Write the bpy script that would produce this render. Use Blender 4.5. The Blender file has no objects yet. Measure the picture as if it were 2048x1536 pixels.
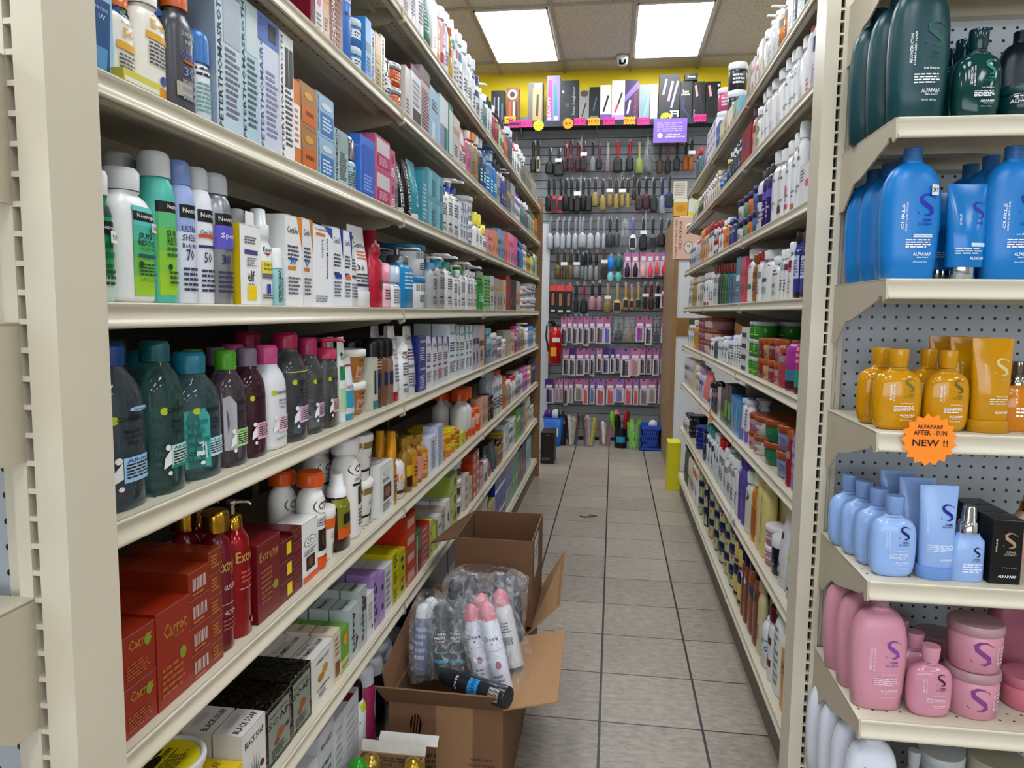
import bpy, math, random
import numpy as np
from mathutils import Matrix, Vector

# ------------------------------------------------------------------ camera, light, exposure
SC = bpy.context.scene
F, CX, CY, CAMZ = 1462.0, 1024.0, 768.0, 1.235     # focal length and centre in pixels of the 2048x1536 frame
_d = np.array([204.0, 143.0, -F]); _d /= np.linalg.norm(_d)          # the aisle's direction seen from the camera
_r = 173 / 14400.0
_up = np.array([_r, 1.0, -(_d[0] * _r + _d[1]) / _d[2]]); _up /= np.linalg.norm(_up)
ROT = np.array([np.cross(_d, _up), _d, _up])
cam_data = bpy.data.cameras.new('camera'); cam = bpy.data.objects.new('camera', cam_data)
SC.collection.objects.link(cam)
cam_data.sensor_width = 36.0; cam_data.lens = F * 36.0 / 2048.0; cam_data.clip_start = 0.02
cam.matrix_world = Matrix.Translation((0, 0, CAMZ)) @ Matrix(ROT.tolist()).to_4x4()
SC.camera = cam
SC.view_settings.view_transform = 'Standard'; SC.view_settings.look = 'None'
SC.view_settings.gamma = 1.0; SC.view_settings.use_curve_mapping = False
SC.view_settings.exposure = 0.0
world = bpy.data.worlds.new('world'); SC.world = world; world.use_nodes = True
world.node_tree.nodes['Background'].inputs[0].default_value = (0.75, 0.8, 0.9, 1)
world.node_tree.nodes['Background'].inputs[1].default_value = 0.06
PANEL_EMIT = 17.0
ADDED_WINDOW_EMIT = 4.6  # glow of the added, unseen front window
SC.cycles.max_bounces = 7; SC.cycles.transmission_bounces = 6; SC.cycles.transparent_max_bounces = 10
SC.cycles.sample_clamp_indirect = 4.0

# ------------------------------------------------------------------ pixel <-> place helpers
def proj(p):
    q = ROT.T @ (np.array(p, float) - np.array([0, 0, CAMZ])); return CX + F * q[0] / -q[2], CY - F * q[1] / -q[2]
def at(u, v, ax, val):
    D = ROT @ np.array([u - CX, -(v - CY), -F]); o = np.array([0, 0, CAMZ]); k = (val - o[ax]) / D[ax]; return o + k * D
def solve(fn, lo, hi):
    a = fn(lo)
    for _ in range(34):
        m = (lo + hi) / 2; b = fn(m)
        if (a < 0) == (b < 0): lo = m
        else: hi = m
    return (lo + hi) / 2
def y_of(u, x, z): return solve(lambda y: proj((x, y, z))[0] - u, 0.42, 9.0)
def x_of(u, y, z): return solve(lambda x: proj((x, y, z))[0] - u, -4.0, 4.0)
def z_of(v, x, y): return solve(lambda z: proj((x, y, z))[1] - v, -0.5, 4.2)

# ------------------------------------------------------------------ materials
def lin(h):
    if len(h) == 3: h = ''.join(c * 2 for c in h)
    c = [int(h[i:i + 2], 16) / 255 for i in (0, 2, 4)]
    return tuple(.96 * (x / 12.92 if x <= .04045 else ((x + .055) / 1.055) ** 2.4) ** 1.22 for x in c) + (1,)
MATS = {}
def M(h, rough=.38, metal=0, kind=''):
    key = (h, rough, metal, kind)
    if key in MATS: return MATS[key]
    m = bpy.data.materials.new('mat_%s_%s' % (h, kind or 'plain')); m.use_nodes = True; nt = m.node_tree
    b = nt.nodes['Principled BSDF']; c = lin(h); b.inputs['Specular IOR Level'].default_value = .4
    b.inputs['Base Color'].default_value = c; b.inputs['Roughness'].default_value = rough; b.inputs['Metallic'].default_value = metal
    L = nt.links
    if kind == 'emit':
        b.inputs['Emission Color'].default_value = c; b.inputs['Emission Strength'].default_value = PANEL_EMIT if h != 'e2eaf6' else ADDED_WINDOW_EMIT
    elif kind == 'clear':       # tinted clear plastic or glass with liquid
        b.inputs['Transmission Weight'].default_value = .93; b.inputs['IOR'].default_value = 1.42
    elif kind == 'film':        # thin crumpled plastic film
        b.inputs['Specular IOR Level'].default_value = 1.0; tc = nt.nodes.new('ShaderNodeTexCoord')
        n = nt.nodes.new('ShaderNodeTexNoise'); n.inputs['Scale'].default_value = 38; n.inputs['Distortion'].default_value = 1.6; n.inputs['Detail'].default_value = 3; L.new(tc.outputs['Object'], n.inputs[0])
        cr = nt.nodes.new('ShaderNodeValToRGB'); L.new(n.outputs[0], cr.inputs[0]); cr.color_ramp.elements[0].position = .5; cr.color_ramp.elements[0].color = (.1,) * 3 + (1,); cr.color_ramp.elements[1].position = .68; cr.color_ramp.elements[1].color = (.36,) * 3 + (1,); L.new(cr.outputs[0], b.inputs['Alpha']); bp = nt.nodes.new('ShaderNodeBump')
        bp.inputs['Strength'].default_value = .9; bp.inputs['Distance'].default_value = .01
        L.new(n.outputs[0], bp.inputs['Height']); L.new(bp.outputs[0], b.inputs['Normal'])
    elif kind == 'wrap':        # tight crinkled wrapping
        n = nt.nodes.new('ShaderNodeTexNoise'); n.inputs['Scale'].default_value = 45; n.inputs['Distortion'].default_value = 2.0; tc = nt.nodes.new('ShaderNodeTexCoord'); L.new(tc.outputs['Object'], n.inputs[0])
        bp = nt.nodes.new('ShaderNodeBump'); bp.inputs['Strength'].default_value = 1.0; bp.inputs['Distance'].default_value = .006; L.new(n.outputs[0], bp.inputs['Height']); L.new(bp.outputs[0], b.inputs['Normal']); b.inputs['Roughness'].default_value = .1
    elif kind in ('card', 'paint', 'wood'):
        n = nt.nodes.new('ShaderNodeTexNoise'); n.inputs['Scale'].default_value = {'card': 60, 'paint': 9, 'wood': 6}[kind]; n.inputs['Detail'].default_value = 6
        tc = nt.nodes.new('ShaderNodeTexCoord'); mp = nt.nodes.new('ShaderNodeMapping')
        if kind == 'wood': mp.inputs['Scale'].default_value = (8, 8, .8)
        if kind == 'card': mp.inputs['Scale'].default_value = (1, 1, .15)
        L.new(tc.outputs['Object'], mp.inputs[0]); L.new(mp.outputs[0], n.inputs[0])
        k = {'card': .1, 'paint': .05, 'wood': .3}[kind]
        mx = nt.nodes.new('ShaderNodeMix'); mx.data_type = 'RGBA'
        mx.inputs[6].default_value = tuple(x * (1 - k) for x in c[:3]) + (1,); mx.inputs[7].default_value = tuple(min(1, x * (1 + k)) for x in c[:3]) + (1,)
        L.new(n.outputs[0], mx.inputs[0]); L.new(mx.outputs[2], b.inputs['Base Color'])
    MATS[key] = m; return m
def nmath(nt, op, a, b=None, c=None):
    n = nt.nodes.new('ShaderNodeMath'); n.operation = op
    for i, x in enumerate((a, b, c)):
        if x is None: continue
        if isinstance(x, (int, float)): n.inputs[i].default_value = x
        else: nt.links.new(x, n.inputs[i])
    return n.outputs[0]
def peg_mat(h, axes, sp=.0254, rad=.0033, rough=.45, lim=None, wood=False):
    """board with a regular grid of small round holes, in object coordinates"""
    key = ('peg', h, axes, sp, rad, lim)
    if key in MATS: return MATS[key]
    m = bpy.data.materials.new('perforated_' + h); m.use_nodes = True; nt = m.node_tree; b = nt.nodes['Principled BSDF']
    tc = nt.nodes.new('ShaderNodeTexCoord'); s = nt.nodes.new('ShaderNodeSeparateXYZ'); nt.links.new(tc.outputs['Object'], s.inputs[0])
    d = None
    for ax in axes:
        f = nmath(nt, 'SUBTRACT', nmath(nt, 'FRACT', nmath(nt, 'DIVIDE', s.outputs[ax], sp)), .5)
        f = nmath(nt, 'POWER', f, 2.0); d = f if d is None else nmath(nt, 'ADD', d, f)
    hole = nmath(nt, 'LESS_THAN', d, (rad / sp) ** 2)
    if lim:
        ax, lo, hi = lim
        hole = nmath(nt, 'MULTIPLY', hole, nmath(nt, 'MULTIPLY', nmath(nt, 'GREATER_THAN', s.outputs[ax], lo), nmath(nt, 'LESS_THAN', s.outputs[ax], hi)))
    mx = nt.nodes.new('ShaderNodeMix'); mx.data_type = 'RGBA'; mx.inputs[6].default_value = lin(h); mx.inputs[7].default_value = (.008, .008, .008, 1)
    nt.links.new(hole, mx.inputs[0]); nt.links.new(mx.outputs[2], b.inputs['Base Color']); b.inputs['Roughness'].default_value = rough
    MATS[key] = m; return m
def floor_mat(x0, y0, s):
    m = bpy.data.materials.new('floor_tile'); m.use_nodes = True; nt = m.node_tree; b = nt.nodes['Principled BSDF']; L = nt.links
    tc = nt.nodes.new('ShaderNodeTexCoord'); sp = nt.nodes.new('ShaderNodeSeparateXYZ'); L.new(tc.outputs['Object'], sp.inputs[0])
    ms = []; cells = []
    for i, o, wd in ((0, x0, .0045), (1, y0, .0032)):
        q = nmath(nt, 'DIVIDE', nmath(nt, 'SUBTRACT', sp.outputs[i], o), s)
        fr = nmath(nt, 'ABSOLUTE', nmath(nt, 'SUBTRACT', nmath(nt, 'FRACT', nmath(nt, 'ADD', q, .5)), .5))
        ms.append(nmath(nt, 'LESS_THAN', fr, wd / 2 / s * 1.7)); cells.append(nmath(nt, 'FLOOR', q))
    g = nmath(nt, 'MAXIMUM', ms[0], ms[1])
    cm = nt.nodes.new('ShaderNodeCombineXYZ'); L.new(cells[0], cm.inputs[0]); L.new(cells[1], cm.inputs[1])
    wn = nt.nodes.new('ShaderNodeTexWhiteNoise'); L.new(cm.outputs[0], wn.inputs[0])
    no = nt.nodes.new('ShaderNodeTexNoise'); no.inputs['Scale'].default_value = 26; no.inputs['Detail'].default_value = 8; no.inputs['Roughness'].default_value = .7
    mp = nt.nodes.new('ShaderNodeMapping'); mp.inputs['Scale'].default_value = (1, 2.2, 1); L.new(tc.outputs['Object'], mp.inputs[0]); L.new(mp.outputs[0], no.inputs[0])
    n2 = nt.nodes.new('ShaderNodeTexNoise'); n2.inputs['Scale'].default_value = 1.6; L.new(tc.outputs['Object'], n2.inputs[0])
    v = nmath(nt, 'ADD', nmath(nt, 'MULTIPLY', wn.outputs[0], .12), nmath(nt, 'ADD', nmath(nt, 'MULTIPLY', no.outputs[0], .9), nmath(nt, 'MULTIPLY', n2.outputs[0], .25)))
    cr = nt.nodes.new('ShaderNodeValToRGB'); L.new(v, cr.inputs[0])
    cr.color_ramp.elements[0].position = .42; cr.color_ramp.elements[0].color = lin('7e766c')
    cr.color_ramp.elements[1].position = .9; cr.color_ramp.elements[1].color = lin('b6aca0')
    mx = nt.nodes.new('ShaderNodeMix'); mx.data_type = 'RGBA'; mx.inputs[7].default_value = lin('15120f')
    L.new(g, mx.inputs[0]); L.new(cr.outputs[0], mx.inputs[6]); L.new(mx.outputs[2], b.inputs['Base Color'])
    b.inputs['Roughness'].default_value = .33; L.new(nmath(nt, 'ADD', .3, nmath(nt, 'MULTIPLY', no.outputs[0], .2)), b.inputs['Roughness'])
    bp = nt.nodes.new('ShaderNodeBump'); bp.inputs['Strength'].default_value = .25; bp.inputs['Distance'].default_value = .002
    L.new(nmath(nt, 'SUBTRACT', no.outputs[0], nmath(nt, 'MULTIPLY', g, 2.0)), bp.inputs['Height']); L.new(bp.outputs[0], b.inputs['Normal'])
    return m
def tile_mat():
    m = bpy.data.materials.new('acoustic_tile'); m.use_nodes = True; nt = m.node_tree; b = nt.nodes['Principled BSDF']; L = nt.links
    tc = nt.nodes.new('ShaderNodeTexCoord'); no = nt.nodes.new('ShaderNodeTexNoise'); no.inputs['Scale'].default_value = 90; no.inputs['Detail'].default_value = 5
    L.new(tc.outputs['Object'], no.inputs[0]); cr = nt.nodes.new('ShaderNodeValToRGB'); L.new(no.outputs[0], cr.inputs[0])
    cr.color_ramp.elements[0].position = .3; cr.color_ramp.elements[0].color = lin('b0a8a4'); cr.color_ramp.elements[1].position = .52; cr.color_ramp.elements[1].color = lin('d6d0cc')
    L.new(cr.outputs[0], b.inputs['Base Color']); b.inputs['Roughness'].default_value = .95
    return m
CREAM = 'd3ccba'; CREAMD = 'c2b9a6'

# ------------------------------------------------------------------ mesh builder
COL = SC.collection
def link(o, parent=None):
    COL.objects.link(o)
    if parent is not None: o.parent = parent
    return o
def empty(name, loc=(0, 0, 0), rz=0.0):
    o = bpy.data.objects.new(name, None); o.empty_display_size = .05; o.location = loc; o.rotation_euler = (0, 0, rz); return link(o)
class MB:
    def __init__(s): s.v = []; s.f = []; s.mi = []; s.sm = []; s.mats = []
    def mid(s, m):
        if m not in s.mats: s.mats.append(m)
        return s.mats.index(m)
    def add(s, vs, fs, m, smooth=False):
        o = len(s.v); s.v += [tuple(map(float, p)) for p in vs]; i = s.mid(m)
        for f in fs: s.f.append(tuple(o + k for k in f)); s.mi.append(i); s.sm.append(smooth)
    def box(s, x0, x1, y0, y1, z0, z1, m):
        p = [(x, y, z) for z in (z0, z1) for y in (y0, y1) for x in (x0, x1)]
        s.add(p, [(0, 2, 3, 1), (4, 5, 7, 6), (0, 1, 5, 4), (2, 6, 7, 3), (0, 4, 6, 2), (1, 3, 7, 5)], m); return s
    def loft(s, secs, m, n=20, p=2.0, cap=True, smooth=True, cx=0, cy=0):
        """secs: (z, rx, ry[, dx, dy]) superellipse rings"""
        base = len(s.v); vs = []
        for q in secs:
            z, rx, ry = q[:3]; dx, dy = (q[3], q[4]) if len(q) > 3 else (0, 0)
            for k in range(n):
                a = 2 * math.pi * (k + .5) / n; c, t = math.cos(a), math.sin(a)
                vs.append((cx + dx + rx * math.copysign(abs(c) ** (2 / p), c), cy + dy + ry * math.copysign(abs(t) ** (2 / p), t), z))
        fs = []
        for j in range(len(secs) - 1):
            for k in range(n):
                k2 = (k + 1) % n; fs.append((j * n + k, j * n + k2, (j + 1) * n + k2, (j + 1) * n + k))
        s.add(vs, fs, m, smooth)
        if cap:
            s.add(vs[:n][::-1], [tuple(range(n))], m); s.add(vs[-n:], [tuple(range(n))], m)
        return s
    def cyl(s, cx, cy, z0, z1, r, m, n=16, r2=None):
        return s.loft([(z0, r, r), (z1, r2 or r, r2 or r)], m, n, cx=cx, cy=cy)
    def tube(s, pts, r, m, n=8):
        """round bar along a polyline"""
        pts = [Vector(p) for p in pts]; rings = []; up = Vector((0, 0, 1))
        for i, p in enumerate(pts):
            d = (pts[min(i + 1, len(pts) - 1)] - pts[max(i - 1, 0)]).normalized()
            a = d.cross(up if abs(d.z) < .95 else Vector((1, 0, 0))).normalized(); b = d.cross(a)
            rr = r[i] if isinstance(r, (list, tuple)) else r
            rings += [tuple(p + rr * (math.cos(t) * a + math.sin(t) * b)) for t in [2 * math.pi * k / n for k in range(n)]]
        fs = [(j * n + k, j * n + (k + 1) % n, (j + 1) * n + (k + 1) % n, (j + 1) * n + k) for j in range(len(pts) - 1) for k in range(n)]
        s.add(rings, fs, m, True); s.add(rings[:n][::-1], [tuple(range(n))], m); s.add(rings[-n:], [tuple(range(n))], m); return s
    def prism(s, poly, fn, t, m):
        """poly in 2D pushed out to thickness t; fn(a, b, c) -> xyz"""
        n = len(poly); vs = [fn(a, b, 0) for a, b in poly] + [fn(a, b, t) for a, b in poly]
        s.add(vs, [tuple(range(n))[::-1], tuple(range(n, 2 * n))] + [(i, (i + 1) % n, n + (i + 1) % n, n + i) for i in range(n)], m); return s
    def build(s, name, parent=None, loc=None, rz=None):
        me = bpy.data.meshes.new(name); me.from_pydata(s.v, [], s.f)
        me.polygons.foreach_set('material_index', s.mi); me.polygons.foreach_set('use_smooth', s.sm)
        for m in s.mats: me.materials.append(m)
        me.update(); o = bpy.data.objects.new(name, me); link(o, parent)
        if loc is not None: o.location = loc
        if rz is not None: o.rotation_euler = (0, 0, rz)
        return o
def tag(o, label, cat, group=None, kind=None):
    if label: o['label'] = label
    if cat: o['category'] = cat
    if group: o['group'] = group
    if kind: o['kind'] = kind
    return o
def copy_tree(o, parent=None):
    c = o.copy(); COL.objects.link(c); c.parent = parent
    for ch in list(o.children): copy_tree(ch, c)
    return c

# ------------------------------------------------------------------ printed fronts
_TX = {}
def text2d(s, bold=True):
    k = (s, bold)
    if k not in _TX:
        cu = bpy.data.curves.new('t', 'FONT'); cu.body = s; cu.resolution_u = 1; cu.offset = .012 if bold else 0
        ob = bpy.data.objects.new('t', cu); me = bpy.data.meshes.new_from_object(ob)
        v = np.array([q.co[:2] for q in me.vertices]) if len(me.vertices) else np.zeros((1, 2)); f = [tuple(p.vertices) for p in me.polygons]
        bpy.data.objects.remove(ob); bpy.data.curves.remove(cu); bpy.data.meshes.remove(me)
        mn, mx = v.min(0), v.max(0); _TX[k] = ((v - (mn + mx) / 2), f, np.maximum(mx - mn, 1e-4))
    return _TX[k]
def grid(x0, x1, z0, z1, nx, nz):
    vs = [(x0 + (x1 - x0) * i / nx, z0 + (z1 - z0) * j / nz) for j in range(nz + 1) for i in range(nx + 1)]
    return vs, [(j * (nx + 1) + i, j * (nx + 1) + i + 1, (j + 1) * (nx + 1) + i + 1, (j + 1) * (nx + 1) + i) for j in range(nz) for i in range(nx)]
def s_mark(cx, cz, hh, ar):
    """the two-drop S emblem: tapering S stroke with two small leaves; ar = width of one unit over height of one unit"""
    pts = [(.30, .36), (.12, .47), (-.12, .46), (-.27, .32), (-.22, .14), (0, -.02), (.22, -.18), (.27, -.36), (.1, -.48), (-.1, -.47)]
    wd = [.005, .035, .06, .085, .1, .105, .1, .085, .05, .005]; L = []; R = []
    for i, (x, z) in enumerate(pts):
        a = np.array(pts[max(i - 1, 0)]); b = np.array(pts[min(i + 1, len(pts) - 1)]); d = b - a; d = d / np.linalg.norm(d); n = np.array([-d[1], d[0]])
        L.append((x + n[0] * wd[i], z + n[1] * wd[i])); R.append((x - n[0] * wd[i], z - n[1] * wd[i]))
    n = len(pts); vs = L + R; fs = [(i, i + 1, n + i + 1, n + i) for i in range(n - 1)]
    for qx, qz in ((.36, .34), (-.38, -.36)):
        o = len(vs); vs += [(qx - .06, qz + .06), (qx + .01, qz - .05), (qx + .06, qz - .06), (qx - .01, qz + .05)]; fs.append((o, o + 1, o + 2, o + 3))
    return [(cx + x * hh * ar, cz + z * hh) for x, z in vs], fs
def art_put(mb, art, W, H, fn, nx=1, off=.0004):
    """draw a list of printed shapes; (a, b) unit coordinates: a in -.5..5 across, b in 0..1 up"""
    k = 0
    for op in art:
        k += 1; o = off + k * .00012; t = op[0]
        if t == 'r': _, x0, x1, z0, z1, c = op; vs, fs = grid(x0, x1, z0, z1, max(1, int(nx * (x1 - x0) + .9)), 1 if nx == 1 else 4)
        elif t == 'f':
            _, x0, x1, z0, z1, n, c = op; vs = []; fs = []; rnd = random.Random(int(abs(x0 * 91 + z0 * 37 + n) * 1000))
            for j in range(n):
                zz = z1 - (z1 - z0) * (j + .5) / n; hh = (z1 - z0) / n * .26; x = x0; end = x1 - (x1 - x0) * rnd.random() * .3
                while x < end - .01:
                    x2 = min(end, x + (x1 - x0) * (.12 + .2 * rnd.random())); q = len(vs); vs += [(x, zz - hh), (x2, zz - hh), (x2, zz + hh), (x, zz + hh)]
                    fs.append((q, q + 1, q + 2, q + 3)); x = x2 + (x1 - x0) * .04
        elif t == 't':
            _, x, z, w, h, txt, c = op[:7]; rot = op[7] if len(op) > 7 else 0; v2, fs, sz = text2d(txt)
            if rot: v2 = np.stack([-v2[:, 1] * rot, v2[:, 0] * rot], 1); sz = sz[::-1]
            vs = [(x + a / sz[0] * w, z + b / sz[1] * h) for a, b in v2]
        elif t == 'e':
            _, x, z, w, h, c = op; vs = [(x + w / 2 * math.cos(a), z + h / 2 * math.sin(a)) for a in [i * math.pi / 9 for i in range(18)]]; fs = [tuple(range(18))]
        elif t == 'p': _, vs, c = op; fs = [tuple(range(len(vs)))]
        elif t == 'S': _, x, z, h, c = op; vs, fs = s_mark(x, z, h, H / W)
        elif t == 'bar':
            _, x0, x1, z0, z1, c = op; vs = []; fs = []
            for i in range(11):
                a = x0 + (x1 - x0) * i / 11; q = len(vs); w = (x1 - x0) / 11 * (.35 if i % 3 else .65); vs += [(a, z0), (a + w, z0), (a + w, z1), (a, z1)]; fs.append((q, q + 1, q + 2, q + 3))
        mb.add([fn(a, b, o) for a, b in vs], fs, M(c, .4))

# ------------------------------------------------------------------ products
def interp(secs, z):
    for i in range(len(secs) - 1):
        a, b = secs[i], secs[i + 1]
        if a[0] <= z <= b[0]:
            t = (z - a[0]) / max(1e-6, b[0] - a[0]); return a[1] + (b[1] - a[1]) * t, a[2] + (b[2] - a[2]) * t
    return secs[-1][1:3] if z > secs[-1][0] else secs[0][1:3]
def shape(kind, w, d, h, o):
    """body rings and cap rings of a product; returns body, cap list [(rings, mat index)], superellipse power, body height"""
    X, Y = w / 2, d / 2; ch = o.get('ch'); cr = o.get('cr'); p = o.get('p', 2.4)
    if kind == 'bottle':                    # shouldered bottle with a flip cap
        ch = (ch or .19) * h; b = h - ch; c = (cr or .3) * w
        body = [(0, .9 * X, .88 * Y), (.012 * h, .98 * X, .97 * Y), (.04 * h, X, Y), (b * .78, X, Y), (b * .86, .95 * X, .95 * Y), (b * .93, .78 * X, .8 * Y), (b * .975, .5 * X, min(.62 * Y, .5 * X)), (b, c * .9, min(c * .9, Y * .8))]
        if o.get('round'): body = body[:3] + [(b * .68, X, Y), (b * .78, .965 * X, .965 * Y), (b * .86, .86 * X, .87 * Y), (b * .92, .7 * X, .74 * Y), (b * .96, .54 * X, min(.64 * Y, .54 * X)), (b, c * .9, min(c * .9, Y * .8))]
        capp = [(b + .001, c, min(c, Y * .95)), (h - .03 * h, c * 1.04, min(c * 1.04, Y)), (h - .004, c, min(c, Y * .95)), (h, c * .86, min(c, Y) * .86)]
    elif kind == 'litre':                   # salon litre bottle: bulging sides, rounded shoulder, small ribbed cap
        ch = .095 * h; b = h - ch; c = .145 * w
        body = [(0, .8 * X, .85 * Y), (.01 * h, .86 * X, .95 * Y), (.2 * h, .945 * X, Y), (.45 * h, X, Y), (.62 * h, .975 * X, Y), (.74 * h, .89 * X, .96 * Y), (.8 * h, .78 * X, .86 * Y), (.84 * h, .66 * X, .72 * Y), (.87 * h, .5 * X, .56 * Y), (b - .004, .34 * X, .42 * Y), (b, c, c)]
        capp = []
        for i in range(5): z = b + ch * i / 5; capp += [(z, c * 1.02, c * 1.02), (z + ch * .12, c * 1.08, c * 1.08), (z + ch * .18, c * .99, c * .99)]
        capp += [(h, c * .97, c * .97)]
    elif kind == 'flask':                   # small salon bottle: rounded rectangle and flared cap
        ch = .23 * h; b = h - ch; c = .2 * w
        body = [(0, .66 * X, .7 * Y), (.012 * h, .74 * X, .82 * Y), (.06 * h, .9 * X, .95 * Y), (.16 * h, .975 * X, Y), (.38 * h, X, Y), (.54 * h, .975 * X, .98 * Y), (.62 * h, .92 * X, .92 * Y), (.67 * h, .82 * X, .82 * Y), (.705 * h, .66 * X, .66 * Y), (.735 * h, .44 * X, .46 * Y), (b - .003, c * .9, c * .85), (b, c * .8, c * .8)]
        capp = [(b + .001, c * .85, c * .8), (b + ch * .3, c * .97, c * .9), (h - .004, c * 1.03, c), (h, c * .98, c * .95)]
    elif kind == 'can':                     # aerosol can with domed cap
        ch = (ch or .16) * h; b = h - ch
        body = [(0, .96 * X, .96 * Y), (.01 * h, X, Y), (b * .84, X, Y), (b * .92, .93 * X, .93 * Y), (b * .97, .8 * X, .8 * Y), (b, .68 * X, .68 * Y)]
        c = cr or .74; capp = [(b - .002, c * X, c * Y), (h - ch * .35, c * X, c * Y), (h - ch * .1, c * .92 * X, c * .92 * Y), (h, c * .7 * X, c * .7 * Y)]; p = 2
    elif kind == 'dome':                    # antiperspirant can: full width rounded cap
        ch = (ch or .2) * h; b = h - ch; body = [(0, .96 * X, .96 * Y), (.01 * h, X, Y), (b * .9, X, Y), (b * .97, .86 * X, .86 * Y), (b, .8 * X, .8 * Y)]
        capp = [(b - .001, .88 * X, .88 * Y), (h - ch * .45, .84 * X, .84 * Y), (h - ch * .15, .6 * X, .6 * Y), (h, .2 * X, .2 * Y)]; p = 2
    elif kind == 'pump':
        ch = (ch or .24) * h; b = h - ch; c = (cr or .2) * w
        body = [(0, .94 * X, .94 * Y), (.01 * h, X, Y), (b * .82, X, Y), (b * .9, .92 * X, .92 * Y), (b * .96, .66 * X, .66 * Y), (b, c * 1.1, min(c * 1.1, Y))]
        capp = [(b - .001, c * 1.25, min(c * 1.25, Y)), (b + ch * .42, c * 1.2, min(c * 1.2, Y)), (b + ch * .5, c * .8, c * .8)]
    elif kind == 'spray':                   # bottle with a tall tapered fine-mist cap
        ch = (ch or .28) * h; b = h - ch; c = (cr or .26) * w
        body = [(0, .94 * X, .94 * Y), (.01 * h, X, Y), (b * .84, .97 * X, .97 * Y), (b * .94, .7 * X, .7 * Y), (b, c, min(c, Y))]
        capp = [(b, c, min(c, Y)), (b + ch * .4, c * .95, min(c * .95, Y)), (b + ch * .44, c * .72, c * .72), (h - .002, c * .62, c * .62), (h, c * .5, c * .5)]
    elif kind == 'tube':                    # squeeze tube standing on its cap, crimped flat on top
        ch = (ch or .13) * h; b = ch; c = cr or .8
        body = [(b, .84 * X, .9 * Y), (b + .02 * h, .86 * X, Y), (b + (h - b) * .45, .91 * X, .8 * Y), (b + (h - b) * .8, .97 * X, .34 * Y), (h - .02 * h, X, .06 * Y), (h, X, .05 * Y)]
        capp = [(0, c * .95 * X, c * Y * 1.1), (.005 * h, c * X, c * Y * 1.15), (b, c * 1.0 * X, c * Y * 1.12)]
    elif kind == 'jar':
        ch = (ch or .28) * h; b = h - ch; body = [(0, .84 * X, .84 * Y), (.03 * h, .92 * X, .92 * Y), (b * .9, .97 * X, .97 * Y), (b, .9 * X, .9 * Y)]
        capp = [(b, .97 * X, .97 * Y), (b + .02 * h, X, Y), (h - .03 * h, X, Y), (h, .95 * X, .95 * Y)]; p = 2
        if o.get('taper'): body = [(0, .72 * X, .72 * Y), (.03 * h, .78 * X, .78 * Y), (b, .96 * X, .96 * Y)]
    elif kind == 'oil':                     # tall straight bottle with narrow neck and small cap
        ch = (ch or .12) * h; b = h - ch; c = (cr or .27) * w
        body = [(0, .94 * X, .94 * Y), (.01 * h, X, Y), (b * .74, X, Y), (b * .84, .8 * X, .8 * Y), (b * .9, .42 * X, .42 * Y), (b, .36 * X, .36 * Y)]; capp = [(b, c, c), (h - .003, c, c), (h, c * .9, c * .9)]; p = 2
    return body, capp, p, ch
NAMES = {'bottle': ('bottle', 'bottle'), 'litre': ('shampoo_bottle', 'bottle'), 'flask': ('shampoo_bottle', 'bottle'), 'can': ('spray_can', 'can'), 'dome': ('deodorant_can', 'can'),
         'pump': ('pump_bottle', 'bottle'), 'spray': ('spray_bottle', 'bottle'), 'tube': ('squeeze_tube', 'tube'), 'jar': ('jar', 'jar'), 'oil': ('oil_bottle', 'bottle'), 'box': ('product_box', 'box')}
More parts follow.
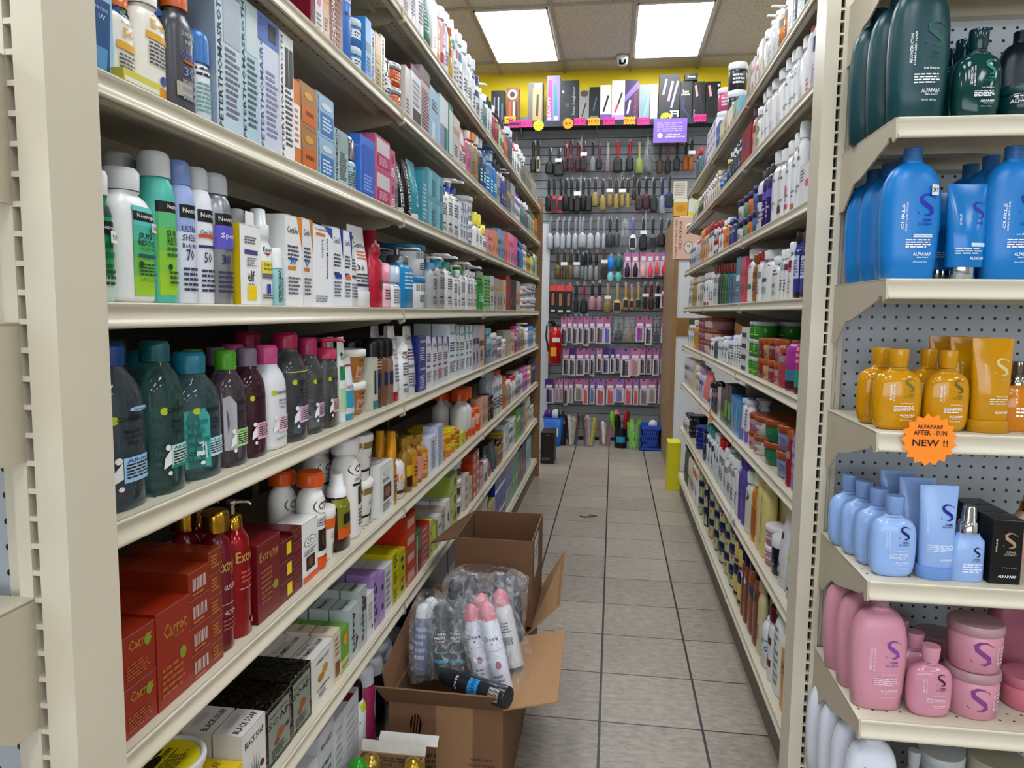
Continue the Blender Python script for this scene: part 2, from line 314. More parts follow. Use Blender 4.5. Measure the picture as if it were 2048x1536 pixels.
def product(kind, w, d, h, col, cap='ddd', art=(), o=None, far=False):
    """one product standing on its base centre, front towards local -Y"""
    o = o or {}; rough = o.get('rough', .27); nm = o.get('name', NAMES[kind][0])
    mk = o.get('m', ''); body_m = M(col, rough if not mk else .04, o.get('metal', 0), mk)
    if kind == 'box':
        mb = MB(); mb.box(-w / 2, w / 2, -d / 2, d / 2, 0, h, body_m)
        art_put(mb, art, w, h, lambda a, b, q: (a * w, -d / 2 - q, b * h))
        sd = o.get('sd', 1)                                        # which side faces the camera
        if 'side' in o: art_put(mb, o['side'], d, h, lambda a, b, q: (-sd * (w / 2 + q), -sd * a * d, b * h))
        if 'top' in o: art_put(mb, o['top'], w, d, lambda a, b, q: (a * w, (b - .5) * d, h + q))
        # closed tuck flap seen as a fine groove under the lid edge
        mb.box(-w / 2 - .0002, w / 2 + .0002, -d / 2 - .0002, -d / 2 + .0004, h - .0016, h - .0010, M('8a8680', .6))
        if o.get('tab'): mb.box(-w * .2, w * .2, -d / 2, -d / 2 + .001, h, h + .02, body_m)
        return mb.build(nm)
    n = 12 if far else (28 if h * w > .006 else 20)
    body, capp, p, ch = shape(kind, w, d, h, o); capm = M(cap, o.get('crough', .3), o.get('cmetal', 0), o.get('cm', ''))
    def fn(a, b, q):
        z = b * h; rx, ry = interp(body, z); x = a * w; t = min(.999, abs(x) / max(rx, 1e-5)); return (x, -ry * (1 - t ** p) ** (1 / p) - q * 1.6, z)
    B = MB(); B.loft(body, body_m, n, p)
    if o.get('low'):                                               # lower part in another colour
        fr, lc = o['low']; z1 = fr * h; ss = [(z, rx * 1.003, ry * 1.003) for z, rx, ry in body if z < z1]; r = interp(body, z1); ss.append((z1, r[0] * 1.003, r[1] * 1.003)); B.loft(ss, M(lc, rough), n, p, cap=False)
    if o.get('bands'):
        for z0, z1, c in o['bands']:
            a, b2 = interp(body, z0 * h), interp(body, z1 * h); B.loft([(z0 * h, a[0] * 1.004 + .0002, a[1] * 1.004 + .0002), (z1 * h, b2[0] * 1.004 + .0002, b2[1] * 1.004 + .0002)], M(c, .4), n, p, cap=False)
    Cp = MB() if not far else B
    Cp.loft(capp, capm, n, 2.0 if kind not in ('tube',) else 2.2)
    if kind == 'pump':
        b = h - ch; c = (o.get('cr') or .2) * w; hm = M(o.get('head', cap), .3, o.get('cmetal', 0))
        Cp.cyl(0, 0, b + ch * .4, h - ch * .14, c * .36, hm, 8); Cp.loft([(h - ch * .17, c * .5, c * .5), (h - ch * .15, c * .66, c * .66), (h - ch * .02, c * .66, c * .66), (h, c * .5, c * .5)], hm, 10)
        sx = o.get('spout', 1); Cp.tube([(0, 0, h - ch * .09), (sx * w * .1, -w * .2, h - ch * .08), (sx * w * .16, -w * .42, h - ch * .1), (sx * w * .17, -w * .48, h - ch * .2)], [c * .3, c * .28, c * .24, c * .18], hm, 6)
    if kind == 'spray' and o.get('over'):                          # clear over-cap
        Cp.loft([(h - ch, capp[0][1] * 1.15, capp[0][1] * 1.15), (h + .004, capp[0][1] * 1.05, capp[0][1] * 1.05)], M('ffffff', .05, 0, 'film'), 12)
    if far:
        art_put(B, art, w, h, fn, 4); return B.build(nm)
    root = bpy.data.objects.new(nm, None); root.empty_display_size = .03; COL.objects.link(root)
    B.build('body', root); Cp.build('pump_head' if kind == 'pump' else 'cap', root)
    if art: A = MB(); art_put(A, art, w, h, fn, 7); A.build('label', root)
    if o.get('sticker'):
        x, z, sw, sh, c = o['sticker'][:5]; S = MB(); art_put(S, [('r', x - sw / 2, x + sw / 2, z - sh / 2, z + sh / 2, c), ('t', x, z, sw * .7, sh * .45, o['sticker'][5] if len(o['sticker']) > 5 else '9.99', '333')], w, h, fn, 6, .003)
        tag(S.build('price_sticker', root), 'price sticker', None)
    return root

# ------------------------------------------------------------------ ready-made prints
def gen(c1, c2='555', seed=0, txt=None):
    r = random.Random(seed); z = .5 + .2 * r.random(); a = []
    if r.random() < .7: a.append(('r', -.42, .42, z - .05, z + .08, c1))
    if txt: a.append(('t', 0, z - .1, .6, .05, txt, c2))
    if r.random() < .5: a.append(('e', 0, .3, .4, .12, c1))
    a.append(('f', -.3, .3, .12 + .1 * r.random(), .42, 4, c2)); return a
def cera(c='1f4fa3', brand='CeraVe', big=''):
    a = [('p', [(.5, 1), (.5, .62), (.18, 1)], c), ('t', -.08, .84, .62, .075, brand, '333b44'), ('f', -.38, .3, .5, .68, 4, '556'), ('r', -.38, .1, .4, .44, c), ('f', -.38, .35, .12, .33, 5, '778')]
    if big: a.append(('t', -.1, .5, .35, .1, big, '2878b8'))
    return a
def cerab(c='333', sq='b03038'):
    return [('r', -.3, .1, .72, .745, sq), ('t', 0, .66, .6, .05, 'CeraVe', c), ('f', -.3, .3, .36, .58, 5, '667'), ('r', -.3, .0, .2, .225, '333'), ('f', -.3, .25, .08, .16, 2, '889')]
def ptr(c='16181a', lc='667', c2=None):
    a = [('t', -.36, .5, .16, .94, 'PETERTHOMASROTH', c, 1), ('f', -.16, .42, .12, .62, 12, lc)]
    if c2: a.insert(0, ('r', -.2, .46, .64, .96, c2))
    return a
def neut(lines, c='10181c', tc='0d6b62', num=None):
    a = [('r', -.5, .5, .6, .69, '0b0d10'), ('t', .05, .645, .74, .045, 'Neutrogena', 'e8e8e8')]
    for i, t in enumerate(lines): a.append(('t', -.1, .52 - i * .06, .5, .045, t, tc))
    if num: a.append(('t', -.14, .34, .26, .08, num, '25366b'))
    a += [('f', -.35, .35, .08, .26, 5, '446')]; return a
def garn(c, lab, t2='e9e9e9'):
    return [('e', -.3, .55, .13, .05, 'b9c83a'), ('t', -.02, .55, .5, .032, 'GARNIER', '20242a'), ('t', .02, .475, .36, .024, 'Micellar', '20242a'), ('t', .02, .44, .4, .024, 'Cleansing', '20242a'), ('t', .0, .405, .26, .024, 'Water', '20242a'),
            ('r', -.2, .42, .17, .32, lab), ('t', .1, .3, .5, .022, 'All-in-1', c), ('f', -.16, .38, .19, .285, 5, '333'), ('e', -.27, .31, .1, .04, t2), ('e', -.25, .14, .08, .03, t2), ('p', [(-.22, .3), (-.22, .2), (-.36, .17), (-.34, .24)], t2)]
def alfa(line, sub, sc, tc='f4f4f4', box=None, dark=None):
    a = [('t', -.2, .47, .05, .19, line, tc, 1), ('t', -.14, .47, .03, .22, sub, tc, 1), ('S', .18, .56, .16, sc), ('t', .2, .445, .14, .022, 'SEMI', sc), ('t', .17, .415, .22, .022, 'DI LINO', sc)]
    if box: a += [('r', -.02, .3, .315, .34, 'dde8f0'), ('t', .14, .327, .28, .014, box, '2a5f9a')]
    else: a += [('t', .14, .335, .26, .02, 'Low Shampoo', tc)]
    a += [('f', -.14, .3, .235, .305, 4, tc), ('t', .14, .19, .3, .026, 'ALFAPARF', tc), ('t', .16, .165, .2, .01, 'MILANO', tc), ('t', .12, .13, .24, .012, '1000 ml  33.8 fl.oz', tc)]
    return a
def ct(c='e0661a', txt='CT+'):
    return [('e', 0, .66, .8, .17, '777'), ('e', 0, .66, .72, .145, 'f2f2f2'), ('t', 0, .66, .5, .08, txt, '333'), ('t', 0, .52, .8, .035, 'CLEAR THERAPY', '444'), ('f', -.4, .4, .45, .5, 2, '666'),
            ('r', -.28, .28, .2, .42, '2a2624'), ('e', 0, .32, .3, .16, '7a5038'), ('r', -.5, .5, .02, .12, c)]
def soap(txt, c, pic=None):
    a = [('t', -.02, .86, .8, .08, txt, c), ('f', -.3, .3, .12, .3, 3, '777')]
    if pic: a += [('e', -.08, .5, .3, .12, pic), ('e', .12, .56, .28, .12, pic)]
    return a

# ------------------------------------------------------------------ the room
def struct(mb, name, loc=None): o = mb.build(name, loc=loc); o['kind'] = 'structure'; return o
CEIL, YB = 3.46, 7.09
m = MB(); m.box(-6, 6, -6, YB + .2, -.1, 0, floor_mat(-.012, 2.125, .3045)); struct(m, 'floor')
m = MB(); m.box(-6, 6, -6, YB + .2, CEIL + .01, CEIL + .1, tile_mat()); struct(m, 'ceiling')
m = MB(); m.box(-6.2, 6.2, YB, YB + .2, 0, CEIL + .05, M('ead21a', .6, 0, 'paint')); struct(m, 'wall_back')
m = MB(); m.box(-6.2, -6, -6, YB, 0, CEIL + .05, M('d9d6cc', .6, 0, 'paint')); struct(m, 'wall_left')
m = MB(); m.box(6, 6.2, -6, YB, 0, CEIL + .05, M('d9d6cc', .6, 0, 'paint')); struct(m, 'wall_right')
m = MB(); m.box(-6.2, 6.2, -6.2, -6, 0, CEIL + .05, M('d9d6cc', .6, 0, 'paint')); struct(m, 'wall_front')
# added shop window, unseen behind the camera: glowing pane that brightens surfaces facing it
m = MB(); m.box(-3.6, 3.4, -5.998, -5.985, .7, 2.9, M('e2eaf6', .3, 0, 'emit')); struct(m, 'added_window')
m = MB(); [m.box(x - .03, x + .03, -5.985, -5.95, .66, 2.94, M('8a8a88', .4, .5)) for x in (-3.6, -1.25, 1.1, 3.4)]; [m.box(-3.6, 3.4, -5.985, -5.95, z - .03, z + .03, M('8a8a88', .4, .5)) for z in (.68, 2.92)]; struct(m, 'trim_4')  # frame bars of the added window
m = MB(); m.box(-2.6, 2.6, 7.056, 7.089, 2.88, 3.06, M('a4a4a6', .5)); struct(m, 'trim_5')
GX = [-1.115 + .605 * i for i in range(-8, 13)]; GY = [6.77 - 1.2 * i for i in range(0, 11)]
g = MB(); gm = M('b3aca0', .5)
for x in GX: g.box(x - .012, x + .012, -6, YB, CEIL - .004, CEIL + .008, gm)
for y in GY: g.box(-6, 6, y - .012, y + .012, CEIL - .0035, CEIL + .008, gm)
struct(g, 'trim_1')
LCOLS = [(-1.095, 'left'), (.115, 'right'), (-3.51, 'far left'), (2.53, 'far right'), (4.95, 'rightmost')]
for j, y1 in enumerate([6.745, 4.345, 1.945, -.455, -2.855]):
    for i, (x0, side) in enumerate(LCOLS):
        e = empty('ceiling_light', (x0 + .275, y1 - .57, CEIL)); W2, L2 = .278, .572
        fr = MB()
        for a in ((-W2, -W2 + .012, -L2, L2), (W2 - .012, W2, -L2, L2), (-W2, W2, -L2, -L2 + .012), (-W2, W2, L2 - .012, L2)): fr.box(a[0], a[1], a[2], a[3], -.008, .006, M('cfccc4', .5))
        fr.build('frame', e)
        df = MB(); df.box(-W2 + .012, W2 - .012, -L2 + .012, L2 - .012, -.002, .004, M('f6fbff', .5, 0, 'emit')); df.build('diffuser', e)
        where = ['above the back aisle', 'above the far rack half', 'above the near rack ends', 'above the camera', 'behind the camera'][j]
        tag(e, 'bright ceiling panel, %s of its row, %s' % (side, where), 'ceiling light', 'fluorescent ceiling panels')
# dome camera on the ceiling
cx_, cy_ = at(1245, 125, 2, CEIL - .05)[:2]; e = empty('security_camera', (cx_, cy_, CEIL - .002)); b = MB()
b.loft([(-.02, .05, .05), (0, .055, .055)], M('d8d6d0', .4), 20); b.loft([(-.075, .018, .018), (-.068, .036, .036), (-.05, .046, .046), (-.02, .05, .05)], M('e6e5e0', .3), 20); b.build('housing', e)
b = MB(); b.add([(.03 * math.cos(a), -.042 - .002, -.052 + .024 * math.sin(a)) for a in [i * math.pi / 8 for i in range(16)]], [tuple(range(16))], M('0c0c0e', .15)); b.add([(.011 * math.cos(a), -.047, -.052 + .011 * math.sin(a)) for a in [i * math.pi / 6 for i in range(12)]], [tuple(range(12))], M('c9cdd2', .2)); b.loft([(-.076, .03, .006), (-.03, .03, .008)], M('0c0c0e', .15), 16, cy=-.038); b.build('lens', e)
tag(e, 'small white dome security camera with black lens on the ceiling', 'camera')

# ------------------------------------------------------------------ shelving
def bracket(mb, x, D, m, t=.0035, hook=.125):
    poly = [(0, -.001), (D + .004, -.001), (D + .007, -.036), (D - .006, -.042), (D - .014, -.03), (D - .03, -.03), (D - .036, -.038), (D * .42, -.075), (D * .3, -.078), (.045, -.115), (.03, -hook), (0, -hook)]
    mb.prism(poly, lambda a, b, c: (x + c, -a, b), t, m)
def shelf(L, D, m, holes=True, name='metal_shelf', bl=True, br=True, ks=.82):
    """origin: rear corner of the deck top; length +X, front -Y"""
    e = empty(name); dm = peg_mat(m, (0, 1), .0254, .0028, .4, (1, -D + .015, -D + .07)) if holes else M(m, .4)
    b = MB(); b.box(0, L, -D, 0, -.0035, 0, dm)
    fm = M(m, .38)
    b.box(.004, L - .004, -D + .001, -D + .015, -.03, -.0036, fm); b.box(.004, L - .004, -D * .52, -D * .4, -.034, -.0036, fm); b.box(.004, L - .004, -.03, -.002, -.04, -.0036, fm); b.box(.004, L - .004, -D * .85, -D * .82, -.014, -.0036, fm)
    b.build('deck', e)
    l = MB(); pr = [(-.001, 0), (.002, 0), (.0035, -.003), (.0005, -.008), (-.0005, -.014), (.0, -.02), (.003, -.026), (.006, -.030), (.0065, -.034), (.004, -.0365), (.001, -.035), (-.001, -.030)]
    n = len(pr); vs = [(x, -D - a, z) for x in (.0045, L - .0045) for a, z in [(q, w * ks) for q, w in pr]]
    l.add(vs, [(i, (i + 1) % n, n + (i + 1) % n, n + i) for i in range(n)], M(m, .3), True); l.add(vs, [tuple(range(n))[::-1], tuple(range(n, 2 * n))], M(m, .3)); l.build('price_rail', e)
    for on_, x in ((bl, 0.0), (br, L - .0035)):
        if on_: k = MB(); bracket(k, x, D, M(CREAMD, .4)); k.build('bracket', e)
    return e
ZL = [1.995, 1.745, 1.487, 1.240, .993, .716, .446, .140]
ZR = [2.03, 1.80, 1.518, 1.277, 1.022, .761, .460, .140]
JL = [.655, 1.87, 3.085, 4.30, 5.38]; JR = [1.80, 2.88, 3.98, 5.08]
XL, XR, DEP = -.55, .47, .42
LEVEL = ['top', 'second highest', 'third highest', 'eye-level', 'fifth', 'sixth', 'seventh', 'lowest']
SECT = ['nearest', 'second', 'third', 'farthest']
for side, Z, J in (('left', ZL, JL), ('right', ZR, JR)):
    proto = {}
    for s in range(len(J) - 1):
        L = J[s + 1] - J[s]; key = round(L, 3)
        for i, z in enumerate(Z):
            sec = SECT[s] if s < len(J) - 2 else 'farthest'
            if key not in proto: proto[key] = o = shelf(L, DEP, CREAM)
            else: o = copy_tree(proto[key])
            if side == 'left': o.location = (XL - DEP, J[s], z); o.rotation_euler = (0, 0, math.pi / 2)
            else: o.location = (XR + DEP, J[s + 1], z); o.rotation_euler = (0, 0, -math.pi / 2)
            tag(o, 'cream metal shelf, %s section of the %s rack, %s level' % (sec, side, LEVEL[i]), 'shelf', 'cream shelves of the %s rack' % side)
# rack frames: backs, uprights, kick plates
for side, J in (('left', JL), ('right', JR)):
    sx = -1 if side == 'left' else 1; xb = (XL - DEP) if sx < 0 else (XR + DEP); x2 = xb + sx * .02
    e = empty('rack_frame', (xb + sx * .001, J[0], 0)); y0, y1 = J[0], J[-1]
    for s in range(len(J) - 1):
        b = MB(); b.box(0, sx * .008, J[s] - y0 + .018, J[s + 1] - y0 - .018, .1, 2.18, peg_mat('5c5448', (1, 2), .0254, .0035)); b.build('back_panel', e)
    for y in J:
        b = MB(); b.box(0, sx * .03, y - y0 - .016, y - y0 + .016, .0, 2.2, M(CREAMD, .45)); b.build('upright', e)
    b = MB(); b.box(min(-sx * (DEP - .012), -sx * (DEP - .02)), max(-sx * (DEP - .012), -sx * (DEP - .02)), .0, y1 - y0, .001, .09, M('77705f', .6)); tag(b.build('kick_plate', loc=(xb, J[0], 0)), 'dark kick plate along the foot of the %s rack' % side, 'kick plate')
    tag(e, 'tall cream back frame holding the shelves of the %s rack' % side, 'rack')
# brown pegboard end panel at the far end of the left rack
b = MB(); b.box(XL - DEP, XL + .02, JL[-1] + .01, JL[-1] + .02, .0, 2.05, peg_mat('93724a', (0, 2), .0254, .0032, .6)); o = b.build('pegboard_panel')
b = MB(); b.box(0, .012, -.002, .012, 0, 2.05, M('a9946c', .6)); 
tag(o, 'brown perforated board closing the far end of the left rack', 'panel')

# end-of-aisle units: slotted uprights with rungs every inch
def slotted(y, sx, xc, depth, z1=2.3):
    """narrow face towards -Y at y; xc is the aisle-side corner, sx points away from the aisle"""
    b = MB(); cm = M(CREAM, .35, 0, 'paint'); w = .029
    def bx(a0, a1, *r, m=cm): b.box(min(a0, a1), max(a0, a1), *r, m)
    bx(xc, xc + sx * w, y, y + depth, 0, z1); bx(xc + sx * w, xc + sx * (w + .008), y + .014, y + depth, 0, z1, m=M('0d0c0a', .8))
    bx(xc + sx * (w + .008), xc + sx * (w + .022), y, y + depth, 0, z1)
    k = 0.05
    while k < z1: bx(xc + sx * (w - .0005), xc + sx * (w + .0085), y + .0006, y + .012, k, k + .0048); k += .0254
    return b
# right unit
e = empty('slotted_rack', (0, 0, 0)); slotted(1.70, 1, .432, .08).build('slotted_upright', e)
b = MB(); b.box(.482, .4935, 1.712, 1.75, 0, 2.3, M(CREAM, .4)); b.box(.4955, .506, 1.716, 1.75, 0, 2.3, M(CREAM, .4)); b.build('edge_channel', e)
b = MB(); b.box(.50, 1.62, 1.735, 1.745, .02, 2.3, peg_mat('b9bfc4', (0, 2), .0254, .0033, .4)); b.build('back_panel', e)
slotted(1.70, -1, 1.70, .08).build('slotted_upright', e)
b = MB(); b.box(.4745, 1.66, 1.745, 1.78, 0, 2.3, M(CREAM, .4)); b.build('rear_cover', e)
b = MB(); b.box(.436, .468, 1.781, 1.798, 0, 2.3, M(CREAMD, .35, 0, 'paint')); tag(b.build('filler_strip'), 'narrow cream strip behind the slotted end post, right rack', 'strip')
tag(e, 'cream slotted end frame with pale perforated back, right side', 'rack')
ZE = [1.885, 1.580, 1.301, 1.025, .745, .474, .195]
ELEV = ['topmost', 'dark green bottle', 'bright blue bottle', 'amber bottle', 'pale blue bottle', 'pink bottle', 'lowest white bottle']
p0 = None
for i, z in enumerate(ZE):
    if p0 is None: o = p0 = shelf(1.19, .305, CREAM, True, 'endcap_shelf', ks=1.0)
    else: o = copy_tree(p0)
    o.location = (.478, 1.70, z); tag(o, 'cream metal shelf of the right end unit, %s level' % ELEV[i], 'shelf', 'right end unit shelves')
# left unit: only its upright, its back and the ends of its brackets are in view
e = empty('slotted_rack', (0, 0, 0)); slotted(.58, -1, -.482, .066).build('slotted_upright', e)
b = MB(); b.box(-.5435, -.533, .592, .63, 0, 2.3, M(CREAM, .4)); b.box(-.557, -.5455, .596, .63, 0, 2.3, M(CREAM, .4)); b.build('edge_channel', e)
b = MB(); b.box(-1.6, -.55, .612, .622, .02, 2.3, peg_mat('b9bfc4', (0, 2), .0254, .0033, .4)); b.build('back_panel', e)
tag(e, 'cream slotted end frame of the left rack at the picture edge', 'rack')
p0 = None
for i, (u, v) in enumerate(((10, 90), (14, 645), (25, 1212))):
    z = at(u, v, 1, .56)[2]
    if p0 is None: o = p0 = shelf(1.0, .30, CREAM, True, 'endcap_shelf', bl=False)
    else: o = copy_tree(p0)
    o.location = (-.5185 - 1.0, .58, z); tag(o, 'cream shelf bracket and shelf at the left picture edge, %s' % ['near the top', 'at eye level', 'low down'][i], 'shelf', 'left end unit shelves')

# ------------------------------------------------------------------ stocking the racks
THINGS = []      # (object, description, place, relation, order) -> labels written at the end
LVN = {'L': [x + ' shelf of left rack' for x in ('top', 'second-highest', 'third-highest', 'eye-level', 'fifth', 'sixth', 'seventh', 'bottom')],
       'R': [x + ' shelf of right rack' for x in ('top', 'second-highest', 'third-highest', 'eye-level', 'fifth', 'sixth', 'seventh', 'bottom')]}
def reg(o, desc, place, rel='', order=0.0, cat=None, group=None):
    THINGS.append([o, desc, place, rel, order, cat, group])
ORD = ['front', 'second', 'third', 'fourth', 'fifth', 'sixth', 'seventh', 'eighth']
def stock(side, lev, u0, items, inset=.014):
    z = (ZL if side == 'L' else ZR)[lev] + .0004; sg = -1 if side == 'L' else 1; xf = (XL if side == 'L' else XR) + sg * inset
    y = y_of(u0, xf, z); place = LVN[side][lev]; seed = lev * 100 + (0 if side == 'L' else 5000)
    for it in items:
        u1, vt, kind = it[:3]; y1 = y_of(u1, xf, z); W = (y1 - y) if side == 'L' else (y1 - y); ya, yb = y, y1; y = y1; seed += 1
        if kind == 'gap': continue
        ye = (JL if side == 'L' else JR)[-1] - .015
        if max(ya, yb) > ye: ya, yb = min(ya, ye), min(yb, ye)
        if abs(ya - yb) < .02: continue
        col, cap, desc = it[3:6]; art = it[6] if len(it) > 6 and it[6] is not None else None; o = dict(it[7]) if len(it) > 7 else {}
        w = abs(yb - ya) * .985; ym = (ya + yb) / 2; far = ym > 3.3 and not o.get('near')
        if w < .012: w = .012
        lim = {'box': .135, 'jar': .15}.get(kind, .115); ns = 1
        if w > lim and ym > 2.2 and not o.get('near'): ns = int(math.ceil(w / lim))
        if o.get('solo'): w = min(w, .12); ns = 1
        yc = [ya + (yb - ya) * (q + .5) / ns for q in range(ns)]; w = w / ns
        if kind == 'box': d = o.get('d', .055); w *= 1.0
        elif kind in ('can', 'dome', 'jar', 'oil'): w = min(w, .14); d = w
        else: d = w * o.get('k', .62)
        if 'd' in o: d = o['d']
        h = z_of(vt, xf + (0 if kind == 'box' else sg * d / 2), ym) - z; n = o.get('stack', 1)
        h = min(max(h, .02), o.get('hmax', .3) * n)
        ax = (ZL if side == 'L' else ZR); 
        if lev > 0: h = min(h, ax[lev - 1] - ax[lev] - .045)
        h1 = h / n
        if art is None: art = gen(o.get('c1', '999'), o.get('c2', '667'), seed, o.get('txt'))
        o['sd'] = 1 if side == 'L' else -1
        if kind == 'bottle':
            for kw in ('lotion', 'shampoo', 'cleansing', 'sunscreen', 'jelly', 'deodorant'):
                if kw in desc: o['name'] = kw + '_bottle'
        elif kind == 'box':
            for kw in ('soap', 'perfume', 'wipes'):
                if kw in desc: o['name'] = kw + '_box'
        elif kind == 'jar' and 'tub' in desc: o['name'] = 'tub'
        ob = product(kind, w, d, h1 - (.0006 if n > 1 else 0), col, cap, art, o, far); cat = NAMES[kind][1]
        rz = math.pi / 2 if side == 'L' else -math.pi / 2; k = 0; reps = o.get('rep', 0 if kind == 'box' and h < .05 else 1)
        dd = d + .004; rj = random.Random(seed)
        if lev <= 2 or ym > 3.0: reps = 0
        while (reps + 1) * dd > DEP - .05 and reps > 0: reps -= 1
        for q, r in [(q, r) for q in range(ns) for r in range(reps + 1)]:
            ang = math.radians(rj.uniform(-.6, .6) if kind == 'box' else rj.uniform(-4, 4)); off = rj.uniform(0, .002)
            for s in range(n):
                c = ob if k == 0 else copy_tree(ob); k += 1
                c.location = (xf + sg * (d / 2 + r * dd + off), yc[q], z + s * h1); c.rotation_euler = (0, 0, rz + ang)
                rel = ''
                if n > 1: rel = 'top of its stack' if s == n - 1 else ('base of its stack' if s == 0 else 'middle of its stack' if n == 3 else ORD[s] + ' from the bottom of its stack')
                if r > 0: rel = (rel + ', ' if rel else '') + ('behind the front one' if r == 1 else ORD[r] + ' one back')
                reg(c, desc, place, rel, yc[q] if side == 'L' or 1 else 0, cat, desc if (reps or n > 1 or ns > 1) else None)
def art_r(*a): return list(a)
WH = 'eceded'
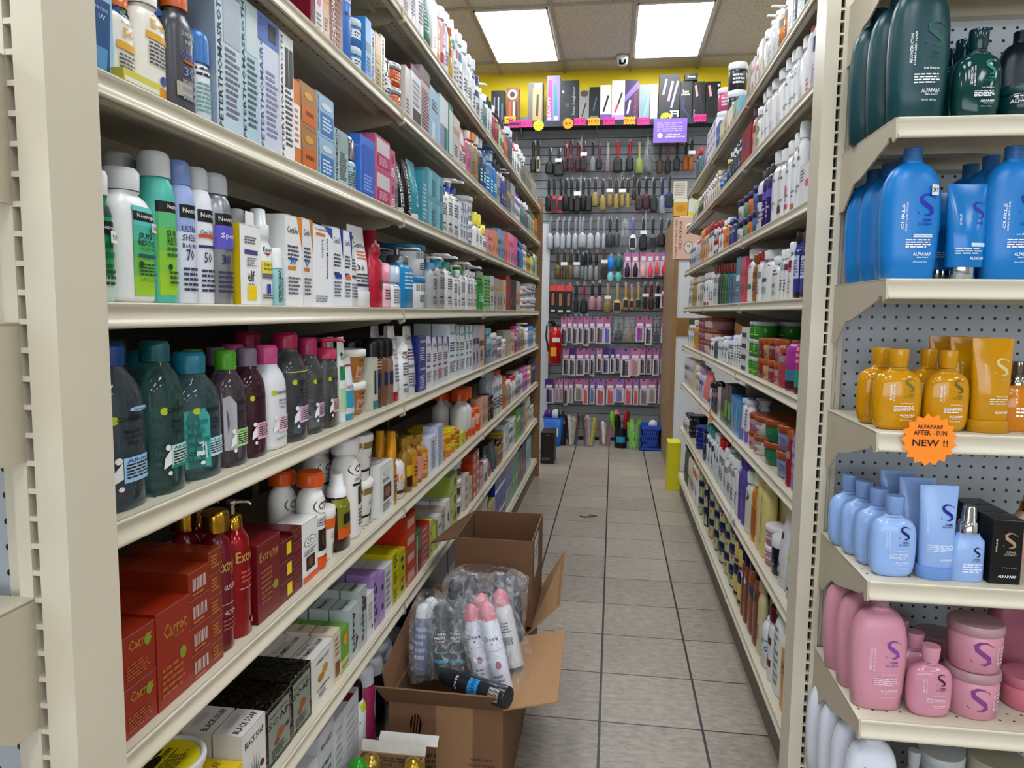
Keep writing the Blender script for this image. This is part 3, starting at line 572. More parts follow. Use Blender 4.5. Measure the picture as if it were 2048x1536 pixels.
# ---- left rack, third-highest shelf (standing at the level above eye height)
stock('L', 2, 188, [
 (231, -40, 'box', 'a9cfe4', '', 'pale blue carton with dark blue tube picture', [('p', [(-.42, .03), (.25, .03), (.4, .8), (-.48, .8)], '1d5c92'), ('p', [(-.3, .05), (.1, .05), (.2, .3), (-.35, .3)], '5d9fc8'), ('t', -.02, .62, .3, .045, 'UV', 'e8f2f8'), ('t', -.02, .7, .6, .03, 'PACIFIC', 'bcd6e6')], {'d': .06}),
 (286, -18, 'bottle', 'ece9e2', 'd9772c', 'white sunscreen bottle with orange cap and yellow 50', [('e', .02, .78, .7, .09, '1f4f8d'), ('e', .1, .79, .4, .05, '8fb84a'), ('t', 0, .66, .4, .02, 'SUN', '667'), ('t', .05, .56, .42, .1, '50', 'e0b63c'), ('r', -.35, .4, .38, .46, 'e3b43a'), ('f', -.3, .38, .1, .34, 6, '666')], {'k': .6}),
 (350, -30, 'bottle', 'eeebe4', 'ece9e2', 'tall white sunscreen bottle with amber base and 50', [('e', .2, .86, .8, .1, '2b66a5'), ('t', .1, .74, .3, .02, 'SUN', '667'), ('t', .1, .66, .5, .09, '50', 'e6bd52'), ('r', -.25, .42, .52, .58, 'e5b53c'), ('f', -.2, .4, .3, .5, 6, '555'), ('e', .2, .2, .22, .08, '2d4f95')], {'low': (.14, 'dd9a1c'), 'k': .6}),
 (404, -30, 'bottle', '5a5b61', 'd5702c', 'dark grey sunscreen bottle with orange cap and 30', [('t', .1, .62, .5, .035, 'SUNDANCE', 'b9bbc4'), ('t', .1, .56, .3, .03, 'PRO', 'c8c9d0'), ('t', .08, .46, .62, .06, 'OZONE', '6b74c8'), ('e', .08, .41, .5, .025, 'd0662c'), ('t', .05, .33, .38, .07, '30', '8d94d8'), ('r', -.35, .15, .13, .24, 'b8b2a6'), ('f', -.2, .38, .1, .28, 3, '99a')], {'ch': .2, 'k': .55}),
 (437, 65, 'can', 'dfe4ea', '3f83c4', 'slim white spray can with blue cap', [('f', -.4, .4, .5, .62, 2, '223'), ('f', -.4, .3, .12, .45, 7, '7aa')], {'ch': .33, 'cr': .98}),
 (487, -14, 'box', 'c4d5e0', '', 'tall frosted blue carton, brand name running up the side', ptr('16181a', '778', 'b4bfca'), {'d': .085, 'side': [('r', -.5, .5, 0, 1, '9fb0bf')]}),
 (522, 4, 'box', 'b9d3dc', '', 'pale teal carton with vertical brand name', ptr('16181a', '567', 'ccd8da'), {'d': .085}),
 (563, 28, 'box', 'd3d9e6', '', 'white and periwinkle carton with vertical blue brand name', [('r', -.5, .5, .8, 1, '5b7cc0')] + ptr('3f63a6', '9090b8') + [('r', .0, .35, .84, .97, '202226')], {'d': .07}),
 (590, 70, 'box', 'eef0f0', '', 'white carton with black vertical brand name and black bars', ptr('101010', '556') + [('r', -.12, .1, .6, .9, '16181a'), ('r', .16, .42, .6, .9, '1c1e20')], {'d': .06}),
 (603, 160, 'box', 'e08a45', '', 'orange and white slim carton', [('r', -.5, .5, .22, .72, 'f0ede6'), ('f', -.4, .4, .26, .68, 6, 'c77')], {'d': .06}),
 (637, 170, 'box', 'b98a60', '', 'square carton with orange lower half', [('r', -.4, .42, .08, .5, 'd07a30'), ('e', 0, .74, .5, .18, 'd8aa52'), ('bar', -.2, .3, .28, .38, '2a1c14'), ('t', -.44, .5, .05, .8, 'PETERTHOMASROTH', '333', 1)], {'d': .06, 'stack': 2}),
 (671, 192, 'box', 'a8c6de', '', 'square light blue carton', [('r', -.3, .45, .06, .58, '4a86bd'), ('e', .06, .74, .6, .16, 'd4dde4'), ('f', -.2, .4, .14, .5, 4, 'dde8f2'), ('t', -.42, .5, .08, .84, 'PETERTHOMASROTH', '223', 1)], {'d': .06, 'stack': 2}),
 (697, 262, 'box', 'b6c8c8', '', 'grey green carton with black vertical lettering', ptr('15181a', '566', '9fb4b4'), {'d': .055}),
 (723, 272, 'can', 'a8c2cc', 'b8bcbf', 'pale blue clear bottle with tall chrome cap', [('t', 0, .42, .8, .05, 'PTR', '111'), ('f', -.35, .35, .1, .36, 6, '466')], {'ch': .42, 'cr': .95, 'cmetal': 1, 'crough': .15}),
 (751, 276, 'box', '4b86d6', '', 'bright blue rounded carton', [('r', -.36, .44, .04, .86, '3b6fc6'), ('f', -.28, .38, .12, .4, 5, '9bbdf0')], {'d': .06}),
 (782, 276, 'box', 'cf6d93', '', 'square pink carton', [('r', -.4, .46, .5, .92, 'd9cdd2'), ('r', -.34, .42, .12, .46, 'b83c6d'), ('f', -.24, .34, .16, .42, 4, 'e8c0d0')], {'d': .06, 'stack': 2}),
 (791, 300, 'box', 'd37fa0', '', 'narrow pink carton', [('e', 0, .7, .6, .3, 'b33c60'), ('f', -.4, .4, .1, .4, 4, 'fff')], {'d': .05, 'stack': 2}),
 (800, 312, 'tube', 'b9bec0', '999', 'silver squeeze tube', None, {'metal': .7}),
 (816, 322, 'tube', '1b1b1d', 'ddd', 'black squeeze tube with white vertical lettering', [('t', -.1, .5, .3, .8, 'PETERTHOMAS', 'e6e6e6', 1)], {'crough': .3}),
 (829, 322, 'tube', '161719', '1a1a1c', 'black squeeze tube with black cap', [('t', -.1, .5, .3, .8, 'PETERTHOMAS', 'd6d6d6', 1)], {}),
 (844, 322, 'tube', '44a0ae', 'e8e8e8', 'teal squeeze tube with white cap', [('t', 0, .5, .2, .5, 'Peter', 'cfe6ea', 1)], {}),
 (856, 345, 'box', '4f9fb0', '', 'tall teal carton', [('f', -.3, .3, .1, .8, 9, 'bfe0e4')], {'d': .06}),
 (887, 346, 'box', '6fb0bd', '', 'square aqua carton', [('r', -.4, .0, .1, .9, '84c0cb'), ('f', 0, .45, .1, .7, 8, '2a6a78')], {'d': .06, 'stack': 2}),
 (897, 360, 'pump', WH, '1f4fae', 'white pump bottle with bright blue collar', cerab(), {'head': 'eee', 'near': 1}),
 (909, 356, 'pump', WH, '1f4fae', 'white pump bottle with bright blue collar', cerab(), {'head': 'eee', 'near': 1}),
 (922, 360, 'pump', WH, '1f4fae', 'white pump bottle with bright blue collar', cerab(), {'head': 'eee', 'near': 1}),
 (927, 405, 'box', 'dfe3ea', '', 'narrow white and blue carton', cera(), {'d': .05}), (932, 408, 'box', 'dfe3ea', '', 'narrow white and blue carton', cera(), {'d': .05}), (936, 410, 'box', 'dfe3ea', '', 'narrow white and blue carton', cera('2a9ab0'), {'d': .05}),
 (953, 394, 'jar', 'ececec', 'f0f0f0', 'white lidded tub with grey lettering', cerab('333', '223a80'), {'stack': 2, 'ch': .2, 'near': 1}),
 (967, 427, 'bottle', 'ededed', 'e3dc4c', 'white bottle with pale yellow cap', None, {'ch': .35, 'c1': 'ccc', 'k': .7}),
 (976, 450, 'bottle', 'ededed', 'ead82e', 'white bottle with yellow cap', None, {'ch': .35, 'c1': 'ccc', 'k': .7}),
 (986, 460, 'box', 'e9a0a8', '', 'salmon pink carton', None, {'c1': 'c65', 'rep': 1}), (996, 462, 'box', 'efa25a', '', 'light orange carton', None, {'c1': 'c60'}),
 (1002, 458, 'box', '86aed6', '', 'sky blue carton', None, {'c1': '46a'}), (1008, 462, 'box', '7fa6cf', '', 'blue grey carton', None, {}),
 (1016, 464, 'box', 'e67a50', '', 'burnt orange carton', None, {'c1': 'fff'}), (1026, 468, 'box', 'ee93b6', '', 'rose pink carton', None, {'c1': 'd37'}), (1034, 474, 'box', 'e86aa6', '', 'hot pink carton', None, {}),
 (1040, 480, 'bottle', '2b2d7a', '22225a', 'navy blue bottle', None, {}), (1048, 486, 'bottle', '2c86c4', '2470b0', 'mid blue bottle', None, {}), (1055, 490, 'bottle', 'd9d9da', '9a9a9a', 'white bottle with grey cap', None, {}),
 (1062, 497, 'can', 'd9b92c', '4a2c22', 'yellow can with brown cap', None, {'c1': '333'}), (1067, 503, 'bottle', 'cfd0a0', '222', 'cream bottle with black cap', None, {}), (1071, 508, 'bottle', '7fae5c', 'dfe6d6', 'green bottle with pale cap', None, {}), (1076, 512, 'box', 'b8d0d8', '', 'pale carton at the rack end', None, {})])
# things lying in front on that shelf
def loose(ob, loc, rz, desc, place, cat, rel='', order=0): ob.location = loc; ob.rotation_euler = (ob.rotation_euler[0], ob.rotation_euler[1], rz); reg(ob, desc, place, rel, order, cat)
y0, y1 = y_of(243, XL - .002, ZL[2]), y_of(318, XL - .002, ZL[2])
# ---- left rack, eye-level shelf
stock('L', 3, 205, [
 (243, 342, 'bottle', '2e9a62', 'd9dcdc', 'translucent green gel bottle with clear cap', [('r', -.5, .5, .66, .74, '14514e'), ('r', -.5, .5, .52, .62, '0b0d10'), ('t', .1, .57, .8, .04, 'Neutrogena', 'e8e8e8'), ('t', 0, .43, .4, .04, 'SUN', '063a36'), ('t', .05, .36, .7, .045, 'RESCUE', '063a36'), ('f', -.4, .4, .12, .3, 4, '1d5a30')], {'low': (.2, 'c8d6cc'), 'cr': .31, 'round': 1, 'sticker': (.2, .5, .5, .09, 'eee', '9.99'), 'k': .65}),
 (330, 337, 'bottle', 'eceeee', 'd8dadb', 'white lotion bottle with teal to lime label', [('r', -.22, .46, .05, .2, 'a7d13c'), ('r', -.22, .46, .2, .34, '83ca55'), ('r', -.22, .46, .34, .46, '62c081'), ('r', -.22, .46, .46, .57, '5fc3a8'), ('r', -.22, .46, .57, .72, '6fcac8'), ('r', -.22, .46, .61, .68, '0b0d10'), ('t', .14, .645, .54, .04, 'Neutrogena', 'eee'), ('t', .06, .5, .34, .045, 'SUN', '063a36'), ('t', .1, .45, .44, .045, 'RESCUE', '063a36'), ('t', .12, .405, .4, .02, 'AFTER SUN', '14806c'), ('r', -.14, .4, .34, .365, '1d6a7a'), ('e', -.08, .29, .12, .04, '1a4a5a'), ('f', -.12, .4, .2, .3, 4, '2a5a3a'), ('t', .1, .17, .44, .025, '6.7 FL OZ', '3a6a3a')], {'cr': .26, 'ch': .17, 'sticker': (.36, .57, .36, .07, 'e2e2de', '11.99'), 'k': .62, 'p': 3.2}),
 (373, 304, 'can', '62c7b8', 'c9cdcd', 'tall teal to lime spray can with white cap', [('r', -.5, .5, .05, .2, 'a7cf34'), ('r', -.5, .5, .2, .35, '97cc46'), ('r', -.5, .5, .35, .5, '82c95c'), ('r', -.5, .5, .5, .6, '6cc68e'), ('r', -.5, .5, .6, .67, '0b0d10'), ('t', .15, .635, .6, .04, 'Neutrogena', 'eee'), ('t', .0, .46, .4, .05, 'SUN', '0a4a38'), ('t', .1, .41, .56, .05, 'RESCUE', '0a4a38'), ('f', -.2, .4, .3, .38, 2, '2a7a40'), ('e', -.12, .24, .14, .04, '2a5a30'), ('f', -.15, .4, .12, .22, 3, '3a6a3a')], {'ch': .16, 'cr': .86}),
 (409, 322, 'can', 'a9b9e4', '7e93c6', 'periwinkle spray can with blue cap and 70', neut(['ULTRA', 'SHEER', 'Body Mist'], tc='25366b', num='70'), {'ch': .16, 'cr': .8, 'low': (.5, 'e4e8f4')}),
 (443, 336, 'can', 'e9ebf0', 'c4c8cc', 'white spray can with grey cap and 50', neut(['Clear Body', '', ''], tc='556', num='50') + [('r', -.4, .4, .485, .51, 'cf5a48'), ('r', -.4, .4, .41, .43, '3c3c80')], {'ch': .15, 'cr': .8}),
 (483, 348, 'can', 'a5a8ae', 'b9bcc0', 'silver spray can with purple band', neut(['Sport', '', ''], tc='f0f0ff', num='30') + [('r', -.5, .5, .42, .6, '6d68c6'), ('t', 0, .52, .6, .05, 'Sport', 'eeeeff')], {'ch': .15, 'cr': .84, 'metal': .6}),
 (524, 450, 'box', 'f0f0ee', '', 'white skincare carton with yellow side and hang tab', [('r', -.3, .35, .63, .69, '5c5a96'), ('t', 0, .36, .34, .14, 'elf', '333'), ('t', .0, .26, .3, .02, 'SKIN', '333'), ('r', -.2, .25, .06, .24, 'f0d41c'), ('f', -.3, .3, .76, .86, 3, '667'), ('f', -.2, .3, .48, .6, 4, '889')], {'d': .045, 'side': [('r', -.5, .5, 0, 1, 'e3c91e')], 'tab': 1}),
 (556, 418, 'spray', 'eef0f0', 'd4d8da', 'white bottle with clear pump cap and red chevron', [('t', .05, .58, .56, .05, 'Eucerin', '223'), ('p', [(-.2, .545), (.2, .545), (0, .515)], 'b3242c'), ('r', -.3, .42, .33, .46, 'e8dc5c'), ('t', .0, .42, .44, .03, 'DAILY', '444'), ('t', .05, .375, .56, .03, 'PROTECTION', '333'), ('r', -.3, .42, .28, .33, '777a80'), ('r', -.1, .1, .12, .22, '3c4fae'), ('f', -.3, .4, .06, .12, 2, '667')], {'ch': .28, 'cr': .34, 'k': .6}),
 (573, 497, 'can', 'a6d0d4', 'e8ecec', 'small white and teal stick with vertical lettering', [('t', -.15, .34, .2, .56, 'PETERTHOMAS', '122', 1), ('f', .0, .4, .08, .5, 7, '577')], {'ch': .33, 'cr': .96, 'd': .028}),
 (607, 432, 'box', 'eeeeee', '', 'white carton with orange triangle and blue 30', cera('e1952c', big='30'), {'d': .05}),
 (628, 438, 'box', 'e9e9e9', '', 'white carton with orange triangle', cera('d58a2c', big='0'), {'d': .05}),
 (668, 452, 'box', 'f2f3f5', '', 'wide white carton with vertical blue moisturizer lettering', [('p', [(.05, 1), (.5, 1), (.5, .86)], '2b5fa8'), ('t', -.1, .95, .6, .035, 'CeraVe', '333b44'), ('r', -.35, .1, .87, .905, 'e08a4c'), ('t', .2, .6, .14, .5, 'Facial Moisturizing', '1d3f63', -1), ('t', -.02, .72, .11, .22, 'Lotion', '1d3f63', -1), ('f', -.4, .2, .05, .14, 3, '99a')], {'d': .055}),
 (689, 456, 'box', 'eceef2', '', 'white carton with navy triangle and blue badge', cera('1f3f9a') + [('r', -.3, .3, .36, .42, '2c4a9c')], {'d': .05}),
 (705, 462, 'box', 'eceef2', '', 'white carton with navy triangle and orange badge', cera('1f3f9a') + [('r', -.3, .3, .36, .42, 'e0843c')], {'d': .05}),
 (722, 470, 'tube', 'e6e7e6', 'ddd', 'grey white squeeze tube with dark stripe', cera('5a6068'), {'ch': .1}),
 (748, 452, 'tube', 'eeefef', 'eef0f0', 'white sunscreen tube with orange triangle and 30', [('p', [(.5, .86), (.5, .45), (.0, .86)], 'eda32c'), ('t', -.1, .76, .66, .07, 'CeraVe', '30383c'), ('f', -.3, .3, .58, .7, 3, 'd58a52'), ('t', -.2, .48, .3, .07, '30', '444'), ('f', -.36, .36, .3, .42, 3, '556'), ('r', -.36, .4, .255, .285, '333c66')], {'ch': .2, 'cr': .95}),
 (753, 500, 'box', 'e3ac1c', '', 'thin amber carton', [('f', -.3, .3, .1, .9, 6, '7a5a10')], {'d': .05}),
 (772, 461, 'spray', 'c22349', '9a2038', 'crimson mist bottle with dark red nozzle', [('t', .1, .6, .3, .06, 'Sun', 'eee'), ('e', .1, .3, .5, .14, '6a5a30')], {'ch': .3, 'cr': .36, 'k': .8}),
 (787, 527, 'bottle', 'efc2cb', 'd98fa4', 'pink sunscreen bottle with rose cap', None, {'ch': .42, 'cr': .48, 'c1': 'e9b0bd', 'c2': '555', 'k': .6}),
 (809, 532, 'bottle', 'eef0f3', 'b9c6d4', 'white sunscreen bottle with grey blue cap', [('t', .0, .52, .6, .04, 'Aveeno', '445'), ('f', -.3, .3, .1, .45, 6, '889')], {'ch': .4, 'cr': .5, 'k': .6}),
 (834, 494, 'pump', '2e9ad0', '9a9da0', 'sky blue pump bottle with silver head', [('f', -.3, .3, .3, .6, 5, 'bfe3f2')], {'cmetal': .8, 'ch': .26}),
 (866, 490, 'jar', 'eceff0', '2f93c4', 'white tub with sky blue lid', [('bar', -.3, .1, .55, .75, '444'), ('t', .2, .6, .4, .1, 'CeraVe', '334'), ('f', -.2, .45, .2, .45, 4, '667')], {'stack': 2, 'ch': .18}),
 (880, 513, 'pump', 'b9bcbc', '58a5cc', 'grey pump bottle with pale blue collar', cerab(), {'head': 'e6e6e6'}), (895, 507, 'pump', 'b4b6b4', '58a5cc', 'grey pump bottle with pale blue collar', cerab(), {'head': 'e6e6e6'}),
 (909, 512, 'pump', 'eeeeee', '3aa98c', 'white pump bottle with sea green collar', cerab(), {'head': 'e6e6e6'}), (917, 530, 'pump', 'e6e8e8', '3a9a80', 'small white pump bottle with green collar', cerab(), {'head': 'e6e6e6'}),
 (923, 540, 'bottle', 'e4e4e4', 'd0d0d0', 'short white flip-cap bottle', cerab(), {}), (935, 524, 'pump', 'ececec', '3fa63c', 'white pump bottle with leaf green collar', cerab(), {'head': 'e6e6e6'}),
 (948, 530, 'pump', 'ececec', 'dcdcdc', 'plain white pump bottle', cerab(), {}), (958, 533, 'pump', 'e8e8e8', 'd6d6d6', 'plain white pump bottle', cerab(), {}),
 (968, 543, 'bottle', '3c9a46', '8a9a8a', 'green bottle with grey cap', None, {'c1': '2a7a34', 'c2': 'cfe'}), (981, 552, 'box', '93d28c', '', 'light green carton', [('f', -.4, .4, .1, .9, 8, '3a7a3a')], {'rep': 1}), (988, 552, 'box', 'd5d8d6', '', 'grey white carton', None, {}),
 (1006, 558, 'box', 'b5b0aa', '', 'grey carton with amber picture', None, {'c1': 'd2aa40'}), (1012, 560, 'box', 'd6cfa0', '', 'cream carton', None, {}), (1020, 552, 'box', 'b02c3c', '', 'dark red carton', None, {}), (1032, 560, 'box', '2c2c30', '', 'black carton', None, {'c1': '999'}),
 (1040, 563, 'box', 'd2c0b4', '', 'beige and white carton', None, {'c1': 'd88a60'}), (1048, 572, 'jar', 'e4e6ea', 'd8dade', 'small white jar', None, {'stack': 2, 'c1': '46a'}), (1056, 572, 'jar', 'e4e6ea', 'd8dade', 'small white jar', None, {'stack': 2, 'c1': 'a44'}),
 (1064, 568, 'jar', 'dfe2e6', 'd0d4d8', 'stacked white jar near the rack end', None, {'stack': 2, 'c1': '46a'}), (1073, 568, 'jar', 'dfe2e6', 'd0d4d8', 'stacked white jar near the rack end', None, {'stack': 2, 'c1': '447'})])
# ---- left rack, second-highest shelf
stock('L', 1, 622, [
 (632, -60, 'box', '8a1f3c', '', 'dark crimson carton', None, {}), (648, -52, 'box', 'e6dfe2', '', 'white carton with pink flowers', [('e', 0, .6, .5, .2, 'd88aa0'), ('f', -.3, .3, .1, .4, 4, '888')], {}), (660, -40, 'box', 'dcb89a', '', 'peach and white carton', None, {'c1': 'e8a05c'}),
 (688, -42, 'box', '7c3a24', '', 'chestnut brown carton with white vertical lettering', [('t', -.2, .42, .3, .8, 'PETERTHOMAS', 'e8dcd4', 1), ('f', .0, .4, .1, .9, 10, 'b07a60')], {}),
 (713, -46, 'can', '4e86d2', '4e86d2', 'cornflower blue cylinder with white band', [('r', -.5, .5, .7, .78, 'e6eaf0'), ('t', 0, .74, .8, .05, 'PETERTHO', '234'), ('t', 0, .56, .5, .05, 'MAX COMPLEX', '223')], {'ch': .05, 'cr': .98}),
 (733, 42, 'jar', '4f87c0', 'c6d2dc', 'blue and white jar', [('r', -.5, .5, .3, .6, 'dfe6ec'), ('f', -.4, .4, .35, .55, 2, '334')], {'stack': 2}),
 (744, 38, 'box', '5aa0d8', '', 'bright blue leaning carton', None, {}), (752, 60, 'box', 'd8e0e4', '', 'white carton with black vertical lettering', [('t', 0, .5, .5, .9, 'PETERTHOMAS', '111', 1)], {}),
 (763, 68, 'box', 'c2a264', '', 'tall gold carton', None, {'c1': 'd8bc80', 'c2': '7a6030'}), (771, 72, 'box', 'e8e4d8', '', 'white carton with black lettering and gold edge', [('t', 0, .5, .5, .9, 'PETERTHOMAS', '111', 1)], {}),
 (791, 115, 'can', 'd0d4d8', 'c0c4c8', 'clear bottle with chrome cap and white label', [('r', -.5, .5, .3, .5, 'e8e8e8'), ('f', -.4, .4, .1, .5, 5, '333')], {'ch': .4, 'cr': .9, 'cmetal': 1, 'crough': .15}),
 (812, 130, 'jar', 'd0662c', 'c9cdd2', 'orange jar with silver lid', [('f', -.4, .4, .2, .7, 4, 'f0d0b0')], {'stack': 2, 'cmetal': .8}),
 (822, 135, 'box', 'd8d4d0', '', 'pale grey carton', None, {}), (842, 138, 'box', 'dcdfe4', '', 'white carton with maroon flap', [('r', -.5, .5, .9, 1, '6e1f3c'), ('r', -.3, .45, .05, .3, '33353a'), ('f', -.3, .4, .35, .8, 5, 'aaa')], {'side': [('r', -.5, .5, .9, 1, '7a2444')]}),
 (860, 140, 'box', 'c9b3b8', '', 'black and rose printed carton', [('f', -.4, .4, .1, .7, 12, '4a2a34'), ('r', -.5, .5, .8, 1, '5e1a30')], {}),
 (880, 180, 'box', 'a8cfe2', '', 'pale blue carton', [('f', -.3, .3, .6, .8, 3, '457'), ('r', -.3, .0, .1, .4, 'cfe2ec')], {}),
 (896, 196, 'box', 'dfe8ea', '', 'white carton with sea green panel', [('r', 0, .45, .05, .5, '1f8a78'), ('r', -.45, -.05, .05, .5, '9a9cc0')], {}), (906, 210, 'box', '1f8f7a', '', 'narrow sea green carton', [('r', -.3, .4, .1, .9, 'cfe0dc')], {}),
 (920, 236, 'box', 'd9d4cc', '', 'white carton with beige picture', None, {'c1': 'c8a890'}), (928, 248, 'tube', 'e0dde0', 'ddd', 'white squeeze tube with flowers', None, {'c1': 'c86a80'}), (936, 255, 'tube', 'd8d0d4', 'eee', 'white and pink squeeze tube', None, {'c1': 'c34a60'}),
 (944, 262, 'bottle', 'd47890', 'e8d0d4', 'rose pink bottle', None, {}), (953, 265, 'bottle', 'b09070', 'e08a2c', 'tan bottle with orange cap', None, {}), (960, 272, 'bottle', 'b58a50', 'e8e4dc', 'amber bottle with white cap', None, {}),
 (968, 272, 'bottle', '24426a', 'c8ccd2', 'dark navy bottle with grey cap', None, {'c2': 'cfe', 'm': ''}), (974, 288, 'pump', '2f62a0', '3a6aa4', 'navy blue pump bottle', None, {'c2': 'cfe'}), (981, 300, 'pump', '2f7cc4', '4f90cc', 'bright blue pump bottle', None, {'c2': 'cfe'}),
 (989, 305, 'bottle', '2c8ad0', 'bfc8d0', 'bright blue bottle with grey cap', None, {'c2': 'cfe'}), (996, 308, 'bottle', '2a80c8', '3a3f48', 'bright blue bottle with black cap', None, {'c2': 'cfe'}), (1003, 322, 'bottle', '9ca4ac', '2c2e34', 'grey bottle with black cap', None, {}),
 (1013, 340, 'pump', '4a55a8', 'd8d8dc', 'violet blue pump bottle with white head', None, {'c1': 'd8cc60'}), (1022, 362, 'box', '7a8088', '', 'slate grey carton', None, {'c1': 'c8a84c'}), (1030, 370, 'box', 'b8bcc0', '', 'silver grey carton', None, {}),
 (1042, 382, 'can', 'eae6ee', '9a58c4', 'white can with purple cap', None, {'c1': '8a4cb4'}), (1050, 398, 'can', '5a9a80', 'e6e6e6', 'green can with white cap', None, {}), (1058, 408, 'bottle', '6c6a8a', 'e4e4e8', 'grey violet bottle', None, {}),
 (1064, 418, 'bottle', 'b0b4b8', '555', 'silver bottle with dark cap', None, {}), (1070, 428, 'bottle', 'c2c84c', '4a8a40', 'lime bottle with green cap', None, {}), (1078, 438, 'box', 'e07c50', '', 'orange carton at the rack end', None, {})])
# ---- left rack, top shelf
stock('L', 0, 806, [
 (822, -60, 'box', 'd8cdd2', '', 'large white and pink carton', None, {}), (838, -40, 'bottle', 'eceaec', 'e4e4e4', 'big white lotion bottle', [('f', -.3, .3, .3, .7, 6, '889')], {'k': .6}), (852, -30, 'bottle', 'eceaec', 'e4e4e4', 'big white lotion bottle', [('f', -.3, .3, .3, .7, 6, '889')], {'k': .6}),
 (866, -16, 'tube', '1f7f70', '1f7f70', 'dark teal green squeeze tube', [('f', -.3, .3, .3, .9, 9, '9cc8bc')], {}), (875, 0, 'box', 'e6e6e2', '', 'plain white tall carton', None, {}),
 (884, 12, 'bottle', 'e8cfa4', 'e8e4dc', 'cream peach bottle', [('r', -.4, .4, .1, .22, 'd98a3c'), ('t', 0, .5, .4, .5, 'Conditioner', 'c88a4c', 1)], {}), (893, 15, 'bottle', 'e9bcc8', 'ededed', 'pink bottle with red label', [('r', -.4, .4, .15, .3, 'b81f2c'), ('t', 0, .6, .4, .4, 'Rosewater', 'a8304c', 1)], {}),
 (900, 25, 'bottle', 'dcdce8', 'eeeeee', 'white bottle with lilac print', None, {'c1': '6a5aa8'}), (908, 30, 'spray', 'c8a030', 'eeeeee', 'golden brown fruit-label spray bottle', [('r', -.5, .5, .7, .8, 'b8661c'), ('e', 0, .6, .6, .14, '7a9a3c'), ('r', -.5, .5, .4, .5, 'b0601c')], {}), (914, 40, 'spray', 'dfe4e4', 'f0f0f0', 'white spray bottle with trigger-like nozzle', None, {'c1': '4aa0a8'}),
 (919, 60, 'bottle', 'e2e2de', 'e6e6e6', 'white bottle with orange lettering', None, {'c1': 'd87848', 'c2': 'b85838'}), (929, 68, 'bottle', 'dfe8f0', 'e9eef4', 'white bottle with blue band', None, {'c1': '4a86c0'}), (938, 84, 'bottle', 'e9ecf0', 'eceff2', 'tall white bottle', None, {'c1': 'd6dade'}), (946, 110, 'bottle', 'e6e9ec', 'e0e2e4', 'plain white bottle', None, {'c1': '889', 'c2': '556'}), (953, 120, 'bottle', 'dfe3ea', 'd8dce4', 'white bottle with dark print', None, {'c1': '447', 'c2': '334'}),
 (962, 152, 'bottle', 'd8dce2', '243c80', 'white bottle with navy cap', None, {'c1': '357'}), (969, 165, 'pump', 'e2e6ea', 'f0f2f4', 'white bottle with tall pump', None, {'c1': '2c5cb0'}), (976, 190, 'bottle', '3f9a9a', 'f0f0f0', 'teal bottle with white cap', None, {}), (986, 198, 'bottle', 'dde0e4', '2f3238', 'white bottle with black cap', None, {}),
 (993, 212, 'bottle', 'b0444c', 'e4e4e4', 'brick red bottle with white cap', None, {}), (1000, 218, 'bottle', 'a83c48', '222428', 'brick red bottle with black cap', None, {}), (1010, 240, 'bottle', 'bcd0a8', '2a2c30', 'pale green bottle with black cap', None, {'c1': 'c03030'}),
 (1018, 262, 'tube', 'dc6a2c', 'e8e8e8', 'orange squeeze tube', None, {}), (1026, 258, 'bottle', '5a6478', 'c4ccd8', 'slate bottle with pale cap', None, {'c1': '8a90a0'}), (1034, 282, 'spray', 'dfe6e2', 'b0303c', 'white bottle with red nozzle', None, {'c1': 'd8e850'}), (1044, 294, 'bottle', 'e6e9e9', 'e8e8e8', 'white bottle with white cap', None, {}),
 (1052, 310, 'bottle', '808a84', 'ccc', 'grey bottle with pale cap', None, {}), (1062, 345, 'box', 'b0a48c', '', 'crumpled beige pack', None, {'c1': '6a80b0'}), (1072, 362, 'box', 'c8bfae', '', 'light beige pack', None, {}), (1080, 392, 'bottle', 'd4cfc8', 'b8a890', 'short beige bottle', None, {})])
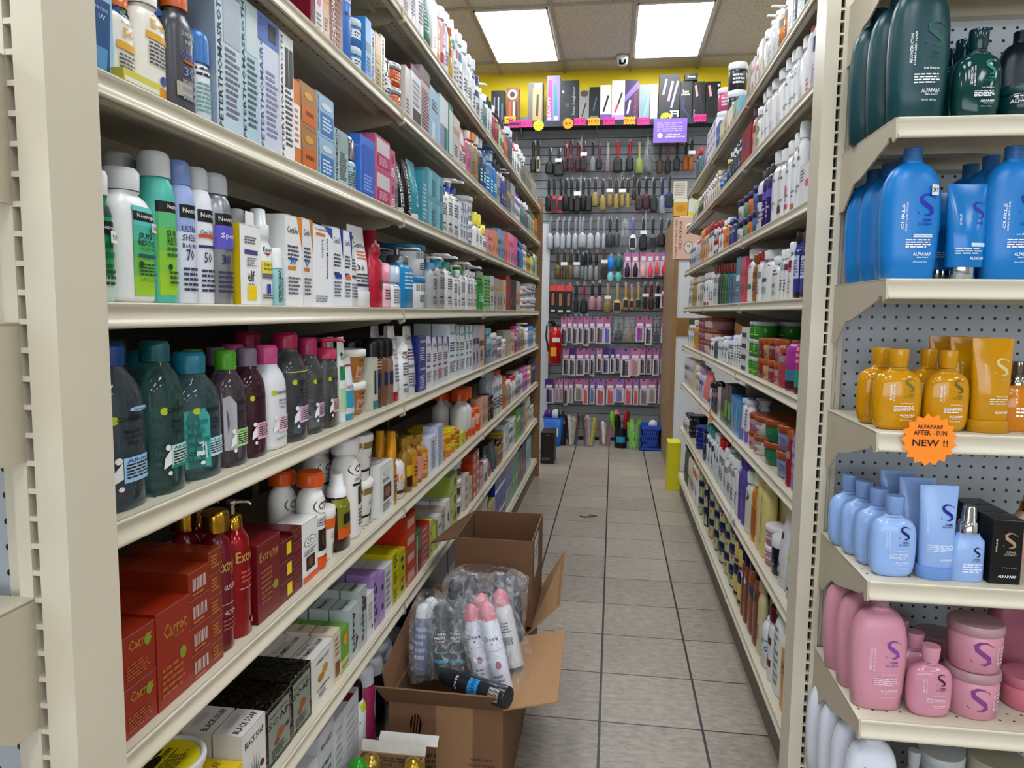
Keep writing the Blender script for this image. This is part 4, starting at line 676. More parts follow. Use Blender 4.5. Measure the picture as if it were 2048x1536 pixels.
# ---- left rack, fifth shelf
CLR = {'m': 'clear', 'k': .62}
stock('L', 4, 220, [
 (322, 685, 'bottle', 'b4c4d2', '1d4f94', 'large clear cleansing bottle with dark blue cap', garn('2a5a8a', 'a9cbe6') + [('e', .12, .605, .4, .03, 'a9cbe6'), ('t', .14, .6, .3, .014, 'VALUE SIZE', '234')], dict(CLR, ch=.14, cr=.235, round=1, k=.74)),
 (392, 682, 'bottle', '8fc4bc', '1c6b72', 'large clear teal cleansing bottle with dark teal cap', garn('1a7a6a', 'bfe0da') + [('r', -.2, .42, .17, .19, '1f8f7c')], dict(CLR, ch=.14, cr=.235, round=1, k=.74)),
 (464, 704, 'bottle', 'a4d4dc', '2c8aa4', 'medium clear bottle with turquoise cap', garn('1a8a9a', 'c4e2ea') + [('p', [(-.46, .1), (-.1, .1), (-.1, .5), (-.2, .57), (-.46, .55)], '4fb0a8'), ('f', -.45, -.12, .15, .5, 5, '2a8a84')], dict(CLR, ch=.17, cr=.235, round=1, k=.74)),
 (508, 700, 'bottle', 'c8b8c8', '5fae34', 'medium clear bottle with bright green cap', garn('4a8a2a', 'b6dc96') + [('p', [(-.46, .15), (-.2, .15), (-.2, .55), (-.35, .62), (-.46, .6)], 'b4b4b8')], dict(CLR, ch=.17, cr=.235, round=1, k=.74)),
 (547, 696, 'bottle', 'b0758a', '8d7f95', 'medium plum tinted bottle with grey violet cap', garn('a0305a', 'e8b8ca'), dict(CLR, ch=.17, cr=.235, round=1, k=.74)),
 (587, 690, 'bottle', 'dfdfe2', 'd8609c', 'milky white cleansing bottle with pink cap', garn('a0305a', 'f0d0dc') + [('p', [(-.3, .1), (.4, .1), (.4, .13), (.0, .115)], '2f8f5a')], {'ch': .18, 'cr': .24, 'round': 1, 'k': .74}),
 (629, 665, 'bottle', 'b8bcc6', 'b02a5c', 'large clear bottle with crimson cap', garn('7a4a8a', 'e0c0dc') + [('r', -.5, .5, .64, .65, 'b0c840')], dict(CLR, ch=.15, cr=.235, round=1, k=.74)),
 (658, 676, 'bottle', 'ccd0d0', 'b83c70', 'medium clear bottle with raspberry cap', garn('7a4a8a', 'e0c0dc'), dict(CLR, ch=.18, cr=.25, round=1, k=.74)),
 (687, 676, 'pump', 'd2d6d6', 'c8406c', 'clear pump bottle with pink pump', garn('a05050', 'eebcb8'), dict(CLR, ch=.22, cr=.24, k=.6)),
 (698, 674, 'tube', 'e6e9e4', 'e8ebe8', 'white and green squeeze tube', [('r', -.4, .4, .5, .66, '2f8f5a'), ('r', -.4, .4, .15, .4, 'b4d8a0'), ('e', -.1, .8, .4, .05, '4a6a3a'), ('t', 0, .75, .5, .04, 'RUSE', '333')], {'ch': .12}),
 (716, 715, 'tube', 'e2e8ea', '3fa4c0', 'white tube with turquoise lower half and red text', [('r', -.5, .5, .2, .48, '3fa4c0'), ('t', 0, .53, .7, .05, 'VERSED', 'b83040'), ('r', -.4, .4, .86, .89, 'b83040')], {'ch': .1}),
 (747, 697, 'jar', 'b98445', 'eeebe4', 'brown tapered tub with white lid', [('t', .08, .66, .5, .08, 'GARNIER', '2f3a20'), ('r', -.2, .4, .15, .5, 'dcaa94'), ('t', .1, .48, .5, .07, 'GLOW BOOST', '4a2a20'), ('f', -.15, .36, .2, .4, 3, '7a4a3a')], {'stack': 2, 'ch': .22, 'taper': 1}),
 (757, 715, 'box', 'cfd0c4', '', 'narrow box with black brush and teal base', [('r', -.2, .2, .3, .75, '2a2c2e'), ('r', -.5, .5, .02, .18, '1f8a80')], {'d': .04}),
 (770, 676, 'can', '6f4a3c', '14161c', 'brown spray tanner can with black cap', [('r', -.3, .2, .3, .5, '28365e'), ('t', .1, .72, .7, .06, 'L EG', 'cfa890'), ('f', -.3, .3, .55, .68, 3, 'c8a48c')], {'ch': .26, 'cr': .98}),
 (781, 676, 'can', '84604c', '14161c', 'brown spray tanner can with black cap', [('r', -.3, .2, .3, .5, '28365e'), ('t', .1, .72, .7, .06, 'L EG', 'dfb8a0')], {'ch': .26, 'cr': .98}),
 (791, 676, 'can', '9a7a66', '14161c', 'brown spray tanner can with black cap', [('r', -.3, .2, .3, .5, '28365e')], {'ch': .26, 'cr': .98}),
 (806, 652, 'tube', 'ebeae8', 'a81f3c', 'white relief cream tube with red cap', [('t', 0, .82, .6, .05, 'Cetaphil', '445'), ('t', .0, .68, .6, .04, 'Eczema', 'a02a3c'), ('t', -.04, .63, .5, .04, 'Relief', 'a02a3c'), ('t', .0, .58, .6, .04, 'Cream', 'a02a3c'), ('f', -.3, .3, .25, .5, 5, '778')], {'ch': .12}),
 (823, 672, 'spray', 'eef0f0', 'f0f0f0', 'white skin spray with pink label spot', cerab() + [('r', .1, .35, .62, .72, 'e07080')], {'ch': .24, 'cr': .3, 'k': .6}),
 (838, 652, 'tube', 'e2e2e0', 'd8dadc', 'grey white leaning tube with lettering', cera('888a90'), {'ch': .12}),
 (853, 672, 'box', '2a3284', '', 'navy carton with white lettering', [('t', .05, .82, .7, .12, 'CeraVe', 'e8eaf4'), ('f', -.3, .4, .1, .6, 6, 'c8cce8')], {'stack': 2, 'd': .055}),
 (865, 672, 'box', 'dadbe2', '', 'white carton with purple corner', cera('4a3c94'), {'d': .05}), (875, 674, 'box', 'dadbe2', '', 'white carton with purple corner', cera('4a3c94'), {'d': .05}),
 (887, 673, 'box', 'd6d4dc', '', 'white carton with violet band and pink dot', cera('5a3ca0') + [('e', -.1, .3, .4, .1, 'e0608c')], {'d': .05}), (898, 674, 'box', 'd6d6dc', '', 'white carton with violet band', cera('5a3ca0'), {'d': .05}),
 (913, 648, 'box', 'e2eaec', '', 'large white carton with teal triangle', cera('2aa4b4'), {'d': .06}), (920, 650, 'box', 'dde4e6', '', 'tall white carton with teal stripe', cera('2a94a4'), {'d': .05}),
 (931, 652, 'box', 'e0e8ea', '', 'white carton with teal triangle', cera('2aa4b4'), {'d': .05}), (945, 650, 'box', 'e0e8ea', '', 'white carton with teal triangle', cera('2aa4b4'), {'d': .05}),
 (958, 650, 'box', 'b8bcc8', '', 'grey lilac carton with dark stripes', None, {'c1': '3a4050'}), (968, 650, 'box', 'ccb8ac', '', 'beige carton with brown squares', None, {'c1': '6a4a3c'}), (973, 672, 'box', '8a2430', '', 'dark red narrow carton', None, {}),
 (985, 656, 'bottle', '6aaab0', '7ab8bc', 'blue green bottle', None, {'c1': 'a8d0d4'}), (996, 666, 'bottle', 'b9b4be', 'd8d8dc', 'small grey bottle', None, {'stack': 1}), (1006, 672, 'jar', 'b8b0bc', 'd0ccd4', 'small silver grey jar', None, {'stack': 2}), (1014, 678, 'bottle', 'd8bcc8', 'e0d8dc', 'small pink bottle', None, {}),
 (1022, 660, 'box', 'b0b09c', '', 'greyish gold trimmed carton', [('r', -.5, -.38, 0, 1, 'ead9a8'), ('r', .38, .5, 0, 1, 'ead9a8')], {}), (1028, 664, 'box', 'd8cc9c', '', 'pale gold carton', None, {}), (1035, 652, 'pump', 'c83c80', 'e0489c', 'magenta pump bottle', None, {'c1': 'd8c8d8'}), (1042, 652, 'bottle', '9c90a8', 'b8b0c0', 'mauve bottle', None, {}),
 (1050, 646, 'pump', 'c8b070', 'dfe4e4', 'honey coloured pump bottle', None, {}), (1058, 655, 'bottle', 'dfe2e6', 'e6e8ec', 'white bottle with gold print', None, {'c1': 'c8a860'}), (1067, 652, 'bottle', '8aa8d4', '5a84c4', 'light blue bottle', None, {}), (1075, 656, 'bottle', 'd0dce4', '6a9ac8', 'white bottle with blue cap', None, {})])
# ---- left rack, sixth shelf
CAR = '983219'
def carrot(big): return [('t', .05, .76, .7, .15 if big else .2, 'Carrot', 'b08a34'), ('t', .16, .66, .3, .04, 'GLOW', 'a8802f'), ('e', .26, .44 if big else .7, .2, .13 if big else .24, '8f9a34'), ('f', -.38, .3, .1, .42, 5, 'b06a34')]
def barc(): return [('bar', -.3, .4, .25, .7, 'd8c8c0'), ('f', -.3, .4, .05, .2, 1, 'c07850')]
stock('L', 5, 250, [
 (318, 1258, 'box', CAR, '', 'shiny orange red carton with gold lettering', carrot(0), {'stack': 2, 'd': .16, 'rep': 0}),
 (384, 1208, 'box', '9c351c', '', 'tall orange red carton with gold script', carrot(1), {'d': .17, 'rep': 0, 'top': [('r', .25, .45, .6, .95, 'd8b430')]}),
 (424, 1135, 'box', '94391e', '', 'small orange red carton with barcode', barc(), {'stack': 4, 'd': .17, 'rep': 0}),
 (449, 1098, 'box', '8e3d20', '', 'small orange brown carton', [('f', -.3, .3, .2, .8, 4, 'c08040')], {'stack': 5, 'd': .12, 'rep': 0}),
 (483, 1020, 'bottle', '74142a', 'b8923c', 'tall maroon lotion bottle with gold cap', [('t', .05, .62, .9, .09, 'Extreme', 'b8a05c'), ('t', .2, .56, .4, .035, 'GLOW', 'a89050'), ('t', .1, .46, .7, .035, 'GLYCERINE', 'd8ccc8'), ('r', -.35, .45, .34, .345, 'c8b8b8'), ('t', .1, .28, .7, .03, 'GLYCERINE', 'd8ccc8'), ('f', -.3, .4, .15, .24, 3, 'a05a50')], {'ch': .15, 'cr': .4, 'cmetal': 1, 'crough': .15, 'k': .9, 'p': 2, 'rough': .15}),
 (518, 1000, 'pump', 'a01a22', 'b8923c', 'tall metallic red pump bottle with gold collar', [('t', .05, .6, .9, .08, 'Extreme', 'b8a05c'), ('r', -.35, .4, .36, .365, 'c8b8b8'), ('f', -.3, .4, .4, .5, 3, 'c05a50'), ('e', .2, .1, .35, .05, 'b0a040')], {'ch': .2, 'cr': .22, 'cmetal': 1, 'crough': .15, 'head': 'b8b0a8', 'k': .9, 'p': 2, 'rough': .15, 'metal': .4}),
 (564, 1077, 'box', '7e1c28', '', 'tall maroon carton with gold script', [('t', 0, .82, .8, .12, 'Extreme', 'b0904c'), ('t', .2, .75, .3, .04, 'GLOW', 'a08444'), ('f', -.35, .2, .2, .66, 7, 'a0683c'), ('e', .25, .36, .24, .12, '9a9a34')], {'d': .06, 'rep': 1}),
 (588, 1078, 'box', '6e1824', '', 'small maroon carton with yellow sticker', [('r', .0, .4, .2, .8, 'e0cc20')], {'stack': 3, 'd': .14, 'rep': 0}),
 (607, 1056, 'box', '6c1622', '', 'small plain maroon carton', [('f', -.4, .4, .2, .8, 3, '9a4a44')], {'stack': 5, 'd': .14, 'rep': 0}),
 (637, 1040, 'box', 'eceae6', '', 'white and orange carton with portrait', ct(), {'d': .05, 'rep': 0}),
 (661, 942, 'bottle', 'eeece8', 'dc6418', 'white and orange lotion can with orange cap', ct(), {'low': (.14, 'dc6418'), 'ch': .15, 'cr': .44, 'k': .9, 'p': 2}),
 (682, 1012, 'jar', 'e9e6e2', 'ece9e4', 'white cream tub with orange shoulder', [('r', -.5, .5, .6, .8, 'e0702a'), ('t', .1, .45, .5, .1, 'CT+', '444'), ('r', .0, .3, .08, .3, '4a3a30')], {'ch': .18, 'taper': 1}),
 (708, 947, 'spray', 'a4562a', 'f2f2f2', 'amber oil bottle with white sprayer and green label', [('r', -.4, .45, .3, .68, '8a8a2c'), ('t', .0, .6, .6, .06, 'CT+', 'd8d8a0'), ('r', -.2, .3, .34, .48, '2a2420'), ('r', -.4, .45, .16, .3, 'dc6a20')], {'ch': .3, 'cr': .28, 'm': 'clear'}),
 (733, 875, 'bottle', 'edebe8', 'eeecea', 'tall white lotion bottle with oval logo and portrait', [('e', .0, .7, .8, .14, '555'), ('e', .0, .7, .72, .12, 'f0efec'), ('t', .04, .7, .5, .07, 'CT+', '333'), ('t', .1, .6, .7, .025, 'CLEAR THERAPY', '333'), ('r', -.3, .45, .535, .56, '222'), ('r', -.1, .42, .34, .52, '3a2a24'), ('e', .16, .43, .3, .12, '8a5c40'), ('f', -.1, .4, .12, .3, 5, '555')], {'ch': .16, 'cr': .38, 'k': .8, 'p': 2}),
 (761, 866, 'jar', 'edebe6', 'f0eeea', 'white tub with gold shoulder', [('r', -.5, .5, .7, .9, '9a8448'), ('t', .15, .5, .45, .09, 'CT+', '555'), ('r', -.5, .5, .2, .25, '222'), ('r', .1, .45, .05, .3, '4a3a30')], {'stack': 2, 'ch': .16, 'taper': 1}),
 (789, 925, 'box', 'e8e8e6', '', 'white carton with round logo and portrait', [('e', 0, .82, .5, .12, '999'), ('e', 0, .82, .44, .1, 'f0f0f0'), ('t', 0, .82, .3, .05, 'CT+', '555'), ('f', -.3, .3, .64, .72, 2, '777'), ('r', -.25, .3, .28, .58, '54403a'), ('e', .02, .43, .4, .2, '9a6a50'), ('f', -.3, .3, .06, .24, 4, '888')], {'d': .06, 'top': [('e', 0, .5, .6, .5, 'aaa'), ('e', 0, .5, .5, .4, 'eee')]}),
 (799, 862, 'spray', 'c88a1c', 'd69a18', 'amber foam bottle with yellow pump', None, {'ch': .4, 'cr': .42}),
 (819, 885, 'oil', 'dfdedc', 'b8862a', 'white can with orange fruit picture and gold cap', [('t', 0, .7, .8, .05, 'MONE', '444'), ('e', 0, .4, .8, .24, 'e08a1c'), ('e', 0, .4, .5, .15, 'eea84a'), ('r', -.5, .5, .1, .16, '6a3a20')], {'ch': .2, 'near': 1}),
 (829, 875, 'oil', 'a07a1c', 'a8821f', 'tall golden oil bottle', [('r', -.4, .4, .3, .5, 'd8b030'), ('r', -.4, .4, .1, .28, '2a2418')], {'ch': .16}), (840, 870, 'oil', 'b58a24', 'a8821f', 'tall golden oil bottle', [('r', -.4, .4, .1, .6, 'd89a28'), ('f', -.3, .3, .2, .5, 4, '5a3010')], {'ch': .16}), (849, 875, 'oil', 'a8661c', '9c7a20', 'tall amber oil bottle', [('r', -.4, .4, .1, .6, 'd8a0a0')], {'ch': .16}), (861, 868, 'oil', 'b8861c', 'a8821f', 'tall golden oil bottle', [('r', -.4, .4, .12, .6, 'e6b060'), ('f', -.3, .3, .2, .5, 4, 'b83820')], {'ch': .16}),
 (875, 872, 'box', 'd4d8e6', '', 'tall lilac white carton', [('f', -.3, .3, .1, .9, 9, '889')], {'d': .05, 'rep': 0}), (887, 850, 'box', 'c8ccdc', '', 'pale blue grey small carton', [('f', -.3, .3, .1, .9, 5, '99a')], {'stack': 3, 'd': .05, 'rep': 0}),
 (897, 872, 'bottle', 'e0a02c', 'd8a020', 'short orange bottle', None, {'c1': 'e8d020'}),
 (916, 857, 'jar', 'ec8c1c', 'e6cc1c', 'orange tub with yellow rim', [('r', -.5, .5, .5, .9, 'e8d020'), ('e', .2, .5, .3, .4, '6a4a20')], {'stack': 2, 'ch': .15}),
 (924, 860, 'jar', 'c8c428', 'd8502c', 'lime tub with red lid', None, {'stack': 2}), (932, 864, 'box', 'd0cc3c', '', 'lime narrow carton', None, {}),
 (946, 775, 'oil', 'dcdad8', 'd86020', 'tall white bottle with broad orange cap', [('t', .1, .8, .4, .04, 'O', 'c04a1c'), ('r', -.5, .5, .05, .2, 'e0682a')], {'ch': .22, 'cr': .49}), (965, 816, 'can', 'e8b090', 'dc6820', 'white and orange can with orange cap', [('e', .1, .5, .4, .3, '8a3c2a'), ('r', -.5, .5, .05, .3, 'e0541c')], {'ch': .2, 'cr': .96}),
 (977, 795, 'box', 'd0a890', '', 'rose gold carton', None, {}), (990, 790, 'bottle', '3a2420', '1a1412', 'dark brown bottle with black cap', None, {'c1': '8a6a50'}),
 (996, 742, 'can', 'c8ccd0', 'b0b4b8', 'grey white can', None, {}), (1007, 740, 'can', 'dce0e6', 'd85c20', 'tall white can with orange cap', None, {'ch': .1}), (1014, 752, 'bottle', 'd8802c', 'd06018', 'orange bottle', None, {}),
 (1024, 760, 'bottle', 'b8a890', 'd8d0c4', 'beige bottle', None, {}), (1034, 750, 'bottle', 'dcd8de', 'c0404c', 'white bottle with red dot', None, {'c1': 'c8304c'}), (1042, 742, 'can', 'c8ccd4', 'd0d0d8', 'silver white can', None, {}), (1047, 738, 'can', 'd8d8e4', 'a880a0', 'lilac white can', None, {}),
 (1056, 734, 'bottle', 'c48cc8', 'b878bc', 'orchid pink bottle', None, {'c1': 'c83c70'}), (1063, 732, 'bottle', 'd8d4cc', 'e0a020', 'white bottle with yellow cap', None, {'c1': 'd87828'}), (1072, 716, 'bottle', '3a3c84', '20243a', 'indigo bottle at the rack end', None, {'c1': '8a8ac0'})])
# ---- left rack, seventh shelf
def stack_side(c): return {'side': [('f', -.4, .4, .2, .8, 4, c)], 'top': [('f', -.4, .4, .2, .8, 4, c)]}
BS = {'rz': 0}
stock('L', 6, 430, [
 (488, 1492, 'box', 'e6cc14', '', 'yellow soap carton', [('t', 0, .7, .8, .14, 'BLACK SOAP', '3a3410'), ('f', -.3, .3, .2, .5, 3, '6a5a10')], {'d': .07, 'rep': 0, 'top': [('t', 0, .5, .8, .2, 'BLACK SOAP', '8a7a10')], 'hmax': .075}),
 (534, 1447, 'box', 'd9d6d2', '', 'white soap carton with green plant picture', [('t', 0, .8, .8, .1, 'BLACK SOAP', '223')] + [('p', [(-.02, .1), (.04, .1), (.3 * math.cos(a) + .01, .3 + .3 * math.sin(a))], '2a5a50') for a in (.3, .8, 1.3, 1.8, 2.3, 2.8)] + [('e', .3, .3, .18, .1, '6a2430')], {'d': .05, 'rep': 3, 'top': [('t', 0, .3, .85, .24, 'BLACK SOAP', '223'), ('e', 0, .75, .6, .3, 'c4c0bc')]}),
 (585, 1396, 'box', '19130e', '', 'film-wrapped black soap pack with pale label', [('r', -.4, .42, .08, .9, '8f9488'), ('t', 0, .8, .7, .05, 'NATURAL', '222'), ('t', 0, .68, .8, .12, 'SOAP', '1c1c1a'), ('e', .05, .42, .3, .16, 'a06030'), ('e', -.1, .33, .2, .1, '8a4a24'), ('f', -.3, .3, .1, .26, 4, '333'), ('r', .25, .38, .4, .46, '223050')], {'d': .11, 'rep': 2, 'm': 'wrap'}),
 (625, 1342, 'box', '19130e', '', 'film-wrapped black soap pack with pale label', [('r', -.4, .42, .08, .9, '8f9488'), ('t', 0, .8, .7, .05, 'NATURAL', '222'), ('t', 0, .68, .8, .12, 'SOAP', '1c1c1a'), ('e', .05, .42, .3, .16, 'a06030'), ('e', -.1, .33, .2, .1, '8a4a24'), ('f', -.3, .3, .1, .26, 4, '333')], {'d': .11, 'rep': 2, 'm': 'wrap'}),
 (668, 1300, 'box', 'dfdcd6', '', 'white soap carton with yellow root picture', [('t', 0, .84, .6, .06, 'TURMERIC SOAP', '443'), ('e', -.08, .5, .3, .16, 'b08a24'), ('e', .1, .6, .26, .18, 'c49a30'), ('t', 0, .3, .6, .05, 'TURMERIC', '333'), ('f', -.2, .2, .12, .24, 3, '777')], {'d': .046, 'rep': 5, 'top': [('t', 0, .5, .85, .24, 'TURMERIC SOAP', '332'), ('f', -.3, .3, .7, .9, 2, '998')]}),
 (682, 1262, 'box', 'd9cdb8', '', 'beige soap carton', [('f', -.3, .3, .5, .9, 4, 'a08870'), ('r', -.3, .3, .1, .4, '8a5a3c')], {'d': .05, 'rep': 4, 'top': [('t', 0, .5, .8, .2, 'TURMERIC', 'a89478')]}),
 (700, 1256, 'box', '74a83c', '', 'green soap carton with orange sticker', [('r', -.1, .3, .6, .84, 'e8941c'), ('r', -.5, .5, .04, .3, 'c8c48c'), ('t', .1, .14, .8, .1, 'SANDALWOOD', '222')], {'d': .05, 'rep': 2}),
 (720, 1212, 'box', 'b9c2c0', '', 'silver grey soap carton with vertical black lettering', [('t', -.05, .5, .4, .8, 'Axepra', '16181c', -1), ('p', [(.1, .1), (.4, .3), (.2, .45)], '8a3038')], {'d': .045, 'rep': 4, 'side': [('p', [(-.4, .1), (.3, .1), (.3, .8), (-.1, .8), (-.4, .4)], 'a8b8ae')], 'top': [('t', 0, .5, .85, .4, 'Axepra', '222')]}),
 (735, 1176, 'box', 'b4bcba', '', 'grey soap carton with black lettering', [('t', -.05, .5, .5, .8, 'Axepra', '16181c', -1), ('r', 0, .4, .6, .8, '4a3038')], {'d': .045, 'rep': 4, 'top': [('t', 0, .5, .85, .4, 'Axepra', '222')]}),
 (749, 1186, 'box', 'dcdcdc', '', 'white carton with small black emblem', [('e', .2, .2, .2, .1, '222'), ('f', -.3, .3, .4, .8, 4, 'aaa')], {'d': .05, 'rep': 2}),
 (759, 1148, 'box', 'a88fc0', '', 'lilac carton with black emblem', [('e', .1, .7, .3, .14, '222'), ('e', .1, .3, .3, .14, '222'), ('f', -.4, .0, .1, .9, 6, '6a5484')], {'d': .07, 'rep': 1}),
 (770, 1146, 'box', 'a88fc0', '', 'lilac carton with black emblem', [('e', .1, .7, .3, .14, '222'), ('e', .1, .3, .3, .14, '222')], {'d': .07, 'rep': 1}),
 (786, 1130, 'box', 'cfd2d4', '', 'white grey carton', [('f', -.3, .3, .1, .9, 6, '999')], {'d': .06, 'rep': 2}),
 (798, 1104, 'box', 'c8bc1c', '', 'yellow carton with dark fruit pictures', [('f', -.3, .3, .1, .9, 4, '5a5410')], {'stack': 3, 'd': .13, 'rep': 0}),
 (811, 1100, 'box', 'b8b424', '', 'yellow green carton with printed fruits', [('e', 0, .8, .4, .1, '2a4a20'), ('e', .1, .6, .3, .1, '3a3a20'), ('e', 0, .35, .4, .1, 'b83a28'), ('e', 0, .15, .4, .1, '2a5a30')], {'d': .06, 'rep': 1}),
 (832, 1028, 'box', 'c03e1c', '', 'orange red carton with white square', [('r', -.3, .35, .3, .75, 'c8b0a0')], {'stack': 4, 'd': .14, 'rep': 0}),
 (843, 1060, 'box', '3a6a40', '', 'green and red tall carton', [('r', -.5, .5, 0, .5, '8a3028'), ('r', -.4, -.2, .0, .9, 'd8d4c0')], {'rep': 1}),
 (860, 1050, 'box', 'a8242c', '', 'small red carton with white print', [('f', -.3, .3, .3, .7, 1, 'e0b0b0')], {'stack': 6, 'd': .12, 'rep': 0}),
 (866, 1040, 'box', 'cfc850', '', 'pale yellow carton', None, {'stack': 2, 'rep': 0, 'd': .09}), (876, 1045, 'box', '6a9a34', '', 'yellow and green carton', [('r', -.5, .0, 0, 1, 'd8d438')], {'stack': 2, 'rep': 0}),
 (884, 1030, 'box', 'd4d0ca', '', 'white and magenta carton', [('e', 0, .3, .5, .3, 'b83c7c')], {'stack': 2, 'rep': 0, 'd': .1}), (892, 1016, 'box', 'b8a898', '', 'taupe carton', None, {'stack': 3, 'rep': 0, 'd': .12}), (900, 1000, 'box', 'dcdcdc', '', 'white carton with portrait', [('e', .1, .5, .4, .3, '7a5a60')], {'rep': 1}),
 (914, 948, 'box', 'a9b458', '', 'lime carton with portrait', [('e', .2, .5, .3, .5, '7a5a40'), ('r', -.5, -.1, .1, .9, 'b8c880')], {'stack': 3, 'd': .13, 'rep': 0}),
 (929, 918, 'jar', 'd8d8d4', 'e6e6e4', 'white jar with dark green band', [('r', -.5, .5, .2, .6, '1c4a34')], {'stack': 3, 'ch': .25}),
 (938, 948, 'box', 'd8ccc0', '', 'cream soap carton', None, {'stack': 4, 'rep': 0, 'd': .06}), (945, 955, 'box', 'c8c498', '', 'pale olive carton', None, {'stack': 2, 'rep': 0}),
 (958, 902, 'box', 'b84824', '', 'orange red carton with white badge', [('e', .1, .5, .5, .5, 'd8c8bc')], {'stack': 5, 'd': .11, 'rep': 0}), (967, 928, 'box', 'b03c74', '', 'magenta carton', [('f', -.3, .3, .1, .9, 3, 'e8d0d8')], {'stack': 2, 'rep': 0}), (974, 925, 'box', 'd8dcd8', '', 'white and green carton', [('r', -.3, .4, .1, .5, '1c5a3c')], {'rep': 1}),
 (979, 890, 'bottle', 'd0bcac', '4a4a4c', 'beige bottle with dark clear cap', None, {'ch': .35}), (987, 912, 'tube', 'd05c74', 'c8506c', 'pink tube', None, {}), (997, 882, 'tube', '5c666c', '505a60', 'slate grey tube', None, {}),
 (1004, 880, 'bottle', 'a87830', '2a2018', 'amber bottle with dark cap', None, {}), (1010, 862, 'jar', 'a89038', 'b8a040', 'mustard jar', None, {'stack': 3}), (1018, 846, 'box', 'dfe2e0', '', 'white carton with green squares', [('r', -.3, .3, .6, .7, '2a6a5a'), ('r', -.3, .3, .3, .36, '8a2a34')], {'stack': 3, 'rep': 0}), (1025, 834, 'bottle', 'e2e6e8', 'eef0f2', 'white bottle', None, {'c1': '3a8a9a'}),
 (1033, 832, 'bottle', 'ccd4dc', 'e8ecf0', 'pale blue bottle', None, {}), (1041, 815, 'box', '8ab04c', '', 'green carton', None, {'c1': 'd8e0b0'}), (1047, 812, 'box', '4a9ab0', '', 'teal blue carton', None, {}), (1053, 812, 'box', 'd8a850', '', 'ochre carton', None, {}), (1060, 795, 'box', 'd4d8d8', '', 'white grey tall carton', None, {}), (1068, 800, 'bottle', 'd8d4cc', '4a4038', 'cream bottle with dark cap', None, {})])
# ---- left rack, bottom shelf
stock('L', 7, 585, [
 (640, 1440, 'box', 'd2d2d4', '', 'white perfume carton with dark lettering', [('t', -.05, .9, .7, .04, 'SERUM', '333'), ('f', -.3, .3, .2, .8, 8, '889')], {'d': .07, 'hmax': .2, 'rep': 0}),
 (672, 1400, 'box', 'c8c8cc', '', 'tall grey white carton with serif lettering', [('t', 0, .86, .7, .05, 'ANGELS', '334'), ('t', 0, .68, .6, .04, 'INTIMATE', '445'), ('t', 0, .6, .6, .04, 'SENSUAL', '445'), ('f', -.3, .3, .2, .5, 5, '889')], {'d': .07, 'hmax': .24, 'rep': 0}),
 (690, 1430, 'box', 'cdd0d4', '', 'narrow silvery speckled carton', [('f', -.3, .3, .1, .9, 10, 'b0b2b8')], {'d': .06, 'rep': 0}),
 (719, 1395, 'box', 'd4d4d6', '', 'white speckled carton with crimson top stripe', [('f', -.3, .3, .1, .9, 10, 'b8b8be')], {'d': .07, 'rep': 0, 'top': [('r', -.2, .2, 0, 1, '8a1238')]}),
 (743, 1362, 'can', 'e8e8ea', '121214', 'white deodorant can with black cap and dotted arcs', [('r', -.2, .3, .68, .76, 'c8cc3c')] + [('e', -.2 + .3 * math.cos(a), .42 + .16 * math.sin(a), .05, .02, '7a4a9a') for a in (1.8, 2.1, 2.4, 2.7, 3.0, 3.3, 3.6, 3.9)] + [('r', -.5, .5, .1, .2, '141416'), ('r', -.5, .5, .02, .05, 'd87888')], {'ch': .2, 'cr': .8, 'near': 1}),
 (760, 1330, 'can', 'b03c6c', 'dcdce0', 'pink and white deodorant can with white cap', [('e', .3, .5, .8, .4, 'e0dce0')], {'ch': .2, 'cr': .9}), (778, 1310, 'can', '2a2428', 'e0e0e4', 'black and pink can with white cap', [('p', [(-.4, .2), (.2, .2), (.4, .6), (0, .7)], 'b05c84')], {'ch': .2, 'cr': .9}), (800, 1280, 'can', 'c8d0d6', 'dfe3e8', 'pale can with white cap', None, {'ch': .2, 'cr': .9}), (822, 1260, 'can', 'c8d0d6', 'dfe3e8', 'pale can with white cap', None, {'ch': .2, 'cr': .9}),
 (880, 1160, 'box', '1c2c58', '', 'dark navy pack', None, {'d': .1}), (910, 1100, 'box', '20305c', '', 'dark navy pack', None, {'d': .1}), (945, 1050, 'box', '223468', '', 'dark blue pack behind the cartons', None, {'d': .1}),
 (964, 1010, 'box', 'c8a8b4', '', 'white pack with pink portrait', [('e', 0, .6, .5, .4, '8a5068')], {'rep': 0}), (975, 998, 'box', 'd8d8d8', '', 'white pack with black edge', [('r', .2, .5, 0, .9, '222')], {'rep': 0}), (990, 1005, 'box', 'b8b078', '', 'grey and yellow carton', None, {'rep': 0, 'stack': 2}),
 (1010, 940, 'box', '1f47a4', '', 'blue wipes pack with white band', [('r', -.5, .5, .35, .5, 'd4dce8'), ('t', 0, .62, .6, .1, 'wipes', 'e0e8f4')], {'d': .1, 'rep': 0, 'stack': 2}), (1024, 922, 'box', '4468a8', '', 'blue and grey pack', [('r', -.5, .5, 0, .45, '9aa8a8')], {'d': .1, 'rep': 0}),
 (1036, 905, 'box', '2f9484', '', 'sea green pack', [('r', -.4, .4, .3, .5, 'a8b468')], {'d': .1, 'rep': 0}), (1044, 898, 'box', '24306c', '', 'indigo pack', [('e', .2, .5, .3, .4, 'c8b890')], {'d': .1, 'rep': 0}), (1053, 878, 'box', '20284c', '', 'midnight blue pack', [('r', -.4, .2, .2, .4, 'b85c84')], {'d': .1, 'rep': 0}), (1062, 876, 'box', '9cc4d0', '', 'pale teal film-wrapped pack', [('e', 0, .5, .4, .5, '2a8a88')], {'d': .08, 'rep': 0})])
